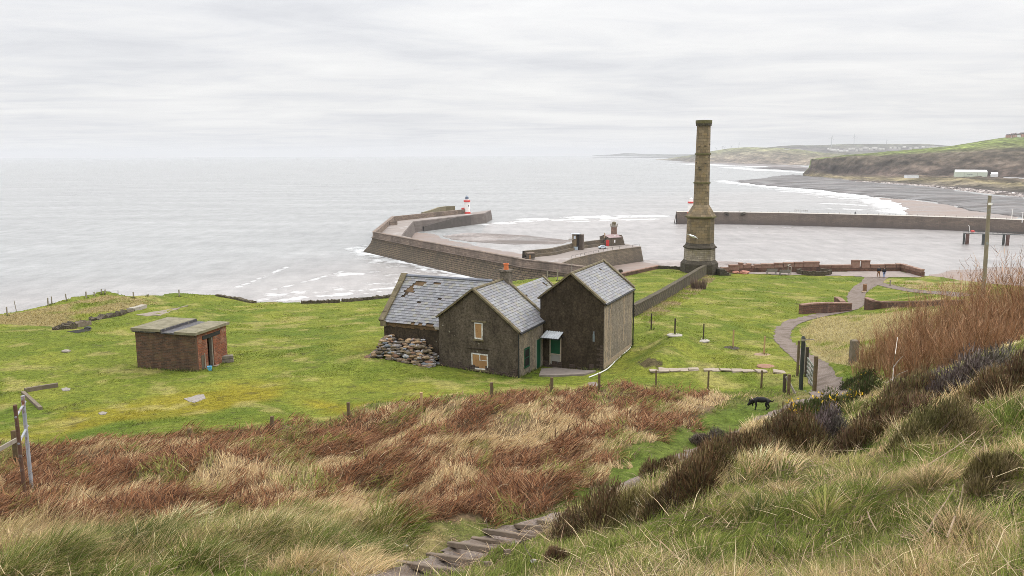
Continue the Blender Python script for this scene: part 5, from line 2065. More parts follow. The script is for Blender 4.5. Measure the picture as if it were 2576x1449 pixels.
# ---------------------------------------------------------------- far coast
def loft_land(name, label, us, layers, cols, jag=None, sub=10, mat=None, rough=.012):
    """layers: list of (list of (u, v), list of (u, d)) from the shore up to the skyline; every point gets its own distance"""
    nl = len(layers)
    U = np.asarray(us, float)
    V = np.array([np.interp(U, [p[0] for p in L[0]], [p[1] for p in L[0]]) for L in layers])
    Dd = np.array([np.interp(U, [p[0] for p in L[1]], [p[1] for p in L[1]]) for L in layers])
    rows, rc = [], []
    for k in range(nl):
        n_ = sub if k < nl - 1 else 1
        for j in range(n_):
            q = j / sub
            k2 = min(k + 1, nl - 1)
            v = V[k] * (1 - q) + V[k2] * q
            d = 1 / ((1 - q) / Dd[k] + q / Dd[k2])
            P = np.array([at_d(a, b_, c) for a, b_, c in zip(U, v, d)])
            rows.append(P)
            c = np.array(cols[k]) * (1 - q) + np.array(cols[k2]) * q if not (k < len(cols) and isinstance(cols[k], str)) else None
            rc.append(np.tile(c, (len(U), 1)))
    # a back slope so the land is solid from the side
    B_ = rows[-1].copy()
    B_ = B_ * [1.06, 1.06, 1]
    B_[:, 2] = B_[:, 2] * .82 - 4
    rows.append(B_)
    rc.append(rc[-1])
    A = np.stack(rows)
    n1, n2 = A.shape[:2]
    F = A.reshape(-1, 3)
    C = np.concatenate(rc)
    s_ = np.median(np.hypot(F[:, 0], F[:, 1])) * rough
    inner_ = np.ones((n1, n2))
    inner_[0] = 0
    inner_[-2:] = .15
    am = inner_.ravel()
    nz = fbm(F[:, 0] + F[:, 2] * .7, F[:, 1] + F[:, 2] * .5, s_, 400, 4) - .5
    F = F + np.c_[nz * 0, -nz * s_ * 1.0 * am, nz * s_ * .30 * am]
    C = C * (1 + (fbm(F[:, 0], F[:, 1] * .35 + F[:, 2] * 2.5, s_ * 1.3, 410, 5)[:, None] - .5) * 1.5) * (1 + (fbm(F[:, 0] * 1.3, F[:, 2] * 1.2 + F[:, 1] * .1, s_ * .45, 420, 4)[:, None] - .5) * 1.5)
    o = big_mesh(name, F, grid_quads(n1, n2), None, mat or M_FAR, np.clip(C, .01, .8), True)
    return tag(o, label, None, None, 'structure')


def far_mat():
    t = NT('far_land')
    o = t.tc.outputs['Object']
    f = t.noise(o, .05, 6, .72)
    g = t.noise(t.map(o, (1, 1, 2.2)), .014, 6, .75)
    c = t.mix(1.0, t.attr('col').outputs[0], t.ramp(t.math('ADD', t.math('MULTIPLY', f, .5), t.math('MULTIPLY', g, .5)), [(.38, .25), (.5, .95), (.62, 2.0)]), 'MULTIPLY')
    t.bump(f, .8, 6)
    return t.set(c, .95, .1)


M_FAR = far_mat()
us = np.arange(2020, 3010, 3.0)
BROWN, DARKB, GREENH, TANG, RUB, GREYR = (.085, .062, .050), (.060, .047, .042), (.135, .165, .045), (.19, .155, .075), (.23, .19, .165), (.10, .085, .075)
loft_land('hills', 'cliffed hillside with green fields above the bay', us, [
    ([(2020, 448), (2166, 463), (2333, 477), (2471, 497), (2576, 510), (3010, 560)], [(2020, 1790), (2166, 1430), (2333, 1230), (2471, 1000), (2576, 900), (3010, 640)]),
    ([(2020, 444.5), (2166, 456.5), (2305, 465), (2416, 473.5), (2576, 487.5), (3010, 520)], [(2020, 1810), (2166, 1470), (2305, 1290), (2416, 1120), (2576, 960), (3010, 700)]),
    ([(2020, 440), (2110, 447), (2221, 450), (2300, 452.5), (2360, 450), (2440, 449), (2530, 461), (2600, 466), (3010, 480)], [(2020, 1840), (2166, 1560), (2305, 1380), (2416, 1230), (2576, 1080), (3010, 800)]),
    ([(2020, 438), (2038, 424.5), (2048, 424), (2110, 437.5), (2221, 440.5), (2333, 441), (2416, 443), (2576, 446.5), (3010, 455)], [(2020, 1870), (2166, 1640), (2305, 1480), (2416, 1400), (2576, 1300), (3010, 1000)]),
    ([(2020, 437), (2036, 423), (2041, 401.5), (2138, 394.4), (2277, 390), (2416, 383), (2499, 379.5), (2576, 377.5), (3010, 362)], [(2020, 1880), (2166, 1700), (2305, 1600), (2416, 1520), (2576, 1440), (3010, 1160)]),
    ([(2020, 436.5), (2036, 422), (2041, 400.5), (2138, 391), (2221, 386.5), (2305, 380.5), (2388, 374.5), (2471, 364), (2527, 358), (2576, 355), (3010, 340)], [(2020, 1890), (2166, 1800), (2305, 1750), (2416, 1700), (2576, 1640), (3010, 1400)]),
    ([(2020, 436), (2036, 421.5), (2041, 400), (2138, 390), (2221, 382.3), (2305, 375.2), (2388, 368), (2471, 354.2), (2527, 345.8), (2576, 343.2), (3010, 325)], [(2020, 1900), (2166, 2000), (2305, 2050), (2416, 2100), (2576, 2100), (3010, 1900)])],
    [RUB, GREYR, (.15, .125, .07), BROWN, (.085, .07, .05), GREENH, (.12, .15, .042)], sub=12)
us = np.arange(1650, 2420, 4.0)
HG, HB = (.16, .165, .075), (.17, .135, .10)
loft_land('headland', 'hazy headland with fields across the bay', us, [
    ([(1650, 403.3), (1668, 403.6), (1749, 409), (1786, 411.5), (1860, 415), (1963, 418.5), (2050, 422.5), (2420, 430)], [(1650, 7000), (1749, 4700), (1860, 3900), (1963, 3500), (2050, 3200), (2420, 3000)]),
    ([(1650, 402.6), (1668, 402.9), (1749, 404), (1786, 405), (1860, 407.5), (1963, 409.5), (2050, 412), (2420, 415)], [(1650, 7100), (1749, 4900), (1860, 4300), (1963, 3900), (2050, 3600), (2420, 3400)]),
    ([(1650, 402.3), (1700, 399), (1749, 396), (1786, 392), (1860, 385), (1963, 384), (2040, 391), (2120, 395), (2420, 396)], [(1650, 7200), (1749, 5100), (1860, 4600), (1963, 4300), (2050, 4000), (2420, 3800)]),
    ([(1650, 402), (1668, 401), (1700, 395.5), (1749, 389), (1786, 381), (1829, 374), (1875, 370.3), (1963, 371.6), (2010, 376), (2060, 383), (2140, 391), (2420, 394)], [(1650, 7300), (1749, 5400), (1860, 5000), (1963, 4800), (2050, 4500), (2420, 4300)])],
    [(.13, .115, .105), HB, (.15, .13, .085), HG], sub=9, rough=.010)
us = np.arange(1930, 2700, 4.0)
loft_land('town_hill', 'far hazy hill with a town', us, [
    ([(1930, 384), (2060, 394), (2200, 392), (2700, 385)], [(1930, 5400), (2700, 5000)]),
    ([(1930, 377), (1990, 374), (2060, 377), (2150, 379), (2260, 377), (2400, 374), (2700, 365)], [(1930, 6000), (2700, 5600)]),
    ([(1930, 371), (1965, 367.2), (2000, 365.2), (2055, 365.6), (2100, 363.4), (2140, 362.3), (2305, 362), (2330, 362.2), (2388, 366.8), (2450, 368), (2700, 360)], [(1930, 6600), (2700, 6200)])],
    [(.13, .125, .07), (.085, .075, .08), (.10, .10, .07)], sub=9, rough=.008)
us = np.arange(1490, 1800, 4.0)
loft_land('far_headland', 'faint headland on the horizon', us, [
    ([(1490, 392.2), (1520, 392), (1640, 394), (1760, 397), (1800, 398)], [(1490, 12600), (1800, 9000)]),
    ([(1490, 391.2), (1540, 388.5), (1570, 385.2), (1590, 384.8), (1612, 387.2), (1650, 387.8), (1700, 388.6), (1740, 387.6), (1800, 388.5)], [(1490, 13000), (1800, 10500)])],
    [(.10, .10, .09), (.10, .10, .09)], sub=6, rough=.006)
sheet('far_beach', [(1690, 407.2), (1749, 410), (1860, 415.5), (1963, 420), (2050, 430), (2080, 424), (2000, 417), (1860, 411), (1760, 406.5)], 1.2, mottle('grey_shingle', (.15, .13, .125), (.21, .185, .175), .02, .9, .3, .5), 'grey shingle below the hazy headland', jag=60, res=60)
sheet('far_beach', [(1890, 421.5), (1960, 424.5), (2030, 430), (2055, 430), (2050, 424), (1960, 420)], 1.8, mottle('dark_skerry', (.07, .06, .058), (.10, .088, .082), .02, .9, .3, .5), 'dark skerries below the hazy headland', jag=30, res=50)

# rock armour along the shore: countless boulders
m = MB()
uu = np.linspace(2150, 2700, 2600)
for u in uu:
    q = RNG.random()
    v0 = np.interp(u, [2166, 2333, 2471, 2576, 3010], [463.5, 477, 497, 510, 560])
    v1 = np.interp(u, [2166, 2305, 2416, 2576, 3010], [456.5, 465, 473.5, 487.5, 520])
    d0 = np.interp(u, [2166, 2333, 2471, 2576, 3010], [1430, 1230, 1000, 900, 640])
    d1 = np.interp(u, [2166, 2305, 2416, 2576, 3010], [1470, 1290, 1120, 960, 700])
    p = at_d(u + RNG.normal(0, 1), v0 + (v1 - v0) * q, d0 + (d1 - d0) * q)
    c = np.array([(.46, .40, .365), (.36, .31, .285), (.19, .165, .155), (.54, .49, .46)][RNG.integers(4)]) * RNG.uniform(.8, 1.15)
    stone(m, p - [0, 6, 0], RNG.uniform(1.2, 2.6), tuple(c), .9)
tag(m.build('boulders', M_STONE, None, (0, 0, 0)), 'pale rock armour along the foot of the hillside', None, None, 'stuff')

# warehouse
M_PALEG = mottle('pale_green_cladding', (.56, .62, .50), (.64, .69, .56), .3, .6, 0)
M_INK = mottle('faded_ink', (.10, .11, .14), (.14, .15, .19), 1, .8, 0)
M_PALEW = mottle('white_cladding', (.70, .71, .70), (.80, .80, .79), .3, .6, 0)
wd = 1330.0
a0, a1 = at_d(2402.7, 443.6, wd), at_d(2483.6, 444.2, wd)
sc_ = wd / FPX
wh = empty('warehouse', a0, 'long pale green warehouse with white roof under the cliffs', 'warehouse')
he, hr = 10.6 * sc_, 15.4 * sc_
dp = np.array([13.5, 30.0, 0])
fr = [a0, a1, a1 + dp, a0 + dp]
m = MB()
m.ring([[(p[0], p[1], p[2] - 3) for p in fr], [(p[0], p[1], p[2] + he) for p in fr]])
for A_, B_ in ((a0, a0 + dp), (a1, a1 + dp)):
    m.poly([A_ + [0, 0, he], B_ + [0, 0, he], (A_ + B_) / 2 + [0, 0, hr]])
    m.poly([A_ + [0, 0, he], (A_ + B_) / 2 + [0, 0, hr], B_ + [0, 0, he]])
m.build('wall', M_PALEG, wh)
m = MB()
for s in (0, 1):
    A_, B_ = (a0, a1) if s == 0 else (a0 + dp, a1 + dp)
    r0, r1 = a0 + dp / 2 + [0, 0, hr + .15], a1 + dp / 2 + [0, 0, hr + .15]
    q = [A_ + [0, 0, he], B_ + [0, 0, he], r1, r0]
    m.ring([[tuple(p) for p in q], [tuple(p + [0, -.02, .3]) for p in q]])
fix_normals(m.build('roof', M_PALEW, wh))
for u, w_ in ((2434.5, .7), (2437, .5), (2439.2, .6), (2441.8, .5), (2444.3, .7), (2447, .4)):
    p = at_d(u, 438.6, wd)
    m = MB()
    m.box(p + [0, -.12, .1], (w_ * .8, .12, 1.5)); m.box(p + [.35, -.13, RNG.uniform(-.4, .5)], (w_, .12, .45))
    m.build('letter', M_INK, wh)
m = MB()
for u in (2425.5, 2459):
    p = at_d(u, 439.5, wd)
    m.box(p + [0, -.1, 0], (.25, .12, he * .9))
m.build('seam', M_CEMENT, wh)
p = at_d(2488.5, 443.3, wd)
m = MB(); m.box(p + [-.2, 9, 1.3], (.3, 4.2, 4.4), -.42); m.build('door', M_BLACK, wh)
an = at_d(2493, 446, wd + 8)
m = MB()
q0 = [an, an + [13, 3, 0], an + [13 + 5, 15, 0], an + [5, 12, 0]]
m.ring([[(p[0], p[1], p[2] - 3) for p in q0], [(p[0], p[1], p[2] + 4.6) for p in q0]])
m.poly([q0[1] + [0, 0, 4.6], q0[2] + [0, 0, 4.6], (q0[1] + q0[2]) / 2 + [0, 0, 7.6]])
m.ring([[tuple(q0[0] + [0, 0, 4.6]), tuple(q0[1] + [0, 0, 4.6]), tuple((q0[1] + q0[2]) / 2 + [0, 0, 7.6]), tuple((q0[0] + q0[3]) / 2 + [0, 0, 7.6])], [tuple(q0[0] + [0, 0, 4.9]), tuple(q0[1] + [0, 0, 4.9]), tuple((q0[1] + q0[2]) / 2 + [0, 0, 7.9]), tuple((q0[0] + q0[3]) / 2 + [0, 0, 7.9])]])
m.build('annexe', M_PALEW, wh)
p0, p1 = at_d(2526, 447.5, 1290), at_d(2640, 452, 1230)
m = MB(); m.bar(p0, p1, 3, 2.4); tag(m.build('boundary_wall', M_PALEW, None, p0), 'long white boundary wall right of the pale green warehouse', 'wall')
for (u, v, c_, lab) in ((2548, 493.5, (.30, .34, .36), 'grey cabin beside the yellow one on the shore track'), (2557, 494, (.62, .42, .05), 'small yellow cabin on the shore track'), (2568, 494.5, (.24, .28, .30), 'dark grey cabin right of the yellow one')):
    p = at_d(u, v, 985)
    m = MB(); m.box(p + [0, 0, 1.2], (4.6, 2.5, 2.6), .1); m.box(p + [0, 0, 2.6], (4.8, 2.7, .25), .1)
    tag(m.build('cabin', mottle('cabin_paint', c_, tuple(k * 1.1 for k in c_), 1, .6, 0), None, p), lab, 'cabin')
# small white building on the shore
p = at_d(2293, 447.5, 1330)
wb = empty('white_building', p, 'small flat white building with dark openings at the cliff foot', 'building')
m = MB(); m.box(p + [0, 0, 2.0], (20, 8, 4.6), .03); m.build('wall', M_PALEW, wb)
m = MB(); m.box(p + [0, 0, 4.5], (20.6, 8.6, .4), .03); m.build('roof', M_PALEW, wb)
for k in range(4):
    m = MB(); m.box(p + [-7.4 + k * 4.6, -4.1 - k * -.14, 1.2], (1.8, .2, 2.6), .03); m.build('opening', M_CEMENT, wb)

# terrace of houses on the hill top
M_HBR = mottle('pink_house_brick', (.36, .20, .16), (.44, .26, .21), .4, .9, 0)
M_HRO = mottle('house_slate', (.10, .085, .09), (.15, .13, .13), .4, .8, 0)
for k, (u, wpx, hp, lab) in enumerate(((2538, 12, 8.6, 'pink brick house at the left end of the hilltop row'), (2550, 11, 9.5, 'pink brick house second along the hilltop row'), (2560.5, 10, 8.8, 'pale fronted house third along the hilltop row'), (2571, 11, 10.5, 'tall pink house at the right of the hilltop row'), (2584, 13, 9.5, 'pink house cut by the photo\'s right edge'))):
    d = 2050.0
    v0 = np.interp(u, [2527, 2576, 3010], [347.4, 345.2, 330])
    p = at_d(u, v0, d)
    s_ = d / FPX
    W_, H_ = wpx * s_ * .92, hp * s_
    h_ = empty('hilltop_house', p, lab, 'house', 'row of houses on the green hilltop')
    m = MB(); m.box(p + [0, 0, H_ * .32], (W_, W_ * .9, H_ * .9), .1); m.build('wall', M_HBR if k != 2 else M_PALEW, h_)
    m = MB()
    for sx in (-1, 1):
        g_ = p + [sx * W_ * .25, 0, H_ * .77]
        r_ = [g_ + [-W_ * .27, -W_ * .5, 0], g_ + [W_ * .27, -W_ * .5, 0], g_ + [W_ * .27, W_ * .5, 0], g_ + [-W_ * .27, W_ * .5, 0]]
        t1, t2 = g_ + [0, -W_ * .5, H_ * .34], g_ + [0, W_ * .5, H_ * .34]
        m.add([*r_, t1, t2], [(0, 1, 4), (1, 2, 5, 4), (2, 3, 5), (3, 0, 4, 5)])
    rf = m.build('roof', M_HRO, h_)
    m = MB(); m.box(p + [W_ * .45, 0, H_ * 1.05], (W_ * .16, W_ * .2, H_ * .42), .1); m.build('chimney', M_HBR, rf)
    for sx in (-.25, .25):
        for zz2 in (.18, .52):
            m = MB(); m.box(p + [sx * W_, -W_ * .46, H_ * zz2], (W_ * .16, .3, H_ * .2), .1); m.build('window', M_PALEW, h_)
m = MB()
for (pts, wv) in (([(2466, 371), (2506, 371.5), (2560, 366.5), (2600, 363)], 1.6), ([(2400, 377.5), (2480, 376), (2580, 371)], 1.4)):
    pass
# town: pale specks of houses
M_SPECK = mottle('pale_far_house', (.36, .34, .33), (.60, .58, .56), .05, .8, 0)
sp = [(2083, 375.5), (2087, 376.4), (2091, 377), (2096, 378), (2101, 378.6), (2108, 377.5), (2113, 380), (2118, 380.6), (2124, 379), (2130, 380), (2137, 376), (2143, 374.5), (2147, 376.2), (2155, 379), (2165, 376.5), (2178, 372), (2186, 375.6), (2192, 376.5), (2200, 372.5), (2204, 374), (2214, 374.6), (2222, 376), (2240, 373), (2251, 372), (2262, 374), (2275, 370.5), (2290, 374), (2306, 372), (2322, 371), (2338, 371.4)]

for k, (u, v) in enumerate(sp):
    d = 5350.0
    p = at_d(u, v + .4, d)
    L_, H_ = (10 + (k * 7) % 11) * (1.0 if k not in (15, 18, 27) else 2.2), 8.0
    m = MB(); m.box(p + [0, 0, 0], (L_, 12, H_), .2)
    m.ring([[tuple(p + [sx * L_ / 2, sy * 6, H_ / 2]) for sx, sy in ((-1, -1), (1, -1), (1, 1), (-1, 1))], [tuple(p + [sx * L_ / 2, sy * .3, H_ / 2 + 4]) for sx, sy in ((-1, -1), (1, -1), (1, 1), (-1, 1))]])
    tag(m.build('town_house', M_SPECK, None, p), 'tiny pale building in the hazy far town', 'house', 'pale buildings of the far town')
for (u, v, L_, lab) in ((1978, 377.5, 24, 'pale domed shed on the hazy headland\'s top'), (2036, 418.6, 22, 'low white shed on the far shore by the cliff corner'), (2345, 369.5, 60, 'long white far factory on the town hill near the green hillside')):
    d = 4600.0 if u < 2000 else (3350.0 if u < 2100 else 5300.)
    p = at_d(u, v, d)
    m = MB(); m.box(p, (L_ * 1.3, 14, 7), .1); m.box(p + [0, 0, 4], (L_ * .9, 9, 3), .1)
    tag(m.build('far_shed', M_SPECK, None, p), lab, 'shed')
# wind turbines
M_TURB = mottle('turbine_grey', (.40, .42, .45), (.46, .48, .5), .1, .7, 0)
tb = [(1801, 373.5, 384, 'leftmost'), (1818, 369.5, 379, 'second'), (1823.5, 370, 378, 'third'), (1839, 367.8, 374, 'fourth'), (1858.5, 362, 372.5, 'tallest'), (2091, 346.5, 367, 'tall white'), (2148, 343.5, 363, 'thin'), (2230, 353, 363, 'short')]
labs = ['far wind turbine leftmost above the hazy headland\'s slope', 'far wind turbine second along the headland slope, left of a close pair', 'far wind turbine right of a close pair on the headland slope', 'far wind turbine fourth along the headland slope', 'tallest far turbine on the headland just right of the stone chimney', 'white far turbine standing before the town hill', 'thin far turbine on the town hill\'s crest', 'short far turbine right of the thin one on the town hill']
for (u, v0, v1, _), lab in zip(tb, labs):
    d = 5900.0 if u < 2000 else (5600.0 if u < 2100 else 6500.)
    p, q = at_d(u, v1 + 1.5, d), at_d(u, v0, d)
    t_ = empty('wind_turbine', p, lab, 'wind turbine', 'wind turbines on the far hills')
    m = MB(); m.tube([p, (p[0], p[1], q[2])], [1.9, 1.3], 8); m.box((p[0], p[1] - 2, q[2] + .5), (3, 7, 3)); m.build('tower', M_TURB, t_)
    m = MB()
    bl_ = (q[2] - p[2]) * .42
    for k in range(3):
        a = .5 + u + k * 2.0944
        c = np.array([p[0], p[1] - 6, q[2] + .5])
        m.tube([c, c + [math.cos(a) * bl_ * .3, 0, math.sin(a) * bl_ * .3], c + [math.cos(a) * bl_, 0, math.sin(a) * bl_]], [.9, 1.4, .3], 5)
    m.build('rotor', M_TURB, t_)
# ---------------------------------------------------------------- walls on the headland
M_DRY = stone_courses('dry_stone', (.145, .115, .080), (.085, .070, .050), (.028, .024, .018), .34, .13, c3=(.12, .12, .05), msize=.022, bump=1.0, stain=.8, stain_c=(.06, .052, .035))
M_REDW = stone_courses('red_sandstone_wall', (.185, .095, .070), (.115, .065, .05), (.075, .055, .045), .55, .2, c3=(.16, .12, .07), msize=.02, bump=.8, stain=.6, stain_c=(.06, .045, .04))
M_REDC = mottle('red_sandstone_coping', (.20, .115, .085), (.30, .19, .145), 1.5, .9, .4, .02, (.24, .21, .15), 3)


def top_z(p, v):
    """height at which the vertical through ground point p is seen at pixel row v"""
    u0, v0 = proj(p)
    return at_d(u0, v, p[1])[2]


def wall_run(name, base_px, top_px, thick, mat, label, cat='wall', cope=None, cope_h=.12, merlons=None, sub=8, rag=0.0):
    """free-standing wall along ground points; top follows the pixel rows in top_px"""
    B_ = dens(base_px, sub)
    g = GL(B_)
    g = np.array(g)
    tv = np.interp(np.linspace(0, 1, len(B_)), np.linspace(0, 1, len(dens(top_px, sub))), [q[1] for q in dens(top_px, sub)])
    zt_ = np.array([top_z(p, v) for p, v in zip(g, tv)])
    if rag:
        zt_ = zt_ + RNG.normal(0, rag, len(zt_))
    root = empty(name, g[len(g) // 2], label, cat)
    xy = g[:, :2]
    A_, C_ = offset(xy, thick / 2), offset(xy, -thick / 2)
    m = MB()
    zb_ = list(g[:, 2] - 1.2)
    loft(m, [(A_, zb_), (A_, list(zt_))])
    loft(m, [(C_, list(zt_)), (C_, zb_)])
    loft(m, [(A_, list(zt_)), (C_, list(zt_))])
    for e in (0, -1):
        q = [(*A_[e], zb_[e]), (*C_[e], zb_[e]), (*C_[e], zt_[e]), (*A_[e], zt_[e])]
        m.quad(*q, [(0, 0), (thick, 0), (thick, 1), (0, 1)])
    fix_normals(m.build('wall', mat, root))
    if cope:
        m = MB()
        L_ = np.c_[xy, zt_]
        seg = densify(L_, .75) if len(L_) else L_
        for a, b_ in zip(seg[:-1], seg[1:]):
            d_ = (b_ - a)
            m.bar(a + d_ * .02 + [0, 0, cope_h / 2 + .003 + RNG.uniform(0, .015)], b_ - d_ * .02 + [0, 0, cope_h / 2 + .003 + RNG.uniform(0, .015)], thick * 1.12, cope_h)
        fix_normals(m.build('coping', cope, root))
    return root, g, zt_


# dry-stone wall from the cottage to the tall chimney
wall_run('dry_stone_wall', [(1590, 797), (1640, 771), (1700, 736), (1760, 699), (1788, 683)], [(1590, 770), (1640, 745), (1700, 711), (1760, 675), (1781, 660)], .55, M_DRY, 'long dry-stone wall climbing from the cottage to the tall chimney', cope=M_DRY, cope_h=.10, rag=.03)
wall_run('boundary_wall', [(1560, 697), (1600, 688), (1655, 675.5)], [(1560, 690), (1600, 681.5), (1655, 669.5)], .5, M_REDW, 'low red coped wall sloping along the cliff behind the tall block', cope=M_REDC, cope_h=.15)
wall_run('boundary_wall', [(1656, 676), (1690, 677), (1722, 679)], [(1656, 670.5), (1690, 672), (1722, 674)], .5, M_DRY, 'short grey-green wall at the left foot of the tall chimney', cope=M_DRY, rag=.04)
wall_run('cliff_wall', [(862, 760), (900, 757), (950, 752), (992, 748)], [(862, 753), (900, 751), (950, 746), (992, 741)], .6, M_DRY, 'low dark tumbled wall along the cliff edge left of the cottage', rag=.07, sub=14)
wall_run('cliff_wall', [(758, 763.5), (800, 763), (855, 761)], [(758, 757.5), (800, 756), (855, 753)], .6, M_DRY, 'low ruined wall at the cliff edge near the breaking surf', rag=.06, sub=14)
wall_run('cliff_wall', [(545, 745.5), (590, 752), (640, 763)], [(545, 741), (590, 747.5), (640, 759)], .6, M_DRY, 'mossy low wall sloping down at the cliff edge above the shed', rag=.06, sub=14)

# terrace wall with stepped copings
tw_, tg, tz = wall_run('terrace_wall', [(1811, 685.5), (1860, 685), (1904, 683.5), (1980, 684), (2060, 683.5), (2160, 682), (2267, 681.5), (2322, 696)], [(1811, 679), (1860, 672.5), (1904, 671.5), (1980, 669), (2060, 669), (2160, 671), (2267, 670), (2322, 684)], .5, M_REDW, 'stepped red sandstone wall round the terrace above the harbour', cope=None)
m = MB()
L_ = np.c_[tg[:, :2], tz]
tot = len(L_)


def seg_at(px):
    us_ = np.array([proj(p)[0] for p in L_])
    return np.array([np.interp(px, us_, L_[:, i]) for i in range(3)])


for (u0, u1, up) in ((1812, 1832, .10), (1833, 1858, .30), (1858, 1868, .62), (1869, 1878, .28), (1878, 1888, .45), (1889, 1896, .1), (1897, 1913, .28), (1914, 1946, .30), (1947, 1969, .38), (1970, 1996, .44), (1997, 2020, .5), (2021, 2060, .58),
                     (2061, 2090, .0), (2091, 2116, .06), (2117, 2141, .1), (2142, 2161, .95), (2166, 2187, .95), (2188, 2224, .22), (2226, 2252, .25), (2254, 2267, .3), (2268, 2279, .3), (2280, 2292, .26), (2293, 2306, .22), (2307, 2321, .2)):
    a, b_ = seg_at(u0), seg_at(u1)
    zt1 = max(a[2], b_[2]) + up if up < .8 else max(a[2], b_[2]) + up
    d_ = b_ - a
    ang = math.atan2(d_[1], d_[0])
    ln_ = np.linalg.norm(d_[:2])
    c = (a + b_) / 2
    zlow = min(a[2], b_[2]) - .15
    m.box((c[0], c[1], (zlow + zt1) / 2), (ln_ * .985, .56, zt1 - zlow), ang)
    m.box((c[0], c[1], zt1 + .09), (ln_ * 1.0, .72, .18), ang)
m.build('coping', M_REDC, tw_)
# terrace paving
tp = [(1812, 688), (1880, 690), (1960, 692), (2060, 694), (2130, 695.5), (2205, 699), (2320, 699), (2322, 697), (2267, 682.2), (2160, 682.6), (2060, 684.2), (1980, 684.6), (1904, 684.2), (1860, 685.6)]
P = P_TERRACE = np.array([at_z(u, v, ZT_)[:2] for u, v in dens(tp + [tp[0]], 5)[:-1]])
x0, y0 = P.min(0)
x1, y1 = P.max(0)
gx, gy = np.meshgrid(np.arange(x0, x1, .5), np.arange(y0, y1, .5))
ins = inside(gx.ravel(), gy.ravel(), P)
q = grid_quads(*gx.shape)
q = q[ins[q].all(1)]
zz = hgt(gx.ravel(), gy.ravel()) + .06
used = np.unique(q)
rm = np.full(gx.size, -1)
rm[used] = np.arange(len(used))
tag(big_mesh('pavement', np.c_[gx.ravel(), gy.ravel(), zz][used], rm[q], None, mottle('pinkish_terrace_paving', (.215, .175, .155), (.29, .245, .22), .5, .9, .3, .03, (.17, .135, .12), 2), None, True), 'pinkish paved terrace beside the stepped sandstone wall', None, None, 'structure')

# curved low walls by the path
wall_run('curved_wall', [(2013, 789.5), (2040, 788), (2075, 787), (2110, 785), (2137, 782)], [(2013, 769), (2040, 765.5), (2075, 764), (2110, 764), (2137, 765)], .55, M_REDW, 'curved low stone wall left of the path bend', cope=M_REDC, cope_h=.13)
wall_run('curved_wall', [(2103, 762), (2112, 765.5), (2121, 769)], [(2103, 749), (2112, 753), (2121, 761)], .5, M_REDW, 'short stub of stone wall behind the curved one at the path', cope=M_REDC, cope_h=.12)
wall_run('curved_wall', [(2177, 779), (2195, 779), (2215, 775.5), (2260, 773), (2320, 771.5), (2420, 768)], [(2177, 751), (2195, 758), (2215, 761), (2260, 761), (2320, 760), (2420, 757)], .5, M_REDW, 'long curved stone wall right of the path running behind the red-stemmed thicket', cope=M_REDC, cope_h=.12)

# ---------------------------------------------------------------- posts
M_POST = mottle('weathered_post', (.085, .060, .032), (.165, .12, .065), 6, .95, .4, .01, (.11, .11, .06), 9)
M_POSTG = mottle('silver_post', (.20, .175, .14), (.30, .265, .21), 6, .95, .4, .01)
M_POSTT = mottle('fresh_tan_post', (.34, .22, .11), (.44, .30, .16), 6, .9, .3, .01)
M_POSTD = mottle('dark_post', (.035, .028, .020), (.07, .056, .04), 6, .95, .4, .01)


def post(u, v0, v1, mat, label, group, w=.09, name='fence_post', round_=False, lean=0.0, foot=None):
    g = G(u, v1)
    h_ = max(.3, top_z(g, v0) - g[2])
    m = MB()
    t_ = g + [lean * h_, 0, h_]
    if round_:
        m.tube([g - [0, 0, .4], (g + t_) / 2, t_ - [0, 0, .01], t_], [w / 2, w / 2, w / 2, w / 2.6], 9)
    else:
        rz_ = RNG.uniform(-.4, .4)
        m.ring([[tuple(c + [sx * w / 2 * math.cos(rz_) - sy * w / 2 * math.sin(rz_), sx * w / 2 * math.sin(rz_) + sy * w / 2 * math.cos(rz_), dz]) for sx, sy in ((-1, -1), (1, -1), (1, 1), (-1, 1))] for c, dz in ((g, -.4), (t_, 0))])
    return tag(m.build(name, mat, None, g), label, 'post', group)


near_g = 'posts of the near wire fence'
for k, (u, v0, v1, mt) in enumerate(((478, 1079, 1107, M_POST), (686.5, 1047, 1090, M_POST), (878, 1012, 1062, M_POST), (1060.5, 987, 1034, M_POSTT), (1237, 962, 1018, M_POST), (1388, 949, 997, M_POST), (1507, 940, 987, M_POST), (1650, 932, 974, M_POST), (1781, 932, 985, M_POST), (1915, 932, 976, M_POST), (1972.5, 941, 990, M_POSTD))):
    lab = ['short fence post sunk behind the bracken, leftmost of the near fence', 'near fence post below the brick shed\'s right side, second from left', 'near fence post between shed and cottage, third from left', 'pale tan fence post on the lawn left of the cottage', 'dark fence post just below the cottage\'s lower window', 'fence post in front of the cottage\'s canopied green door', 'fence post before the cottage\'s tall right block', 'fence post below the left end of the flagstone row', 'fence post below the middle of the flagstone row', 'fence post below the right flagstones, left of the strainer', 'dark strainer post at the right end of the near fence'][k]
    post(u, v0, v1, mt, lab, near_g, .105)
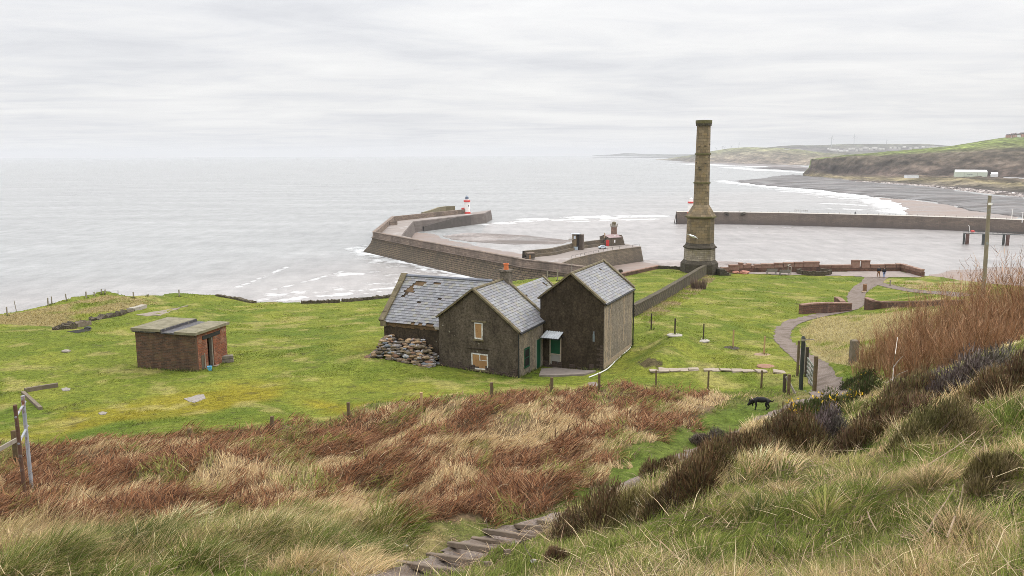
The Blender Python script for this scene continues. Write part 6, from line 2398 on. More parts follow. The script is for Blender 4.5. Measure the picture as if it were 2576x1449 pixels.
# brace beside the strainer
g = G(1983, 994)
br = empty('brace_post', g, 'short post with pale leaning brace beside the strainer post', 'post')
m = MB(); m.box(g + [0, 0, .35], (.11, .11, 1.1)); m.build('stump', M_POST, br)
m = MB(); a = g + [-.1, .1, top_z(g, 949) - g[2]]; m.bar(a, g + [.25, -.1, .1], .1, .07); m.build('brace', M_POSTG, br)
yg = 'stakes across the lawn'
for (u, v0, v1, mt, lab) in ((1638, 788.5, 830, M_POSTD, 'dark stake nearest the dry-stone wall'), (1697.5, 801, 842, M_POSTD, 'dark stake on a small pale pad, second from the dry-stone wall'), (1769.5, 814, 855.5, M_POSTD, 'dark stake on a pale pad, middle of the lawn row'), (1844, 830, 875, M_POSTT, 'tan stake standing in a small dark hollow'), (1922, 846, 892, M_POSTT, 'tan stake on a brown pad nearest the path')):
    post(u, v0, v1, mt, lab, yg, .085, 'stake')
    if u > 1650:
        g = G(u - (4 if u > 1750 else 0), v1 + .8)
        m = MB(); m.lathe(g + [0, 0, -.05], [(.62, 0), (.60, .075), (.3, .085)], 9)
        tag(m.build('stone_pad', M_CEMENT if u < 1800 else (M_POSTD if u < 1900 else mottle('brown_pad', (.22, .15, .10), (.30, .21, .14), 3, .9, .3, .02)), None, g), {1697.5: 'small pale pad under the second dark stake', 1769.5: 'larger pale pad under the middle dark stake', 1844: 'dark scrape at the foot of the tan stake', 1922: 'brown pad under the tan stake near the path'}[u], 'pad')
cg = 'posts along the cliff-edge fence'
S6 = .2469
cl_ = [(75, 300, 386), (278, 237, 322), (492, 208, 288), (530, 195, 272), (682, 167, 240), (880, 145, 208), (962, 148, 188), (1036, 118, 168), (1066, 124, 168), (1203, 133, 153), (1362, 150, 208), (1510, 170, 193), (1827, 125, 190)]
cll = ['cliff-edge post at the photo\'s left edge', 'cliff-edge post second from the left', 'left post of the close pair on the cliff edge', 'right post of the close pair on the cliff edge', 'leaning cliff-edge post right of the close pair', 'cliff-edge post on the straw-coloured rise', 'short cliff-edge stub left of the mound\'s top', 'tall cliff-edge post on the mound\'s top', 'slanting stick beside the tall post on the mound', 'tiny stub beyond the mound\'s crest', 'cliff-edge post just right of the mound', 'low stub right of the mound above the shed', 'lone cliff-edge post above the brick shed']
for (zx, a, b_), lab in zip(cl_, cll):
    post(zx * S6, 697.6 + a * S6, 697.6 + b_ * S6 + 1, M_POSTG, lab, cg, .12, 'fence_post', lean=(.18 if zx == 1066 else (-.12 if zx in (278, 682) else 0)))
rg = 'posts behind the cottage'
for (u, v0, v1, lab) in ((1377, 681.5, 702, 'left mossy post behind the cottage roofs'), (1402.5, 676.5, 703, 'middle mossy post behind the cottage roofs'), (1438, 665, 690, 'pale post right behind the tall block\'s ridge end')):
    post(u, v0, v1 + 3, M_POSTG, lab, rg, .16)
post(1560.5, 678, 690, M_POSTD, 'stumpy dark pillar by the wall behind the tall block', None, .55, 'stone_pillar')
post(2239, 704, 719.5, M_POSTG, 'thin grey post by the terrace path', None, .14, 'marker_post')

# ---------------------------------------------------------------- flagstones in the grass
fl_ = [(175, .8), (250, .9), (335, .8), (408, .8), (488, .9), (615, .9), (668, .6), (745, .8), (840, .95), (925, .95), (1035, .85), (1180, .9)]
fll = ['leftmost flagstone of the row, nearest the cottage', 'flagstone second from the left of the row', 'flagstone third from the left of the row', 'flagstone fourth from the left of the row', 'flagstone left of the gap in the row', 'flagstone right of the gap in the row', 'narrow flagstone two right of the gap', 'flagstone over the middle fence posts of the row', 'flagstone fourth from the right of the row', 'flagstone third from the right of the row', 'flagstone standing apart, second from the right', 'rightmost flagstone behind the strainer post']
for k, ((zx, w_), lab) in enumerate(zip(fl_, fll)):
    u = 1592 + .3125 * zx
    v = 626.1 + .3125 * np.interp(zx, [175, 488, 615, 1180], [985, 975, 978, 995])
    g = G(u, v)
    m = MB()
    hh_ = RNG.uniform(-.15, .15)
    m.box(g + [0, 0, .04], (w_ * .82, RNG.uniform(.5, .65), .12), hh_ - .1, jit=.03)
    tag(m.build('flagstone', mottle('pale_flag', (.25, .205, .155), (.35, .29, .23), 3, .9, .4, .02), None, g, bevel=.015), lab, 'flagstone', 'row of flagstones in the grass')
g = G(1927, 922)
m = MB(); m.lathe(g + [0, 0, -.06], [(.62, 0), (.60, .10), (.2, .13)], 14)
tag(m.build('manhole_cover', mottle('rusty_disc', (.20, .105, .065), (.29, .165, .11), 3, .9, .3, .01), None, g), 'round reddish cover set in the grass above the flagstones', 'cover')
# hose
hp_ = GL([(1588, 871), (1583, 880), (1568, 892), (1552, 905), (1543, 915), (1534, 925), (1522, 934), (1505, 942), (1482, 951)])
m = MB(); m.tube([p + [0, 0, .06] for p in smooth_line(hp_, 2)], .045, 6)
tag(m.build('hose', mottle('white_hose', (.60, .60, .57), (.72, .72, .69), 3, .6, 0), None, hp_[0]), 'white hose lying on the grass right of the cottage', 'hose')

# kerb remains, slabs and bare patches on the left lawn
def kerb(px, w_, h_, mat, label, name='kerb'):
    g = GL(px)
    m = MB()
    d_ = densify(np.array(g), 1.1)
    for a, b_ in zip(d_[:-1], d_[1:]):
        m.bar(a + (b_ - a) * .015 + [0, 0, h_ / 2 - .05], b_ - (b_ - a) * .015 + [0, 0, h_ / 2 - .05], w_, h_)
    return tag(fix_normals(m.build(name, mat, None, g[0])), label, name)


M_OLDK = mottle('old_kerb', (.12, .095, .07), (.20, .16, .12), 3, .95, .5, .02, (.10, .11, .05), 6)
kerb([(60, 1024), (100, 1015), (147, 1005)][0:0] + [(62, 987), (105, 979.5), (147, 973)], .22, .32, M_OLDK, 'straight concrete kerb on the left lawn')
kerb([(58, 990), (80, 1010), (103, 1031)], .2, .22, M_OLDK, 'crumbling kerb running towards the camera from the straight one')


def patch(px, mat, label, name='slab', z=.04, res=.25):
    """a flush irregular slab of bare ground or concrete"""
    g = GL(dens(px + [px[0]], 4)[:-1])
    m = MB()
    c = g.mean(0)
    rings = []
    for k_, dz in ((1.0, -.25), (1.0, z * .7), (.85, z)):
        rings.append([(c[0] + (p[0] - c[0]) * k_ * (1 + RNG.normal(0, .035)), c[1] + (p[1] - c[1]) * k_ * (1 + RNG.normal(0, .035)), hz(c[0] + (p[0] - c[0]) * k_, c[1] + (p[1] - c[1]) * k_) + dz) for p in g])
    m.ring(rings)
    return tag(fix_normals(m.build(name, mat, None, c)), label, name)


M_WORN = mottle('worn_concrete', (.19, .165, .145), (.31, .28, .255), 4, .9, .5, .02, (.12, .10, .05), 5)
patch([(462, 1003), (480, 1000), (497, 994), (513, 993), (517, 1003), (505, 1008), (488, 1014), (474, 1010)], M_WORN, 'broken grey concrete slab in the mossy lawn below the shed')
patch([(247, 1040), (257, 1036), (270, 1038), (266, 1043), (252, 1044)], M_WORN, 'small bare stone showing in the mossy lawn')
patch([(154, 979), (165, 975.5), (178, 978), (174, 983), (158, 984)], M_WORN, 'small stone slab right of the straight kerb')
patch([(1478, 964), (1494, 961), (1508, 966), (1500, 973), (1482, 971)], M_FLAG, 'purplish flat stone in the grass below the doorstep')
patch([(340, 792), (370, 787), (420, 780), (468, 771), (440, 780), (405, 793), (372, 795)], mottle('bare_footing', (.20, .165, .135), (.28, .235, .195), 2, .95, .4, .03, (.12, .13, .04), 2), 'thin sliver of bare footing on the cliff-top lawn')
# ruined wall and hollow on the cliff-top
wall_run('ruined_wall', [(228, 808), (262, 800), (300, 793), (330, 784)], [(228, 802), (262, 794), (300, 786), (330, 779)], .9, M_DRY, 'grassed-over ruined wall on the cliff top left of the shed', rag=.14, sub=12)
wall_run('ruined_wall', [(327, 783.5), (345, 779), (364, 774)], [(327, 775.5), (345, 771), (364, 766)], .7, M_CEMENT, 'short concrete wall end behind the ruined one', rag=.02)
wall_run('ruined_wall', [(140, 828), (160, 827), (184, 824.5)], [(140, 822), (160, 817), (184, 815)], 1.2, M_DRY, 'dark stub of ruined stonework beside the black hollow', rag=.1)
wall_run('ruined_wall', [(187, 823), (205, 820), (222, 816)], [(187, 813), (205, 810), (222, 808)], .7, M_OLDK, 'pale stub of ruined wall beside the black hollow', rag=.06)
patch([(168, 834), (190, 831), (228, 825), (230, 831), (212, 836), (190, 838)], M_DARK, 'black wet hollow before the ruined walls', 'hollow', .02)  # flush near-black patch; the hole's shade is put into its colour
m = MB(); g = G(221, 828); stone(m, g + [0, 0, .1], .3, (.06, .06, .06)); tag(m.build('loose_boulder', M_STONE, None, g), 'dark boulder on the edge of the black hollow', 'boulder')
m = MB(); g = G(166, 886); stone(m, g + [0, 0, .1], .3, (.34, .30, .26), .6); tag(m.build('loose_boulder', M_STONE, None, g), 'pale stone alone on the left lawn', 'boulder')
for (u, v, s_, lab) in ((1851, 686.8, .5, 'squarish pink boulder near the chimney steps'), (1872.5, 688, .72, 'long pink boulder right of the squarish one')):
    g = G(u, v + 1)
    m = MB(); stone(m, g + [0, 0, .22], s_, (.42, .20, .15), .9)
    tag(m.build('pink_boulder', M_STONE, None, g, bevel=.02), lab, 'boulder')

# ---------------------------------------------------------------- benches, railed ring, timber bollard, stone post
M_BENCH = mottle('grey_bench_wood', (.16, .145, .13), (.25, .23, .21), 5, .9, .2, .01)
for (u, v1, lab) in ((1941.5, 690.5, 'grey wooden bench on the terrace, nearer the chimney'), (1974, 693, 'grey wooden bench on the terrace by the railed ring')):
    g = G(u, v1)
    bn = empty('bench', g, lab, 'bench', 'benches on the terrace')
    m = MB()
    for k in range(3):
        m.box(g + [0, .12 + .16 * k, .46], (1.75, .13, .05), -.08)
    m.build('seat', M_BENCH, bn)
    m = MB()
    for k in range(3):
        m.box(g + [0, -.08, .58 + k * .16], (1.75, .04, .13), -.08)
    m.build('backrest', M_BENCH, bn)
    for sx in (-.7, .7):
        m = MB()
        m.box(g + [sx, -.05, .48], (.09, .09, .98)); m.box(g + [sx, .45, .22], (.09, .09, .5)); m.box(g + [sx, .2, .40], (.08, .5, .06))
        m.build('leg', M_BENCH, bn)
c = G(2042, 689)
rgn = empty('shaft_surround', c, 'ring of dark masonry with curved pale handrail on the terrace', 'monument')
m = MB()
rr_ = 2.6
for k in range(40):
    a = math.pi * 2 * k / 40
    if math.sin(a) < .75:
        hh_ = .30 if k % 7 else .45
        m.box((c[0] + .4 + rr_ * math.cos(a), c[1] + rr_ * .8 * math.sin(a), c[2] + .3), (.5, .4, hh_ + .5), a + 1.57, jit=.02)
m.build('wall', M_DRY, rgn)
m = MB()
pts = [(c[0] - 3.9 + .0, c[1] - 1.0, c[2])] + [(c[0] + .3 + 4.2 * math.cos(a), c[1] + 3.4 * math.sin(a), c[2] + 1.0 + .55 * max(0, -math.cos(a) * .2 + .4)) for a in np.linspace(math.pi * 1.08, math.pi * .3, 12)]
m.tube(pts, .06, 6)
m.build('handrail', M_CEMENT, rgn)
for k in (1, 4, 8):
    p = np.array(pts[k]); m = MB(); m.tube([(p[0], p[1], c[2] - .1), p], .05, 6); m.build('rail_post', M_CEMENT, rgn)
g = G(2175, 733.5)
m = MB()
h_ = top_z(g, 715) - g[2]
m.tube([g - [0, 0, .3], g + [0, 0, h_ - .03], g + [0, 0, h_]], [.27, .27, .24], 12)
tag(m.build('timber_bollard', mottle('red_brown_timber', (.16, .085, .045), (.25, .14, .08), 3, .9, .4, .02), None, g), 'thick red-brown timber stump at the path junction', 'bollard')
m = MB(); g2 = G(2173, 736); stone(m, g2 + [0, 0, .1], .32, (.30, .22, .15), .6)
tag(m.build('loose_boulder', M_STONE, None, g2), 'tan stone at the foot of the thick timber stump', 'boulder')
g = G(2147, 913)
h_ = top_z(g, 855) - g[2]
m = MB()
m.ring([[tuple(g + [sx * .24 * k_, sy * .2 * k_, z_]) for sx, sy in ((-1, -1), (1, -1), (1, 1), (-1, 1))] for z_, k_ in ((-.4, 1.05), (h_ * .5, 1.0), (h_ - .06, .97), (h_, .82))])
tag(m.build('stone_gatepost', mottle('mossy_gatepost', (.12, .10, .07), (.21, .17, .125), 3, .95, .6, .03, (.10, .095, .045), 5), None, g, bevel=.03), 'mossy square stone post on the bank beside the thicket', 'post')

# ---------------------------------------------------------------- gate, pole and gateposts
M_POLE = mottle('dark_green_pole', (.022, .026, .022), (.045, .050, .042), 5, .7, .3, .01)
g = at_d(2014, 983, 44.5)
g[2] = hz(g[0], g[1])
pl = empty('green_pole', g, 'tall dark green metal pole with side bracket by the gate', 'pole')
zt = at_d(2014.5, 845.5, g[1])[2]
m = MB(); m.tube([g - [0, 0, .3], (g[0], g[1], zt - .25), (g[0], g[1], zt - .1), (g[0], g[1], zt)], [.115, .105, .12, .05], 12); m.build('shaft', M_POLE, pl)
m = MB(); m.tube([(g[0], g[1], zt - .2), (g[0] + .42, g[1] - .1, zt - .16), (g[0] + .60, g[1] - .1, zt - .2)], .022, 6); m.lathe((g[0], g[1], zt - .27), [(.13, 0), (.13, .14)], 10); m.build('bracket', M_POSTG, pl)
m = MB()
for k in range(9):
    a = k * .7
    m.tube([np.array([g[0] + .12 + .2 * math.cos(a + b_) , g[1] - .25 + .12 * math.sin(a + b_), g[2] + .1 + .16 * math.sin(b_ * 1.3 + k)]) for b_ in np.linspace(0, 5, 12)], .028, 5)
tag(m.build('rope_coil', mottle('blue_grey_rope', (.16, .18, .21), (.30, .32, .35), 9, .9, .3, .01), None, (g[0] + .1, g[1] - .25, g[2])), 'coil of blue-grey rope at the foot of the green pole', 'rope')


def gpost(u, v0, v1, w_, mat, label, d):
    p = at_d(u, v1, d)
    p[2] = hz(p[0], p[1])
    z1 = at_d(u, v0, d)[2]
    m = MB(); m.tube([p - [0, 0, .3], (p[0], p[1], z1 - .02), (p[0], p[1], z1)], [w_ / 2, w_ / 2, w_ / 2.4], 10)
    return tag(m.build('gate_post', mat, None, p), label, 'post', 'posts about the field gate'), p, z1


_, gp0, gz0 = gpost(2048.5, 896, 985, .22, M_POST, 'thick round gatepost nearest the camera', 43.5)
_, gp1, gz1 = gpost(2027.5, 873, 950, .2, M_POSTD, 'dark gatepost at the far end of the gate', 50.0)
gpost(2006.5, 857, 932, .17, M_POST, 'brown post hidden behind the green pole', 50.5)
gpost(2021, 862.5, 940, .14, M_POSTG, 'pale squared post between the pole and the gate', 51.0)
gt = empty('field_gate', gp1, 'weathered green-grey field gate seen almost end-on', 'gate')
M_GATE = mottle('weathered_gate', (.12, .125, .10), (.23, .235, .20), 5, .9, .3, .01)
a0, a1 = gp1 + (gp0 - gp1) * .06, gp1 + (gp0 - gp1) * .95
zg0, zg1 = gp1[2] + 1.25, gp0[2] + 1.28
for k in range(5):
    f = 1 - k * .21
    m = MB()
    m.bar((a0[0], a0[1], gp1[2] + 1.25 * f + .05), (a1[0], a1[1], gp0[2] + 1.25 * f + .05), .05, .10 if k else .13)
    m.build('rail', M_GATE, gt)
for q in (0.01, .5, .99):
    p = a0 + (a1 - a0) * q
    zz0 = gp1[2] + (gp0[2] - gp1[2]) * q
    m = MB(); m.box((p[0] + .05, p[1], zz0 + .68), (.06, .1, 1.3)); m.build('stile', M_GATE, gt)
m = MB(); m.bar((a0[0] + .07, a0[1], gp1[2] + .2), (a1[0] + .07, a1[1], gp0[2] + 1.2), .05, .09); m.build('brace', M_GATE, gt)

# ---------------------------------------------------------------- metal frame and rail fence at the left edge
M_RUST = mottle('rusty_steel', (.075, .040, .026), (.15, .085, .055), 4, .85, .3, .01, (.20, .20, .19), 3)
M_GALV = mottle('galvanised_steel', (.26, .28, .31), (.38, .40, .43), 3, .55, .2, .01, (.19, .085, .05), 5)
p0, p1 = G(64, 1253), G(80, 1230)
fr = empty('metal_frame', p0, 'two tall leaning steel posts joined by rungs in the bracken', 'frame')
t0, t1 = at_d(37.5, 1019, p0[1] - .1), at_d(57, 996, p1[1] - .1)
m = MB(); m.tube([p0 - [0, 0, .3], (p0 + t0) / 2, t0], .048, 10); m.build('post', M_RUST, fr)['label'] = 'rusty brown steel post'
m = MB(); m.tube([p1 - [0, 0, .3], (p1 + t1) / 2, t1], .048, 10); m.build('post', M_GALV, fr)['label'] = 'grey galvanised steel post'
for qa, qb in ((.12, .09), (.40, .35)):
    a, b_ = t0 + (p0 - t0) * qa, t1 + (p1 - t1) * qb
    d_ = (b_ - a)
    m = MB(); m.tube([a - d_ * .08, b_ + d_ * .25], .03, 7); m.build('rung', M_GALV, fr)
g = G(45, 1170)
zt = top_z(g, 1083)
fn = empty('rail_fence', g, 'timber post with one pale rail at the left edge', 'fence')
m = MB(); m.box((g[0], g[1], (g[2] + zt) / 2 - .2), (.14, .14, zt - g[2] + .4)); m.build('post', M_POST, fn)
m = MB()
a = at_d(42, 1106, g[1] - .1)
b_ = at_d(-90, 1180, g[1] - 2.4)
m.bar(a, b_, .05, .12)
m.build('rail', M_POSTG, fn)

# ---------------------------------------------------------------- telegraph pole
p = at_d(2478, 705, 60.0)
p[2] = hz(p[0], p[1])
tp_ = empty('wooden_pole', p, 'tall weathered wooden pole rising from the red-stemmed thicket', 'pole')
zt = at_d(2490, 492, 60)[2]
xt = at_d(2490, 492, 60)[0]
m = MB(); m.tube([p - [0, 0, .5], ((p[0] + xt) / 2, 60, (p[2] + zt) / 2), (xt, 60, zt)], [.15, .14, .118], 12); m.build('shaft', mottle('pole_wood', (.17, .145, .10), (.28, .245, .175), 3, .9, .4, .02, (.24, .26, .24), 3, streak=True), tp_)
q = at_d(2487.5, 513, 59.8)
m = MB(); m.box(q + [.08, -.05, 0], (.26, .1, .16)); m.build('plate', M_LHW, tp_)

# ---------------------------------------------------------------- timber steps
M_STEP = mottle('step_timber', (.105, .08, .058), (.21, .16, .118), 3, .9, .4, .015, (.12, .095, .07), 6)
sll = ['lowest timber step at the photo\'s bottom edge', 'timber step second from the bottom', 'timber step third from the bottom', 'short timber step in the middle of the flight', 'pale timber step third from the top', 'timber step second from the top beside the heather', 'topmost visible timber step beside the heather']
for (a, b_), lab in zip((((991, 1418), (1180, 1450)), ((1076, 1399), (1229, 1424)), ((1129, 1371), (1279, 1394)), ((1186, 1358), (1277, 1370)), ((1218, 1338), (1341, 1357)), ((1297, 1325.5), (1410, 1336)), ((1354, 1314.5), (1412, 1324))), sll):
    pa, pb = GL([a, b_])
    m = MB()
    m.bar(pa + [0, 0, .02], pb + [0, 0, .02], .085, .10)
    m.bar(pa + [.04, .10, -.02], pb + [.04, .10, -.02], .07, .09)
    tag(m.build('timber_step', M_STEP, None, (pa + pb) / 2, bevel=.012), lab, 'step', 'timber steps on the gravel path')

# ---------------------------------------------------------------- people and dog
def skin(name, nodes, edges, mat, parent, sub=2, root=0):
    me = bpy.data.meshes.new(name)
    off = OFF.get(parent.name, np.zeros(3)) if parent is not None else np.zeros(3)
    me.from_pydata([tuple(np.asarray(p, float)) for p, r in nodes], edges, [])
    o = bpy.data.objects.new(name, me)
    COL.objects.link(o)
    o.parent = parent
    md = o.modifiers.new('skin', 'SKIN')
    for sv, (p, r) in zip(me.skin_vertices[0].data, nodes):
        sv.radius = (r, r) if np.isscalar(r) else r
    me.skin_vertices[0].data[root].use_root = True
    ss = o.modifiers.new('smooth', 'SUBSURF')
    ss.levels = ss.render_levels = sub
    me.materials.append(mat)
    OFF[o.name] = off
    return o


M_SKINT = mottle('skin_tone', (.42, .26, .19), (.50, .32, .24), 9, .6, 0)


def person(px, h_, label, coat, trous, hat, stride, rz, long_coat):
    g = G(*px)
    pe = empty('person', g, label, 'person', 'couple walking on the terrace')
    k = h_ / 1.75
    s = stride
    N = [((0, 0, .95), .13), ((0, 0, 1.12), .14), ((0, .01, 1.32), .155), ((0, .01, 1.46), .09), ((0, .02, 1.54), .055), ((0, .03, 1.62), .085), ((0, .02, 1.70), .085),
         ((-.1, 0, .90), .095), ((-.105, s * .5, .48), .062), ((-.105, s * .2, .08), .042), ((-.105, s * .2 + .14, .035), .036),
         ((.1, 0, .90), .095), ((.105, -s * .3, .48), .062), ((.105, -s, .10), .042), ((.105, -s + .13, .035), .036),
         ((-.20, 0, 1.40), .065), ((-.26, -.02, 1.14), .05), ((-.22, .12, .94), .04), ((-.20, .17, .88), .03),
         ((.20, 0, 1.40), .065), ((.26, -.02, 1.14), .05), ((.24, .10, .94), .04), ((.23, .15, .88), .03)]
    E = [(0, 1), (1, 2), (2, 3), (3, 4), (4, 5), (5, 6), (0, 7), (7, 8), (8, 9), (9, 10), (0, 11), (11, 12), (12, 13), (13, 14), (2, 15), (15, 16), (16, 17), (17, 18), (2, 19), (19, 20), (20, 21), (21, 22)]
    N = [(tuple(np.array(p) * k), r * k) for p, r in N]
    skin('body', N, E, M_SKINT, pe)
    up = [0, 1, 2, 3, 15, 16, 17, 19, 20, 21]
    mp = {a: i for i, a in enumerate(up)}
    C_ = [(N[a][0], N[a][1] * 1.22 + .012) for a in up]
    EC = [(mp[a], mp[b_]) for a, b_ in E if a in mp and b_ in mp]
    if long_coat:
        C_.append(((0, 0, .70 * k), .17 * k))
        EC.append((0, len(C_) - 1))
    skin('coat', C_, EC, coat, pe)
    lw = [0, 7, 8, 9, 11, 12, 13]
    mp = {a: i for i, a in enumerate(lw)}
    skin('trousers', [(N[a][0], N[a][1] * 1.2 + .006) for a in lw], [(mp[a], mp[b_]) for a, b_ in E if a in mp and b_ in mp], trous, pe)
    skin('hood', [((0, -.005, 1.60 * k), .085 * k), ((0, 0, 1.70 * k), .098 * k), ((0, .005, 1.75 * k), .06 * k)], [(0, 1), (1, 2)], hat, pe)
    for s_, z_ in ((-1, 9), (1, 13)):
        b_ = N[z_][0]
        skin('shoe', [((b_[0], b_[1], .05), .05), ((b_[0], b_[1] + .15, .04), .045)], [(0, 1)], M_BLACK, pe, 1)
    pe.rotation_euler.z = rz
    return pe


M_NAVY = mottle('navy_coat', (.010, .011, .016), (.02, .021, .03), 9, .8, 0)
M_BLK = mottle('black_coat', (.008, .008, .011), (.016, .016, .02), 9, .8, 0)
M_TANT = mottle('tan_trousers', (.20, .105, .055), (.26, .14, .075), 9, .9, 0)
M_JEAN = mottle('blue_jeans', (.18, .24, .42), (.24, .31, .52), 9, .9, 0)
person((2210, 697.8), 1.80, 'walking person in dark jacket and tan trousers', M_NAVY, M_TANT, M_BLK, .22, R_(10), False)
person((2223.5, 698.8), 1.68, 'walking person in long black coat and blue jeans', M_BLK, M_JEAN, M_BLK, .10, R_(-12), True)

dg = G(1913, 1033)
dog = empty('dog', dg, 'black dog sniffing the grass with head lowered', 'dog')
M_DOG = mottle('black_fur', (.005, .005, .005), (.012, .011, .010), 12, .75, .4, .02)
DN_ = [((.18, 0, .42), .105), ((.02, 0, .42), .12), ((-.14, 0, .43), .125), ((-.27, 0, .44), .10), ((-.36, 0, .37), .075), ((-.43, 0, .28), .085), ((-.50, 0, .21), .05), ((-.55, 0, .17), .038),
       ((.30, 0, .42), .085), ((.42, 0, .37), .026), ((.50, 0, .37), .022), ((.54, 0, .43), .016),
       ((.24, -.08, .34), .075), ((.19, -.085, .22), .05), ((.26, -.085, .12), .03), ((.23, -.085, .03), .026), ((.19, -.085, .015), .025),
       ((.27, .08, .34), .075), ((.30, .085, .22), .05), ((.37, .085, .13), .03), ((.35, .085, .03), .026), ((.31, .085, .015), .025),
       ((-.22, -.085, .34), .06), ((-.20, -.09, .21), .036), ((-.22, -.09, .10), .027), ((-.23, -.09, .02), .027), ((-.27, -.09, .012), .025),
       ((-.26, .085, .33), .06), ((-.33, .09, .24), .036), ((-.30, .09, .13), .027), ((-.33, .09, .10), .026)]
DE = [(0, 1), (1, 2), (2, 3), (3, 4), (4, 5), (5, 6), (6, 7), (0, 8), (8, 9), (9, 10), (10, 11), (8, 12), (12, 13), (13, 14), (14, 15), (15, 16), (8, 17), (17, 18), (18, 19), (19, 20), (20, 21), (3, 22), (22, 23), (23, 24), (24, 25), (25, 26), (3, 27), (27, 28), (28, 29), (29, 30)]
SC_D = .92
skin('body', [(tuple(np.array(p) * SC_D + [0, 0, .045]), r * SC_D * 1.06) for p, r in DN_], DE, M_DOG, dog, 2, 1)
for sy in (-1, 1):
    skin('ear', [((-.40, sy * .07, .44), .03), ((-.42, sy * .10, .36), .028), ((-.43, sy * .10, .30), .018)], [(0, 1), (1, 2)], M_DOG, dog, 1)
skin('collar', [((-.335 + .07 * math.cos(a) * .6, .085 * math.sin(a), .49 + .07 * math.cos(a) * -.7), .014) for a in np.linspace(0, 5.6, 9)], [(i, i + 1) for i in range(8)], mottle('pale_collar', (.45, .30, .28), (.5, .34, .32), 5, .7, 0), dog, 1)
dog.rotation_euler.z = R_(-6)
note_kids()
# ---------------------------------------------------------------- vegetation
M_BLADE = vcol('grass_blades', .75, 0, 40, .35, .15)
M_TWIG = vcol('twigs', .85, 0, 40, 0, .15)


def blades(P, ln, wd, az, lean0, lean1, col, seg=3, twist=None, taper=.9):
    """curved strips: roots P, length, root width, heading, lean from vertical at root and tip (radians), colour"""
    n_ = len(P)
    az = np.asarray(az)
    dirx, diry = np.sin(az), np.cos(az)
    tw = RNG.uniform(0, 2 * math.pi, n_) if twist is None else twist
    sx, sy = np.cos(tw), np.sin(tw)
    V = np.empty((n_, 2 * seg + 1, 3))
    p = np.array(P, float)
    st = ln / seg
    for k in range(seg + 1):
        q = k / seg
        w = wd * (1 - taper * q) * .5
        if k < seg:
            V[:, 2 * k, 0], V[:, 2 * k, 1], V[:, 2 * k, 2] = p[:, 0] - sx * w, p[:, 1] - sy * w, p[:, 2]
            V[:, 2 * k + 1, 0], V[:, 2 * k + 1, 1], V[:, 2 * k + 1, 2] = p[:, 0] + sx * w, p[:, 1] + sy * w, p[:, 2]
        else:
            V[:, 2 * k] = p
        a = lean0 + (lean1 - lean0) * ((k + .5) / seg)
        p = p + np.c_[dirx * np.sin(a) * st, diry * np.sin(a) * st, np.cos(a) * st]
    nv = 2 * seg + 1
    b = np.arange(n_)[:, None, None] * nv
    if seg > 1:
        k = np.arange(seg - 1) * 2
        Q = (b + np.stack([k, k + 1, k + 3, k + 2], -1)[None]).reshape(-1, 4)
    else:
        Q = np.zeros((0, 4), int)
    e = 2 * (seg - 1)
    T = (np.arange(n_)[:, None] * nv + np.array([e, e + 1, e + 2])[None])
    C = np.repeat(np.asarray(col)[:, None, :], nv, 1).reshape(-1, 3)
    return V.reshape(-1, 3), Q, T, C


class Veg:
    def __init__(s):
        s.V, s.Q, s.T, s.C, s.n = [], [], [], [], 0

    def add(s, r):
        V, Q, T, C = r
        s.V.append(V); s.Q.append(Q + s.n); s.T.append(T + s.n); s.C.append(C)
        s.n += len(V)

    def build(s, name, mat, loc=(0, 0, 0)):
        return big_mesh(name, np.concatenate(s.V), np.concatenate(s.Q), np.concatenate(s.T), mat, np.clip(np.concatenate(s.C), .004, .9), False, None, loc)


def roots(n_, r0, r1, u0=-520, u1=3150):
    n_ = int(n_ * (u1 - u0) / max(u1 - u0 - 770, 1500)) if (u0, u1) == (-520, 3150) else n_
    a0, a1 = math.atan((u0 - CW / 2) / FPX), math.atan((u1 - CW / 2) / FPX)
    r = np.exp(RNG.uniform(math.log(r0), math.log(r1), n_))
    a = RNG.uniform(a0, a1, n_)
    return r * np.sin(a), r * np.cos(a), r


def path_d(x, y):
    pd = np.full(x.shape, 9e9)
    for L, w in PATHS:
        pd = np.minimum(pd, dist_line(x, y, L) - np.median(w))
    return pd


def pick(cols, n_, j=.28):
    cols = np.array(cols)
    return cols[RNG.integers(0, len(cols), n_)] * RNG.uniform(1 - j, 1 + j, (n_, 1))


STRAW = [(.62, .47, .25), (.50, .37, .20), (.74, .58, .34), (.36, .26, .14), (.56, .40, .23)]
RUST = [(.225, .100, .046), (.150, .066, .033), (.285, .138, .066), (.078, .038, .022), (.33, .19, .10)]
GREEN = [(.20, .245, .045), (.15, .20, .036), (.25, .285, .065), (.29, .29, .085)]
DKGRN = [(.10, .135, .028), (.13, .165, .036), (.16, .185, .05), (.08, .10, .028)]
OLIVE = [(.33, .29, .11), (.40, .34, .14), (.26, .24, .085)]

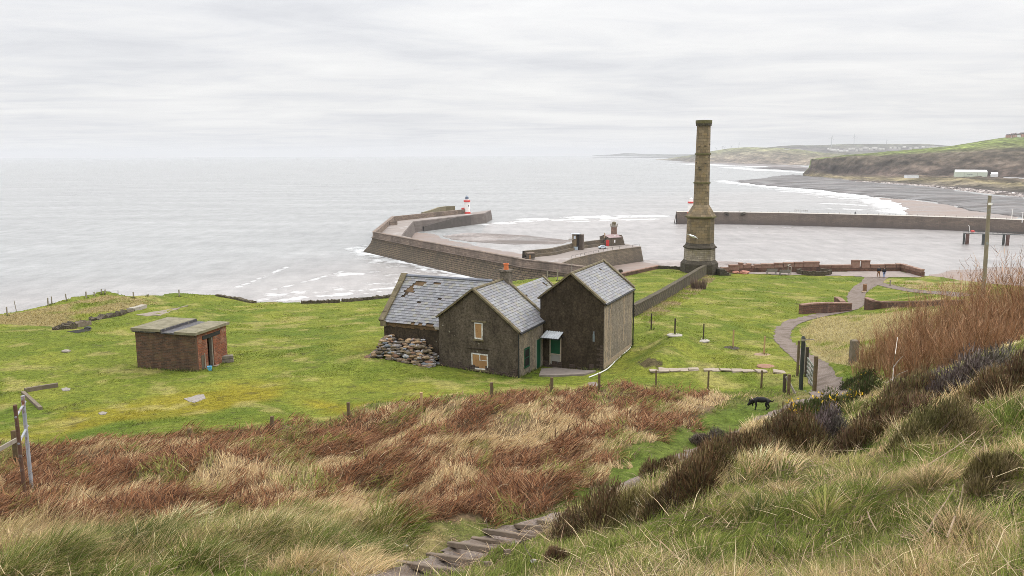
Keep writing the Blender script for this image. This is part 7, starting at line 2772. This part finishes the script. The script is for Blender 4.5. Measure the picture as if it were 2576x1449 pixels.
# --- bracken and straw grass on the slope
x, y, r = roots(330000, 14, 42)
ok = inside(x + (fbm(x, y, 1.2, 500) - .5) * 2.2, y + (fbm(x, y, 1.2, 501) - .5) * 2.2, Z_BRACK) & (path_d(x, y) > .15)
x, y, r = x[ok], y[ok], r[ok]
n_ = len(x)
z = hgt(x, y)
sx_, sy_ = x * .62 + y * .78, x * .78 - y * .62
f = fbm(sx_ / 2.2, sy_, 1.4, 510, 4)
f2 = fbm(sx_ / 2.4, sy_, .5, 520, 3)
br_ = sstep(.40, .50, f + (f2 - .5) * .55)
isb = RNG.random(n_) < br_ * .93 + .03
hgt_f = .35 + 1.1 * fbm(x, y, 1.5, 530)
wind = .80 + (fbm(x, y, 1.6, 540) - .5) * 4.5 + RNG.normal(0, .45, n_)
col = np.where(isb[:, None], pick(RUST, n_), pick(STRAW, n_))
gm = (sstep(.56, .68, fbm(x, y, 1.1, 550, 3)) * (RNG.random(n_) < .55))[:, None]
col = col * (1 - gm * .8) + pick(GREEN, n_) * gm * .8
V_ = Veg()
s_ = ~isb
V_.add(blades(np.c_[x, y, z - .02][s_], (RNG.uniform(.18, .45, n_) * hgt_f)[s_], .0010 * r[s_] + .002, wind[s_], RNG.uniform(.15, .7, n_)[s_], RNG.uniform(.9, 1.75, n_)[s_], col[s_], 3))
tag(V_.build('straw_grass', M_BLADE), 'wind-combed straw grass covering the slope', None, None, 'stuff')
V_ = Veg()
lift = (RNG.random(n_) ** 2) * .32 * hgt_f
V_.add(blades(np.c_[x, y, z + lift][isb], (RNG.uniform(.16, .55, n_))[isb], .0012 * r[isb] + .003, (wind + RNG.normal(0, .55, n_))[isb], RNG.uniform(.5, 1.4, n_)[isb], RNG.uniform(1.2, 1.95, n_)[isb], col[isb], 3))
tag(V_.build('bracken', M_BLADE), 'rusty dead bracken lying in swathes on the slope', None, None, 'stuff')


def tussocks(cx_, cy_, rad, nb, ln, cols, wind_az, wind_k, wscale=.0009, spread=1.0, mixc2=None, mixp=0.0):
    k = len(cx_)
    idx = np.repeat(np.arange(k), nb)
    m_ = len(idx)
    a = RNG.uniform(0, 2 * math.pi, m_)
    q = np.sqrt(RNG.random(m_)) * rad[idx]
    px, py = cx_[idx] + q * np.sin(a), cy_[idx] + q * np.cos(a)
    pz = hgt(px, py) + .10 * ln[idx] * (1 - (q / rad[idx]) ** 2)
    # heading mixes outwards with the wind
    hx = np.sin(a) * q / rad[idx] * spread + math.sin(wind_az) * wind_k + RNG.normal(0, .25, m_)
    hy = np.cos(a) * q / rad[idx] * spread + math.cos(wind_az) * wind_k + RNG.normal(0, .25, m_)
    az = np.arctan2(hx, hy)
    e = np.clip(np.hypot(hx, hy), .1, 1.3)
    rr = np.hypot(px, py)
    cc_ = cols[idx]
    if mixc2:
        cc_ = np.where((RNG.random(m_) < mixp)[:, None], pick(mixc2, m_), cc_)
    return blades(np.c_[px, py, pz - .02], ln[idx] * RNG.uniform(.6, 1.15, m_), wscale * rr + .0015, az, .15 + e * .25, .55 + e * RNG.uniform(.6, 1.15, m_), cc_ * RNG.uniform(.55, 1.45, (m_, 1)), 4)


# --- green tussocks, lower left
Z_STEP = zone([(880, 1449), (950, 1395), (1020, 1350), (1130, 1325), (1300, 1300), (1430, 1290), (1420, 1345), (1350, 1395), (1260, 1449)])
x, y, r = roots(5200, 10.5, 19, -160, 1250)
ok = inside(x, y, Z_TUSS) & (path_d(x, y) > .35)
ok &= ~inside(x, y, Z_STEP)
x, y, r = x[ok][:150], y[ok][:150], r[ok][:150]
V_ = Veg()
k = len(x)
g_ = fbm(x, y, 1.1, 560, 3) + RNG.normal(0, .05, k)
cols = np.where((g_ > .44)[:, None], pick(DKGRN + GREEN[:2], k), np.where((g_ > .40)[:, None], pick(OLIVE, k), pick(STRAW, k)))
V_.add(tussocks(x, y, RNG.uniform(.35, .85, k), 480, RNG.uniform(.30, .68, k), cols, 1.25, .85, .00095, mixc2=STRAW[:3] + OLIVE, mixp=.35))
x, y, r = roots(150000, 10.5, 19, -160, 1300)
ok = inside(x + (fbm(x, y, .9, 505) - .5) * 1.4, y + (fbm(x, y, .9, 506) - .5) * 1.4, Z_TUSS) & (path_d(x, y) > .05)
x, y, r = x[ok], y[ok], r[ok]
n_ = len(x)
g_ = fbm(x, y, .9, 565, 4)
col = np.where((g_ + RNG.normal(0, .07, n_) > .52)[:, None], pick(GREEN + DKGRN, n_), pick(STRAW + OLIVE, n_))
hh = (.5 + fbm(x, y, 1.2, 567)) * np.where(inside(x, y, Z_STEP), .28, 1)
V_.add(blades(np.c_[x, y, hgt(x, y) - .01], RNG.uniform(.12, .30, n_) * hh, .0009 * r + .0015, 1.2 + RNG.normal(0, .5, n_), RNG.uniform(.2, .8, n_), RNG.uniform(.9, 1.7, n_), col, 3))
tag(V_.build('tussock_grass', M_BLADE), 'long green tussock grass blown over at the lower left', None, None, 'stuff')

# --- right-hand foreground rough grass and verges
x, y, r = roots(330000, 4.2, 40)
inb = inside(x, y, Z_BRACK) | inside(x, y, Z_TUSS)
pd = path_d(x, y)
moss = inside(x, y, Z_MOSS)
ok = ~inb & (pd > np.where((x > 3.0) & (y < 26), -.3, -.05)) & ((RNG.random(len(x)) < .35) | ~moss)
x, y, r, pd, moss = x[ok], y[ok], r[ok], pd[ok], moss[ok]
n_ = len(x)
z = hgt(x, y)
g1, g2 = fbm(x, y, 1.6, 570, 4), fbm(x, y, .45, 571, 3)
gg = g1 * .55 + g2 * .45 + RNG.normal(0, .06, n_) + .125
col = np.where((gg > .56)[:, None], pick(GREEN + DKGRN[1:3], n_), np.where((gg > .485)[:, None], pick(OLIVE + GREEN[2:], n_), pick(STRAW + OLIVE[:1], n_)))
col = np.where(moss[:, None], pick(GREEN + [(.12, .17, .03)], n_), col)
tall = np.where(inside(x, y, Z_STEP), .4, 1) * (.35 + 1.1 * sstep(.35, .7, fbm(x, y, 1.4, 575, 3))) * np.where(moss, .25, 1) * sstep(-.1, .9, pd).clip(.25)
lean = 1.0 + (fbm(x, y, 2.5, 576) - .5) * 4.0 + RNG.normal(0, .6, n_)
V_ = Veg()
V_.add(blades(np.c_[x, y, z - .01], RNG.uniform(.05, .20, n_) * tall + .03, (.0009 * r + .0018) * np.where(RNG.random(n_) < .2, 1.9, 1), lean, RNG.uniform(.1, .6, n_), RNG.uniform(.5, 1.55, n_), col, 3))
cx_, cy_, r = roots(2600, 4.6, 30, 1350, 2740)
pd = path_d(cx_, cy_)
ok = (pd > .7) & ~(inside(cx_, cy_, Z_BRACK) | inside(cx_, cy_, Z_MOSS)) & (r < 26)
ok &= ~inside(cx_, cy_, Z_STEP)
cx_, cy_ = cx_[ok][:420], cy_[ok][:420]
k = len(cx_)
g_ = fbm(cx_, cy_, 1.6, 570, 4) + RNG.normal(0, .07, k) + .045
cols = np.where((g_ > .55)[:, None], pick(GREEN + DKGRN, k), np.where((g_ > .47)[:, None], pick(OLIVE, k), pick(STRAW, k)))
V_.add(tussocks(cx_, cy_, RNG.uniform(.14, .40, k), 220, RNG.uniform(.14, .36, k), cols, .9, .35, .0009, mixc2=STRAW + OLIVE, mixp=.32))
# straw tufts growing up between the heather along the path
uu = RNG.uniform(1400, 2560, 190)
vv = np.interp(uu, [1400, 1500, 1700, 1900, 2100, 2300, 2560], [1345, 1320, 1245, 1150, 1100, 1060, 985]) + RNG.normal(0, 26, 190)
g3 = GL(np.c_[uu, vv])
ok = (path_d(g3[:, 0], g3[:, 1]) > .15) & ~inside(g3[:, 0], g3[:, 1], Z_MOSS)
cx_, cy_ = g3[ok, 0], g3[ok, 1]
k = len(cx_)
cols = np.where((RNG.random(k) < .55)[:, None], pick(STRAW, k), pick(OLIVE + GREEN[:2], k))
V_.add(tussocks(cx_, cy_, RNG.uniform(.10, .24, k), 60, RNG.uniform(.25, .55, k), cols, .9, .4, .0009, .6, mixc2=STRAW + OLIVE, mixp=.3))
tag(V_.build('rough_grass', M_BLADE), 'rough straw and green grass on the near right slope', None, None, 'stuff')

# --- brown litter and flattened straw between the tufts
x, y, r = roots(60000, 4.2, 30, 900, 2740)
ok = ~(inside(x, y, Z_BRACK) | inside(x, y, Z_TUSS)) & (path_d(x, y) > .1) & (fbm(x, y, 1.3, 600, 4) + RNG.normal(0, .05, len(x)) > .53)
x, y, r = x[ok], y[ok], r[ok]
n_ = len(x)
V_ = Veg()
V_.add(blades(np.c_[x, y, hgt(x, y) + RNG.uniform(.01, .10, n_)], RNG.uniform(.06, .28, n_), .0011 * r + .003, RNG.uniform(0, 6.28, n_), RNG.uniform(1.1, 1.6, n_), RNG.uniform(1.3, 1.8, n_), pick([(.20, .13, .085), (.13, .085, .055), (.28, .20, .13), (.42, .32, .20), (.09, .06, .04)], n_), 2))
x, y, r = roots(4200, 4.5, 26, -100, 2740)
ok = (path_d(x, y) > .1) & ~inside(x, y, Z_MOSS)
x, y, r = x[ok], y[ok], r[ok]
n_ = len(x)
V_.add(blades(np.c_[x, y, hgt(x, y) + RNG.uniform(.02, .28, n_)], RNG.uniform(.18, .6, n_), .0008 * r + .0025, RNG.uniform(0, 6.28, n_), RNG.uniform(.6, 1.5, n_), RNG.uniform(1.0, 1.9, n_), pick([(.62, .50, .31), (.48, .36, .22), (.30, .20, .13), (.16, .11, .075)], n_), 2, taper=.5))
tag(V_.build('leaf_litter', M_BLADE), 'brown dead litter lying between the grass tufts', None, None, 'stuff')

# --- the lawn's short turf
x, y, r = roots(300000, 37, 141)
ok = ~inside(x, y, Z_BRACK) & (path_d(x, y) > .15) & (r < edge_r(np.arctan2(x, y)) + .4)


def blocked(x, y):
    b_ = np.zeros(len(x), bool)
    for poly_ in ([FA.pt(-wA, 0), FA.pt(0, 0), FA.pt(0, 0, -dA), FA.pt(-wA, 0, -dA)], [FB.pt(wB0, 0), FB.pt(0, 0), FBs.pt(2 * dBh, 0) + (FB.pt(0, 0) - FB.pt(wB0, 0)), FBs.pt(2 * dBh, 0)],
                  [FC.pt(-wC, 0), FC.pt(0, 0), FC.pt(0, 0, -dC), FC.pt(-wC, 0, -dC)], [FSf.pt(-wS, 0), FSf.pt(0, 0), FSf.pt(0, 0, -dS), FSf.pt(-wS, 0, -dS)]):
        b_ |= inside(x, y, np.array(poly_))
    b_ |= inside(x, y, np.array([p[:2] for p in pz_door])) | inside(x, y, P_TERR)
    return b_


pz_door = GL([(1362, 930), (1395, 928), (1462, 934), (1500, 936), (1470, 946), (1400, 949), (1356, 948)])
P_TERR = P_TERRACE
ok &= ~blocked(x, y)
x, y, r = x[ok], y[ok], r[ok]
n_ = len(x)
col = ground_col(x, y) * RNG.uniform(.8, 1.55, (n_, 1)) * 1.12
bank = inside(x, y, Z_BANK) | inside(x, y, Z_BANK2) | inside(x, y, Z_WALLSTRIP) | inside(x, y, Z_MOUND)
ln = np.where(bank, RNG.uniform(.12, .38, n_), RNG.uniform(.03, .10, n_) * (.7 + 1.2 * sstep(.55, .75, fbm(x, y, 3, 590))))
col = np.where(bank[:, None], col * 1.2, col)
V_ = Veg()
V_.add(blades(np.c_[x, y, hgt(x, y) - .01], ln, np.where(bank, .0010 * r, .0011 * r), .8 + RNG.normal(0, 1.2, n_), RNG.uniform(.2, .8, n_), RNG.uniform(.7, 1.5, n_), col, 2))
tag(V_.build('lawn_grass', M_BLADE), 'short turf on the clifftop lawn', None, None, 'stuff')


# longer dark blades added at the feet of walls and posts for contact shade
V_ = Veg()
foot = []
for poly_ in ([FA.pt(-wA, 0), FA.pt(0, 0), FA.pt(0, 0, -dA)], [FB.pt(wB0, 0), FB.pt(-wA, 0)], [FC.pt(-wC * .35, 0), FC.pt(0, 0), FC.pt(0, 0, -dC)], [FSf.pt(-wS, 0, -dS), FSf.pt(-wS, 0), FSf.pt(0, 0), FSf.pt(0, 0, -.9)], [FSf.pt(0, 0, -2.5), FSf.pt(0, 0, -dS)]):
    for a_, b_ in zip(poly_[:-1], poly_[1:]):
        n_ = int(np.linalg.norm((b_ - a_)[:2]) * 60)
        t_ = RNG.random(n_)[:, None]
        foot.append((a_[:2] + (b_ - a_)[:2] * t_) + RNG.normal(0, .13, (n_, 2)))
for o in list(COL.objects):
    if o.parent is None and o.name.split('.')[0] in ('fence_post', 'stake', 'gate_post', 'stone_gatepost', 'bucket', 'timber_stack', 'kerb', 'curved_wall', 'dry_stone_wall', 'ruined_wall', 'timber_bollard', 'green_pole'):
        c = np.array(o.location)[:2]
        k_ = 26
        foot.append(c + RNG.normal(0, .16, (k_, 2)))
foot = np.concatenate(foot)
x, y = foot[:, 0], foot[:, 1]
n_ = len(x)
r = np.hypot(x, y)
V_.add(blades(np.c_[x, y, hgt(x, y) - .02], RNG.uniform(.10, .34, n_), .0010 * r, RNG.uniform(0, 6.28, n_), RNG.uniform(.1, .4, n_), RNG.uniform(.5, 1.3, n_), pick(DKGRN + GREEN[:1] + OLIVE[:1], n_), 3))
tag(V_.build('edge_grass', M_BLADE), 'longer unmown grass round the foot of walls and posts', None, None, 'stuff')


# --- heather
def heather(px, wpx, hpx, label, cols, nt=2600, upright=.5, name='heather_bush', cat='heather', grp='heather bushes on the slope'):
    g = G(*px)
    d = g[1]
    W_, H_ = wpx * d / FPX, 1.0 * hpx * d / FPX
    V_ = Veg()
    ncl = max(5, int(W_ * 9))
    ccx, ccy = RNG.uniform(-.5, .5, ncl) * W_ * .80, RNG.uniform(-.45, .45, ncl) * W_ * .6
    ch_ = H_ * RNG.uniform(.55, 1.3, ncl) * (1 - .5 * (np.abs(ccx) / (W_ * .5)) ** 2)
    for (a, b_, c) in zip(ccx, ccy, ch_):
        k = int(nt / ncl)
        th = RNG.uniform(0, 2 * math.pi, k)
        el = np.arccos(RNG.uniform(.05, 1, k) ** .8)
        R2 = RNG.uniform(.3, 1.0, k) ** .5
        wr = min(W_ * .26, c * .8) + .05
        px_ = g[0] + a + wr * R2 * np.sin(el) * np.sin(th)
        py_ = g[1] + b_ + wr * R2 * np.sin(el) * np.cos(th)
        pz_ = hgt(px_, py_) + c * R2 * np.cos(el) * .95
        col = pick(cols, k, .3) * RNG.uniform(.55, 1.25) * np.array([1, RNG.uniform(.92, 1.12), RNG.uniform(.85, 1.1)])
        V_.add(blades(np.c_[px_, py_, pz_], RNG.uniform(.07, .19, k) * (.55 + .45 * H_), np.full(k, .0011 * d + .002), th, el * .3, el * (1 - upright) + .15, col, 2))
    # woody stems
    k = 40
    th = RNG.uniform(0, 2 * math.pi, k)
    q = RNG.uniform(0, .35, k) * W_
    px_, py_ = g[0] + q * np.sin(th), g[1] + q * .6 * np.cos(th)
    V_.add(blades(np.c_[px_, py_, hgt(px_, py_) - .02], np.full(k, H_ * .8), np.full(k, .0014 * d), th, .2, .9, pick([(.12, .09, .075), (.17, .13, .11)], k), 3))
    o = V_.build(name, M_TWIG, tuple(g))
    return tag(o, label, cat, grp)


HC = [(.145, .086, .046), (.20, .12, .066), (.085, .053, .032), (.27, .175, .105), (.14, .112, .052), (.20, .165, .078)]
HP = [(.13, .10, .088), (.18, .145, .125), (.08, .062, .052), (.24, .195, .17)]
HG_ = [(.18, .155, .062), (.24, .205, .085), (.12, .095, .045), (.32, .26, .13)]
for (px, w_, h_, c_, lab) in (
        ((1492, 1345), 175, 118, HC, 'dark heather bush right beside the top of the timber steps'),
        ((1400, 1412), 46, 38, HC, 'tiny dark heather sprig in the grass below the steps\' heather'),
        ((1585, 1315), 130, 85, HG_, 'olive-brown heather clump half buried in straw grass beside the steps\' heather'),
        ((1700, 1270), 165, 125, HC, 'tall dark heather bush in the middle of the slope, left of the bare stems'),
        ((1655, 1200), 90, 60, HC, 'low dark heather left of the small bare patch of path'),
        ((1790, 1190), 140, 105, HC, 'dark heather bush below the small bare patch of path'),
        ((1790, 1122), 80, 44, HP, 'greyish heather sprig on the far verge above the bare patch of path'),
        ((1875, 1150), 130, 78, HC, 'brown heather bush lying below the black dog'),
        ((1985, 1140), 150, 120, HC, 'rounded dark heather bush with bare pinkish stems below it'),
        ((1952, 1092), 90, 44, HC, 'brown heather on the verge just right of the black dog'),
        ((2085, 1115), 130, 95, HP, 'greyish heather in the hollow between two dark bushes'),
        ((2165, 1130), 110, 88, HC, 'dark heather bush just below the yellow gorse'),
        ((2250, 1075), 170, 115, HC, 'wide dark heather clump between gorse and purple heather'),
        ((2345, 1105), 170, 92, HG_, 'olive heather mound among the tall straw tussocks at right'),
        ((2290, 1015), 130, 80, HC, 'dark heather under the red-stemmed thicket\'s left end'),
        ((2420, 975), 200, 100, HP, 'purple-grey heather mound before the red-stemmed thicket'),
        ((2530, 985), 150, 95, HC, 'dark heather bush at the right edge under the thicket'),
        ((2465, 1030), 140, 85, HC, 'low brown heather right of the olive mound'),
        ((2500, 1205), 110, 66, HG_, 'brown-green clump in the open grass at the right edge')):
    heather(px, w_, h_, lab, c_, int(2200 + w_ * 14))

# --- gorse with yellow flowers
GC = [(.055, .075, .022), (.075, .095, .03), (.045, .06, .02), (.10, .10, .04), (.09, .065, .035)]
M_PETAL = vcol('gorse_petals', .7, 0, 40, .2, .2)
for (px, w_, h_, nf, lab) in (((2012, 1052), 100, 58, 46, 'gorse bush dotted with yellow flowers just right of the dog'), ((2078, 1042), 100, 60, 70, 'yellow-flowering gorse bush below the gate'), ((2150, 1022), 120, 62, 18, 'gorse bush right of the gate with few flowers'), ((2168, 968), 80, 36, 34, 'gorse sprig with bright yellow flowers by the path end')):
    o = heather(px, w_, h_, lab, GC, 2600, .35, 'gorse_bush', 'gorse', 'gorse bushes by the gate')
    g = np.array(o.location)
    d = g[1]
    W_, H_ = w_ * d / FPX, h_ * d / FPX
    m = MB()
    ncl_ = max(3, nf // 7)
    cc = [(RNG.uniform(-.42, .42) * W_, -RNG.uniform(.1, .4) * W_, RNG.uniform(.25, 1.0) * H_) for _ in range(ncl_)]
    for k in range(nf * 2):
        c = cc[RNG.integers(ncl_)]
        p = g + np.array(c) + RNG.normal(0, .07, 3)
        s_ = RNG.uniform(.016, .034)
        rv = RNG.normal(0, 1, (3, 3)) * s_
        cl__ = tuple(np.array((.62, .40, .02)) * RNG.uniform(.75, 1.2))
        m.add([p, p + rv[0], p + rv[1]], [(0, 1, 2)], None, cl__)
        m.add([p, p + rv[1], p + rv[2]], [(0, 1, 2)], None, cl__)
    m.build('flowers', M_PETAL, o)['kind'] = 'stuff'

# --- red-stemmed thicket
RS = [(.28, .145, .074), (.36, .195, .10), (.19, .10, .055), (.45, .28, .16), (.31, .20, .115)]


def thicket(u, vb, vt, d, wpx, label, ns=190):
    p = at_d(u, vb, d)
    p[2] = hz(p[0], p[1])
    zt = at_d(u, vt, d)[2]
    H_ = (zt - p[2]) * 1.13
    W_ = wpx * d / FPX
    V_ = Veg()
    th = RNG.uniform(0, 2 * math.pi, ns)
    q = np.sqrt(RNG.random(ns)) * W_ * .5
    bx, by = p[0] + q * np.sin(th), p[1] + q * np.cos(th) * .7
    az = th + RNG.normal(0, .5, ns)
    k0 = RNG.uniform(0, .22, ns)
    k1 = k0 + RNG.uniform(-.25, .55, ns)
    ln = H_ * RNG.uniform(.40, 1.0, ns) * (1 - .25 * (q / (W_ * .5)) ** 2)
    P0 = np.c_[bx, by, hgt(bx, by) - .1]
    V_.add(blades(P0, ln, np.full(ns, .030), az, k0, k1, pick(RS, ns, .25), 5, taper=.75))
    # side shoots
    nt = 22
    idx = np.repeat(np.arange(ns), nt)
    m_ = len(idx)
    t_ = RNG.uniform(.12, .97, m_)
    am = k0[idx] + (k1[idx] - k0[idx]) * t_ * .5
    px_ = P0[idx, 0] + np.sin(az[idx]) * np.sin(am) * ln[idx] * t_
    py_ = P0[idx, 1] + np.cos(az[idx]) * np.sin(am) * ln[idx] * t_
    pz_ = P0[idx, 2] + np.cos(am) * ln[idx] * t_
    V_.add(blades(np.c_[px_, py_, pz_], RNG.uniform(.25, .95, m_) * (1.15 - t_ * .6), np.full(m_, .0145), az[idx] + RNG.normal(0, 1.3, m_), am + RNG.uniform(.2, .85, m_), am + RNG.uniform(-.3, .5, m_), pick(RS, m_, .3), 3, taper=.7))
    return tag(V_.build('red_stemmed_shrub', M_TWIG, tuple(p)), label, 'shrub', 'red-stemmed thicket')


for (u, vb, vt, d, w_, ns, lab) in ((2215, 890, 805, 43, 130, 120, 'lowest sparse end of the red-stemmed thicket, beside the stone post'), (2290, 885, 745, 40, 150, 170, 'red-stemmed shrub left of the thicket\'s middle'), (2365, 880, 690, 37, 160, 210, 'red-stemmed shrub in the middle of the thicket'), (2445, 880, 672, 34, 150, 210, 'red-stemmed shrub just left of the wooden pole'), (2520, 885, 636, 31, 150, 230, 'tallest red-stemmed shrub right of the wooden pole'), (2600, 880, 618, 29, 150, 210, 'red-stemmed shrub cut by the photo\'s right edge'), (2330, 900, 790, 30, 220, 150, 'low front stems of the red-stemmed thicket above the dark heather'), (2470, 900, 765, 27, 200, 150, 'front stems of the red-stemmed thicket above the purple heather')):
    thicket(u, vb, vt, d, w_, lab, ns)

# leafless shrub against the dry-stone wall
g = G(1757, 727)
ns = 420
th = RNG.uniform(0, 6.283, ns)
q = np.sqrt(RNG.random(ns)) * 1.0
V_ = Veg()
bx, by = g[0] + q * np.sin(th), g[1] + q * np.cos(th) * .6
V_.add(blades(np.c_[bx, by, hgt(bx, by) - .05], RNG.uniform(.7, 2.0, ns), np.full(ns, .05), th, .1, .35, pick([(.16, .11, .085), (.21, .15, .12), (.12, .085, .065)], ns), 3))
tag(V_.build('bare_shrub', M_TWIG, tuple(g)), 'leafless brown shrub growing against the dry-stone wall', 'shrub')

# dead pale branches and dark weed stalks
M_DEADW = mottle('bleached_twig', (.36, .31, .27), (.52, .46, .41), 8, .9, .2, .01)
M_STALK = mottle('dark_stalk', (.07, .05, .04), (.13, .095, .07), 8, .9, .2, .01)


def branch(px, d, mat, label, name, rad=.018, grp=None):
    pts = [at_d(u, v, d + .25 * i * ((-1) ** i)) for i, (u, v) in enumerate(px[0])]
    m = MB()
    m.tube(pts, np.linspace(rad, rad * .35, len(pts)), 5)
    for b_ in px[1:]:
        pp_ = [at_d(u, v, d - .1 * i) for i, (u, v) in enumerate(b_)]
        m.tube(pp_, np.linspace(rad * .7, rad * .25, len(pp_)), 5)
    return tag(m.build(name, mat, None, pts[0]), label, 'branch', grp)


branch([[(2243, 985), (2246, 960), (2247, 925), (2252, 890), (2258, 848)], [(2247, 925), (2262, 905), (2272, 895)], [(2248, 950), (2230, 965), (2222, 975)]], 22, M_DEADW, 'bleached forked twig standing above the dark heather', 'dead_branch', .02)
branch([[(2215, 990), (2228, 965), (2238, 958), (2240, 952)], [(2228, 965), (2215, 955), (2206, 952)], [(2238, 958), (2252, 950), (2262, 940), (2284, 932)]], 22, M_DEADW, 'bleached spreading twig left of the forked one', 'dead_branch', .015)
branch([[(2190, 1090), (2205, 1065), (2216, 1046), (2230, 1030), (2238, 1012), (2248, 998)]], 19, M_DEADW, 'long pale twig slanting up through the heather', 'dead_branch', .016)
branch([[(1990, 1225), (2010, 1195), (2032, 1180), (2055, 1165), (2068, 1150)], [(2032, 1180), (2028, 1160), (2040, 1150)], [(2000, 1210), (1984, 1222), (1976, 1235)]], 14.5, mottle('pinkish_stem', (.17, .11, .10), (.26, .18, .165), 6, .9, .2, .01), 'bare pinkish heather stems below the rounded dark bush', 'dead_branch', .022)
for k, (pp_, lab) in enumerate((([(1493, 1310), (1490, 1270), (1487, 1220), (1484, 1190)], 'tall thin weed stalk above the steps\' heather'), ([(1532, 1290), (1530, 1250), (1525, 1215)], 'shorter weed stalk right of the tallest one'), ([(1352, 1440), (1335, 1400), (1318, 1372), (1312, 1345)], 'dark weed stalk leaning across the timber steps'), ([(1225, 1345), (1226, 1325), (1222, 1300)], 'small weed stalk left of the timber steps'), ([(1640, 1200), (1642, 1165), (1638, 1140)], 'thin stalk on the mossy grass left of the heather'))):
    g = G(*pp_[0])
    branch([pp_], g[1], M_STALK, lab, 'weed_stalk', .008, 'dry weed stalks by the path')
for (u, v, s_, lab) in ((1020, 1379, .06, 'pale scrap of stone beside the timber steps'), (790, 1444, .09, 'whitish stone at the photo\'s bottom edge'), (1342, 1420, .045, 'small white pebble right of the timber steps')):
    g = G(u, v)
    m = MB(); stone(m, g + [0, 0, .05], s_, (.36, .34, .32), .8)
    tag(m.build('pale_stone', M_STONE, None, g), lab, 'stone')
# two fallen bramble canes in the near right corner
M_CANE = mottle('dry_cane', (.24, .17, .11), (.36, .27, .18), 8, .9, .2, .01)
for pp_, lab in (([(2330, 1370), (2352, 1340), (2374, 1310), (2395, 1285)], 'curved dry cane lying in the near right grass'), ([(2380, 1385), (2398, 1345), (2412, 1310), (2418, 1275)], 'thin dry cane right of the curved one'), ([(2180, 1310), (2186, 1340), (2196, 1370), (2204, 1395)], 'pale broken reed in the green tussock'), ([(2290, 1225), (2340, 1195), (2400, 1165), (2450, 1130)], 'long dry stalk slanting across the right grass')):
    g = GL(pp_)
    m = MB()
    m.tube([p + [0, 0, .12 + .05 * i] for i, p in enumerate(g)], np.linspace(.010, .005, len(g)), 5)
    tag(m.build('dry_cane', M_CANE, None, g[0]), lab, 'cane', 'dry canes in the near grass')

for o in COL.objects:
    if o.parent is None and o.get('category') and not o.get('kind'):
        o['kind'] = 'thing'
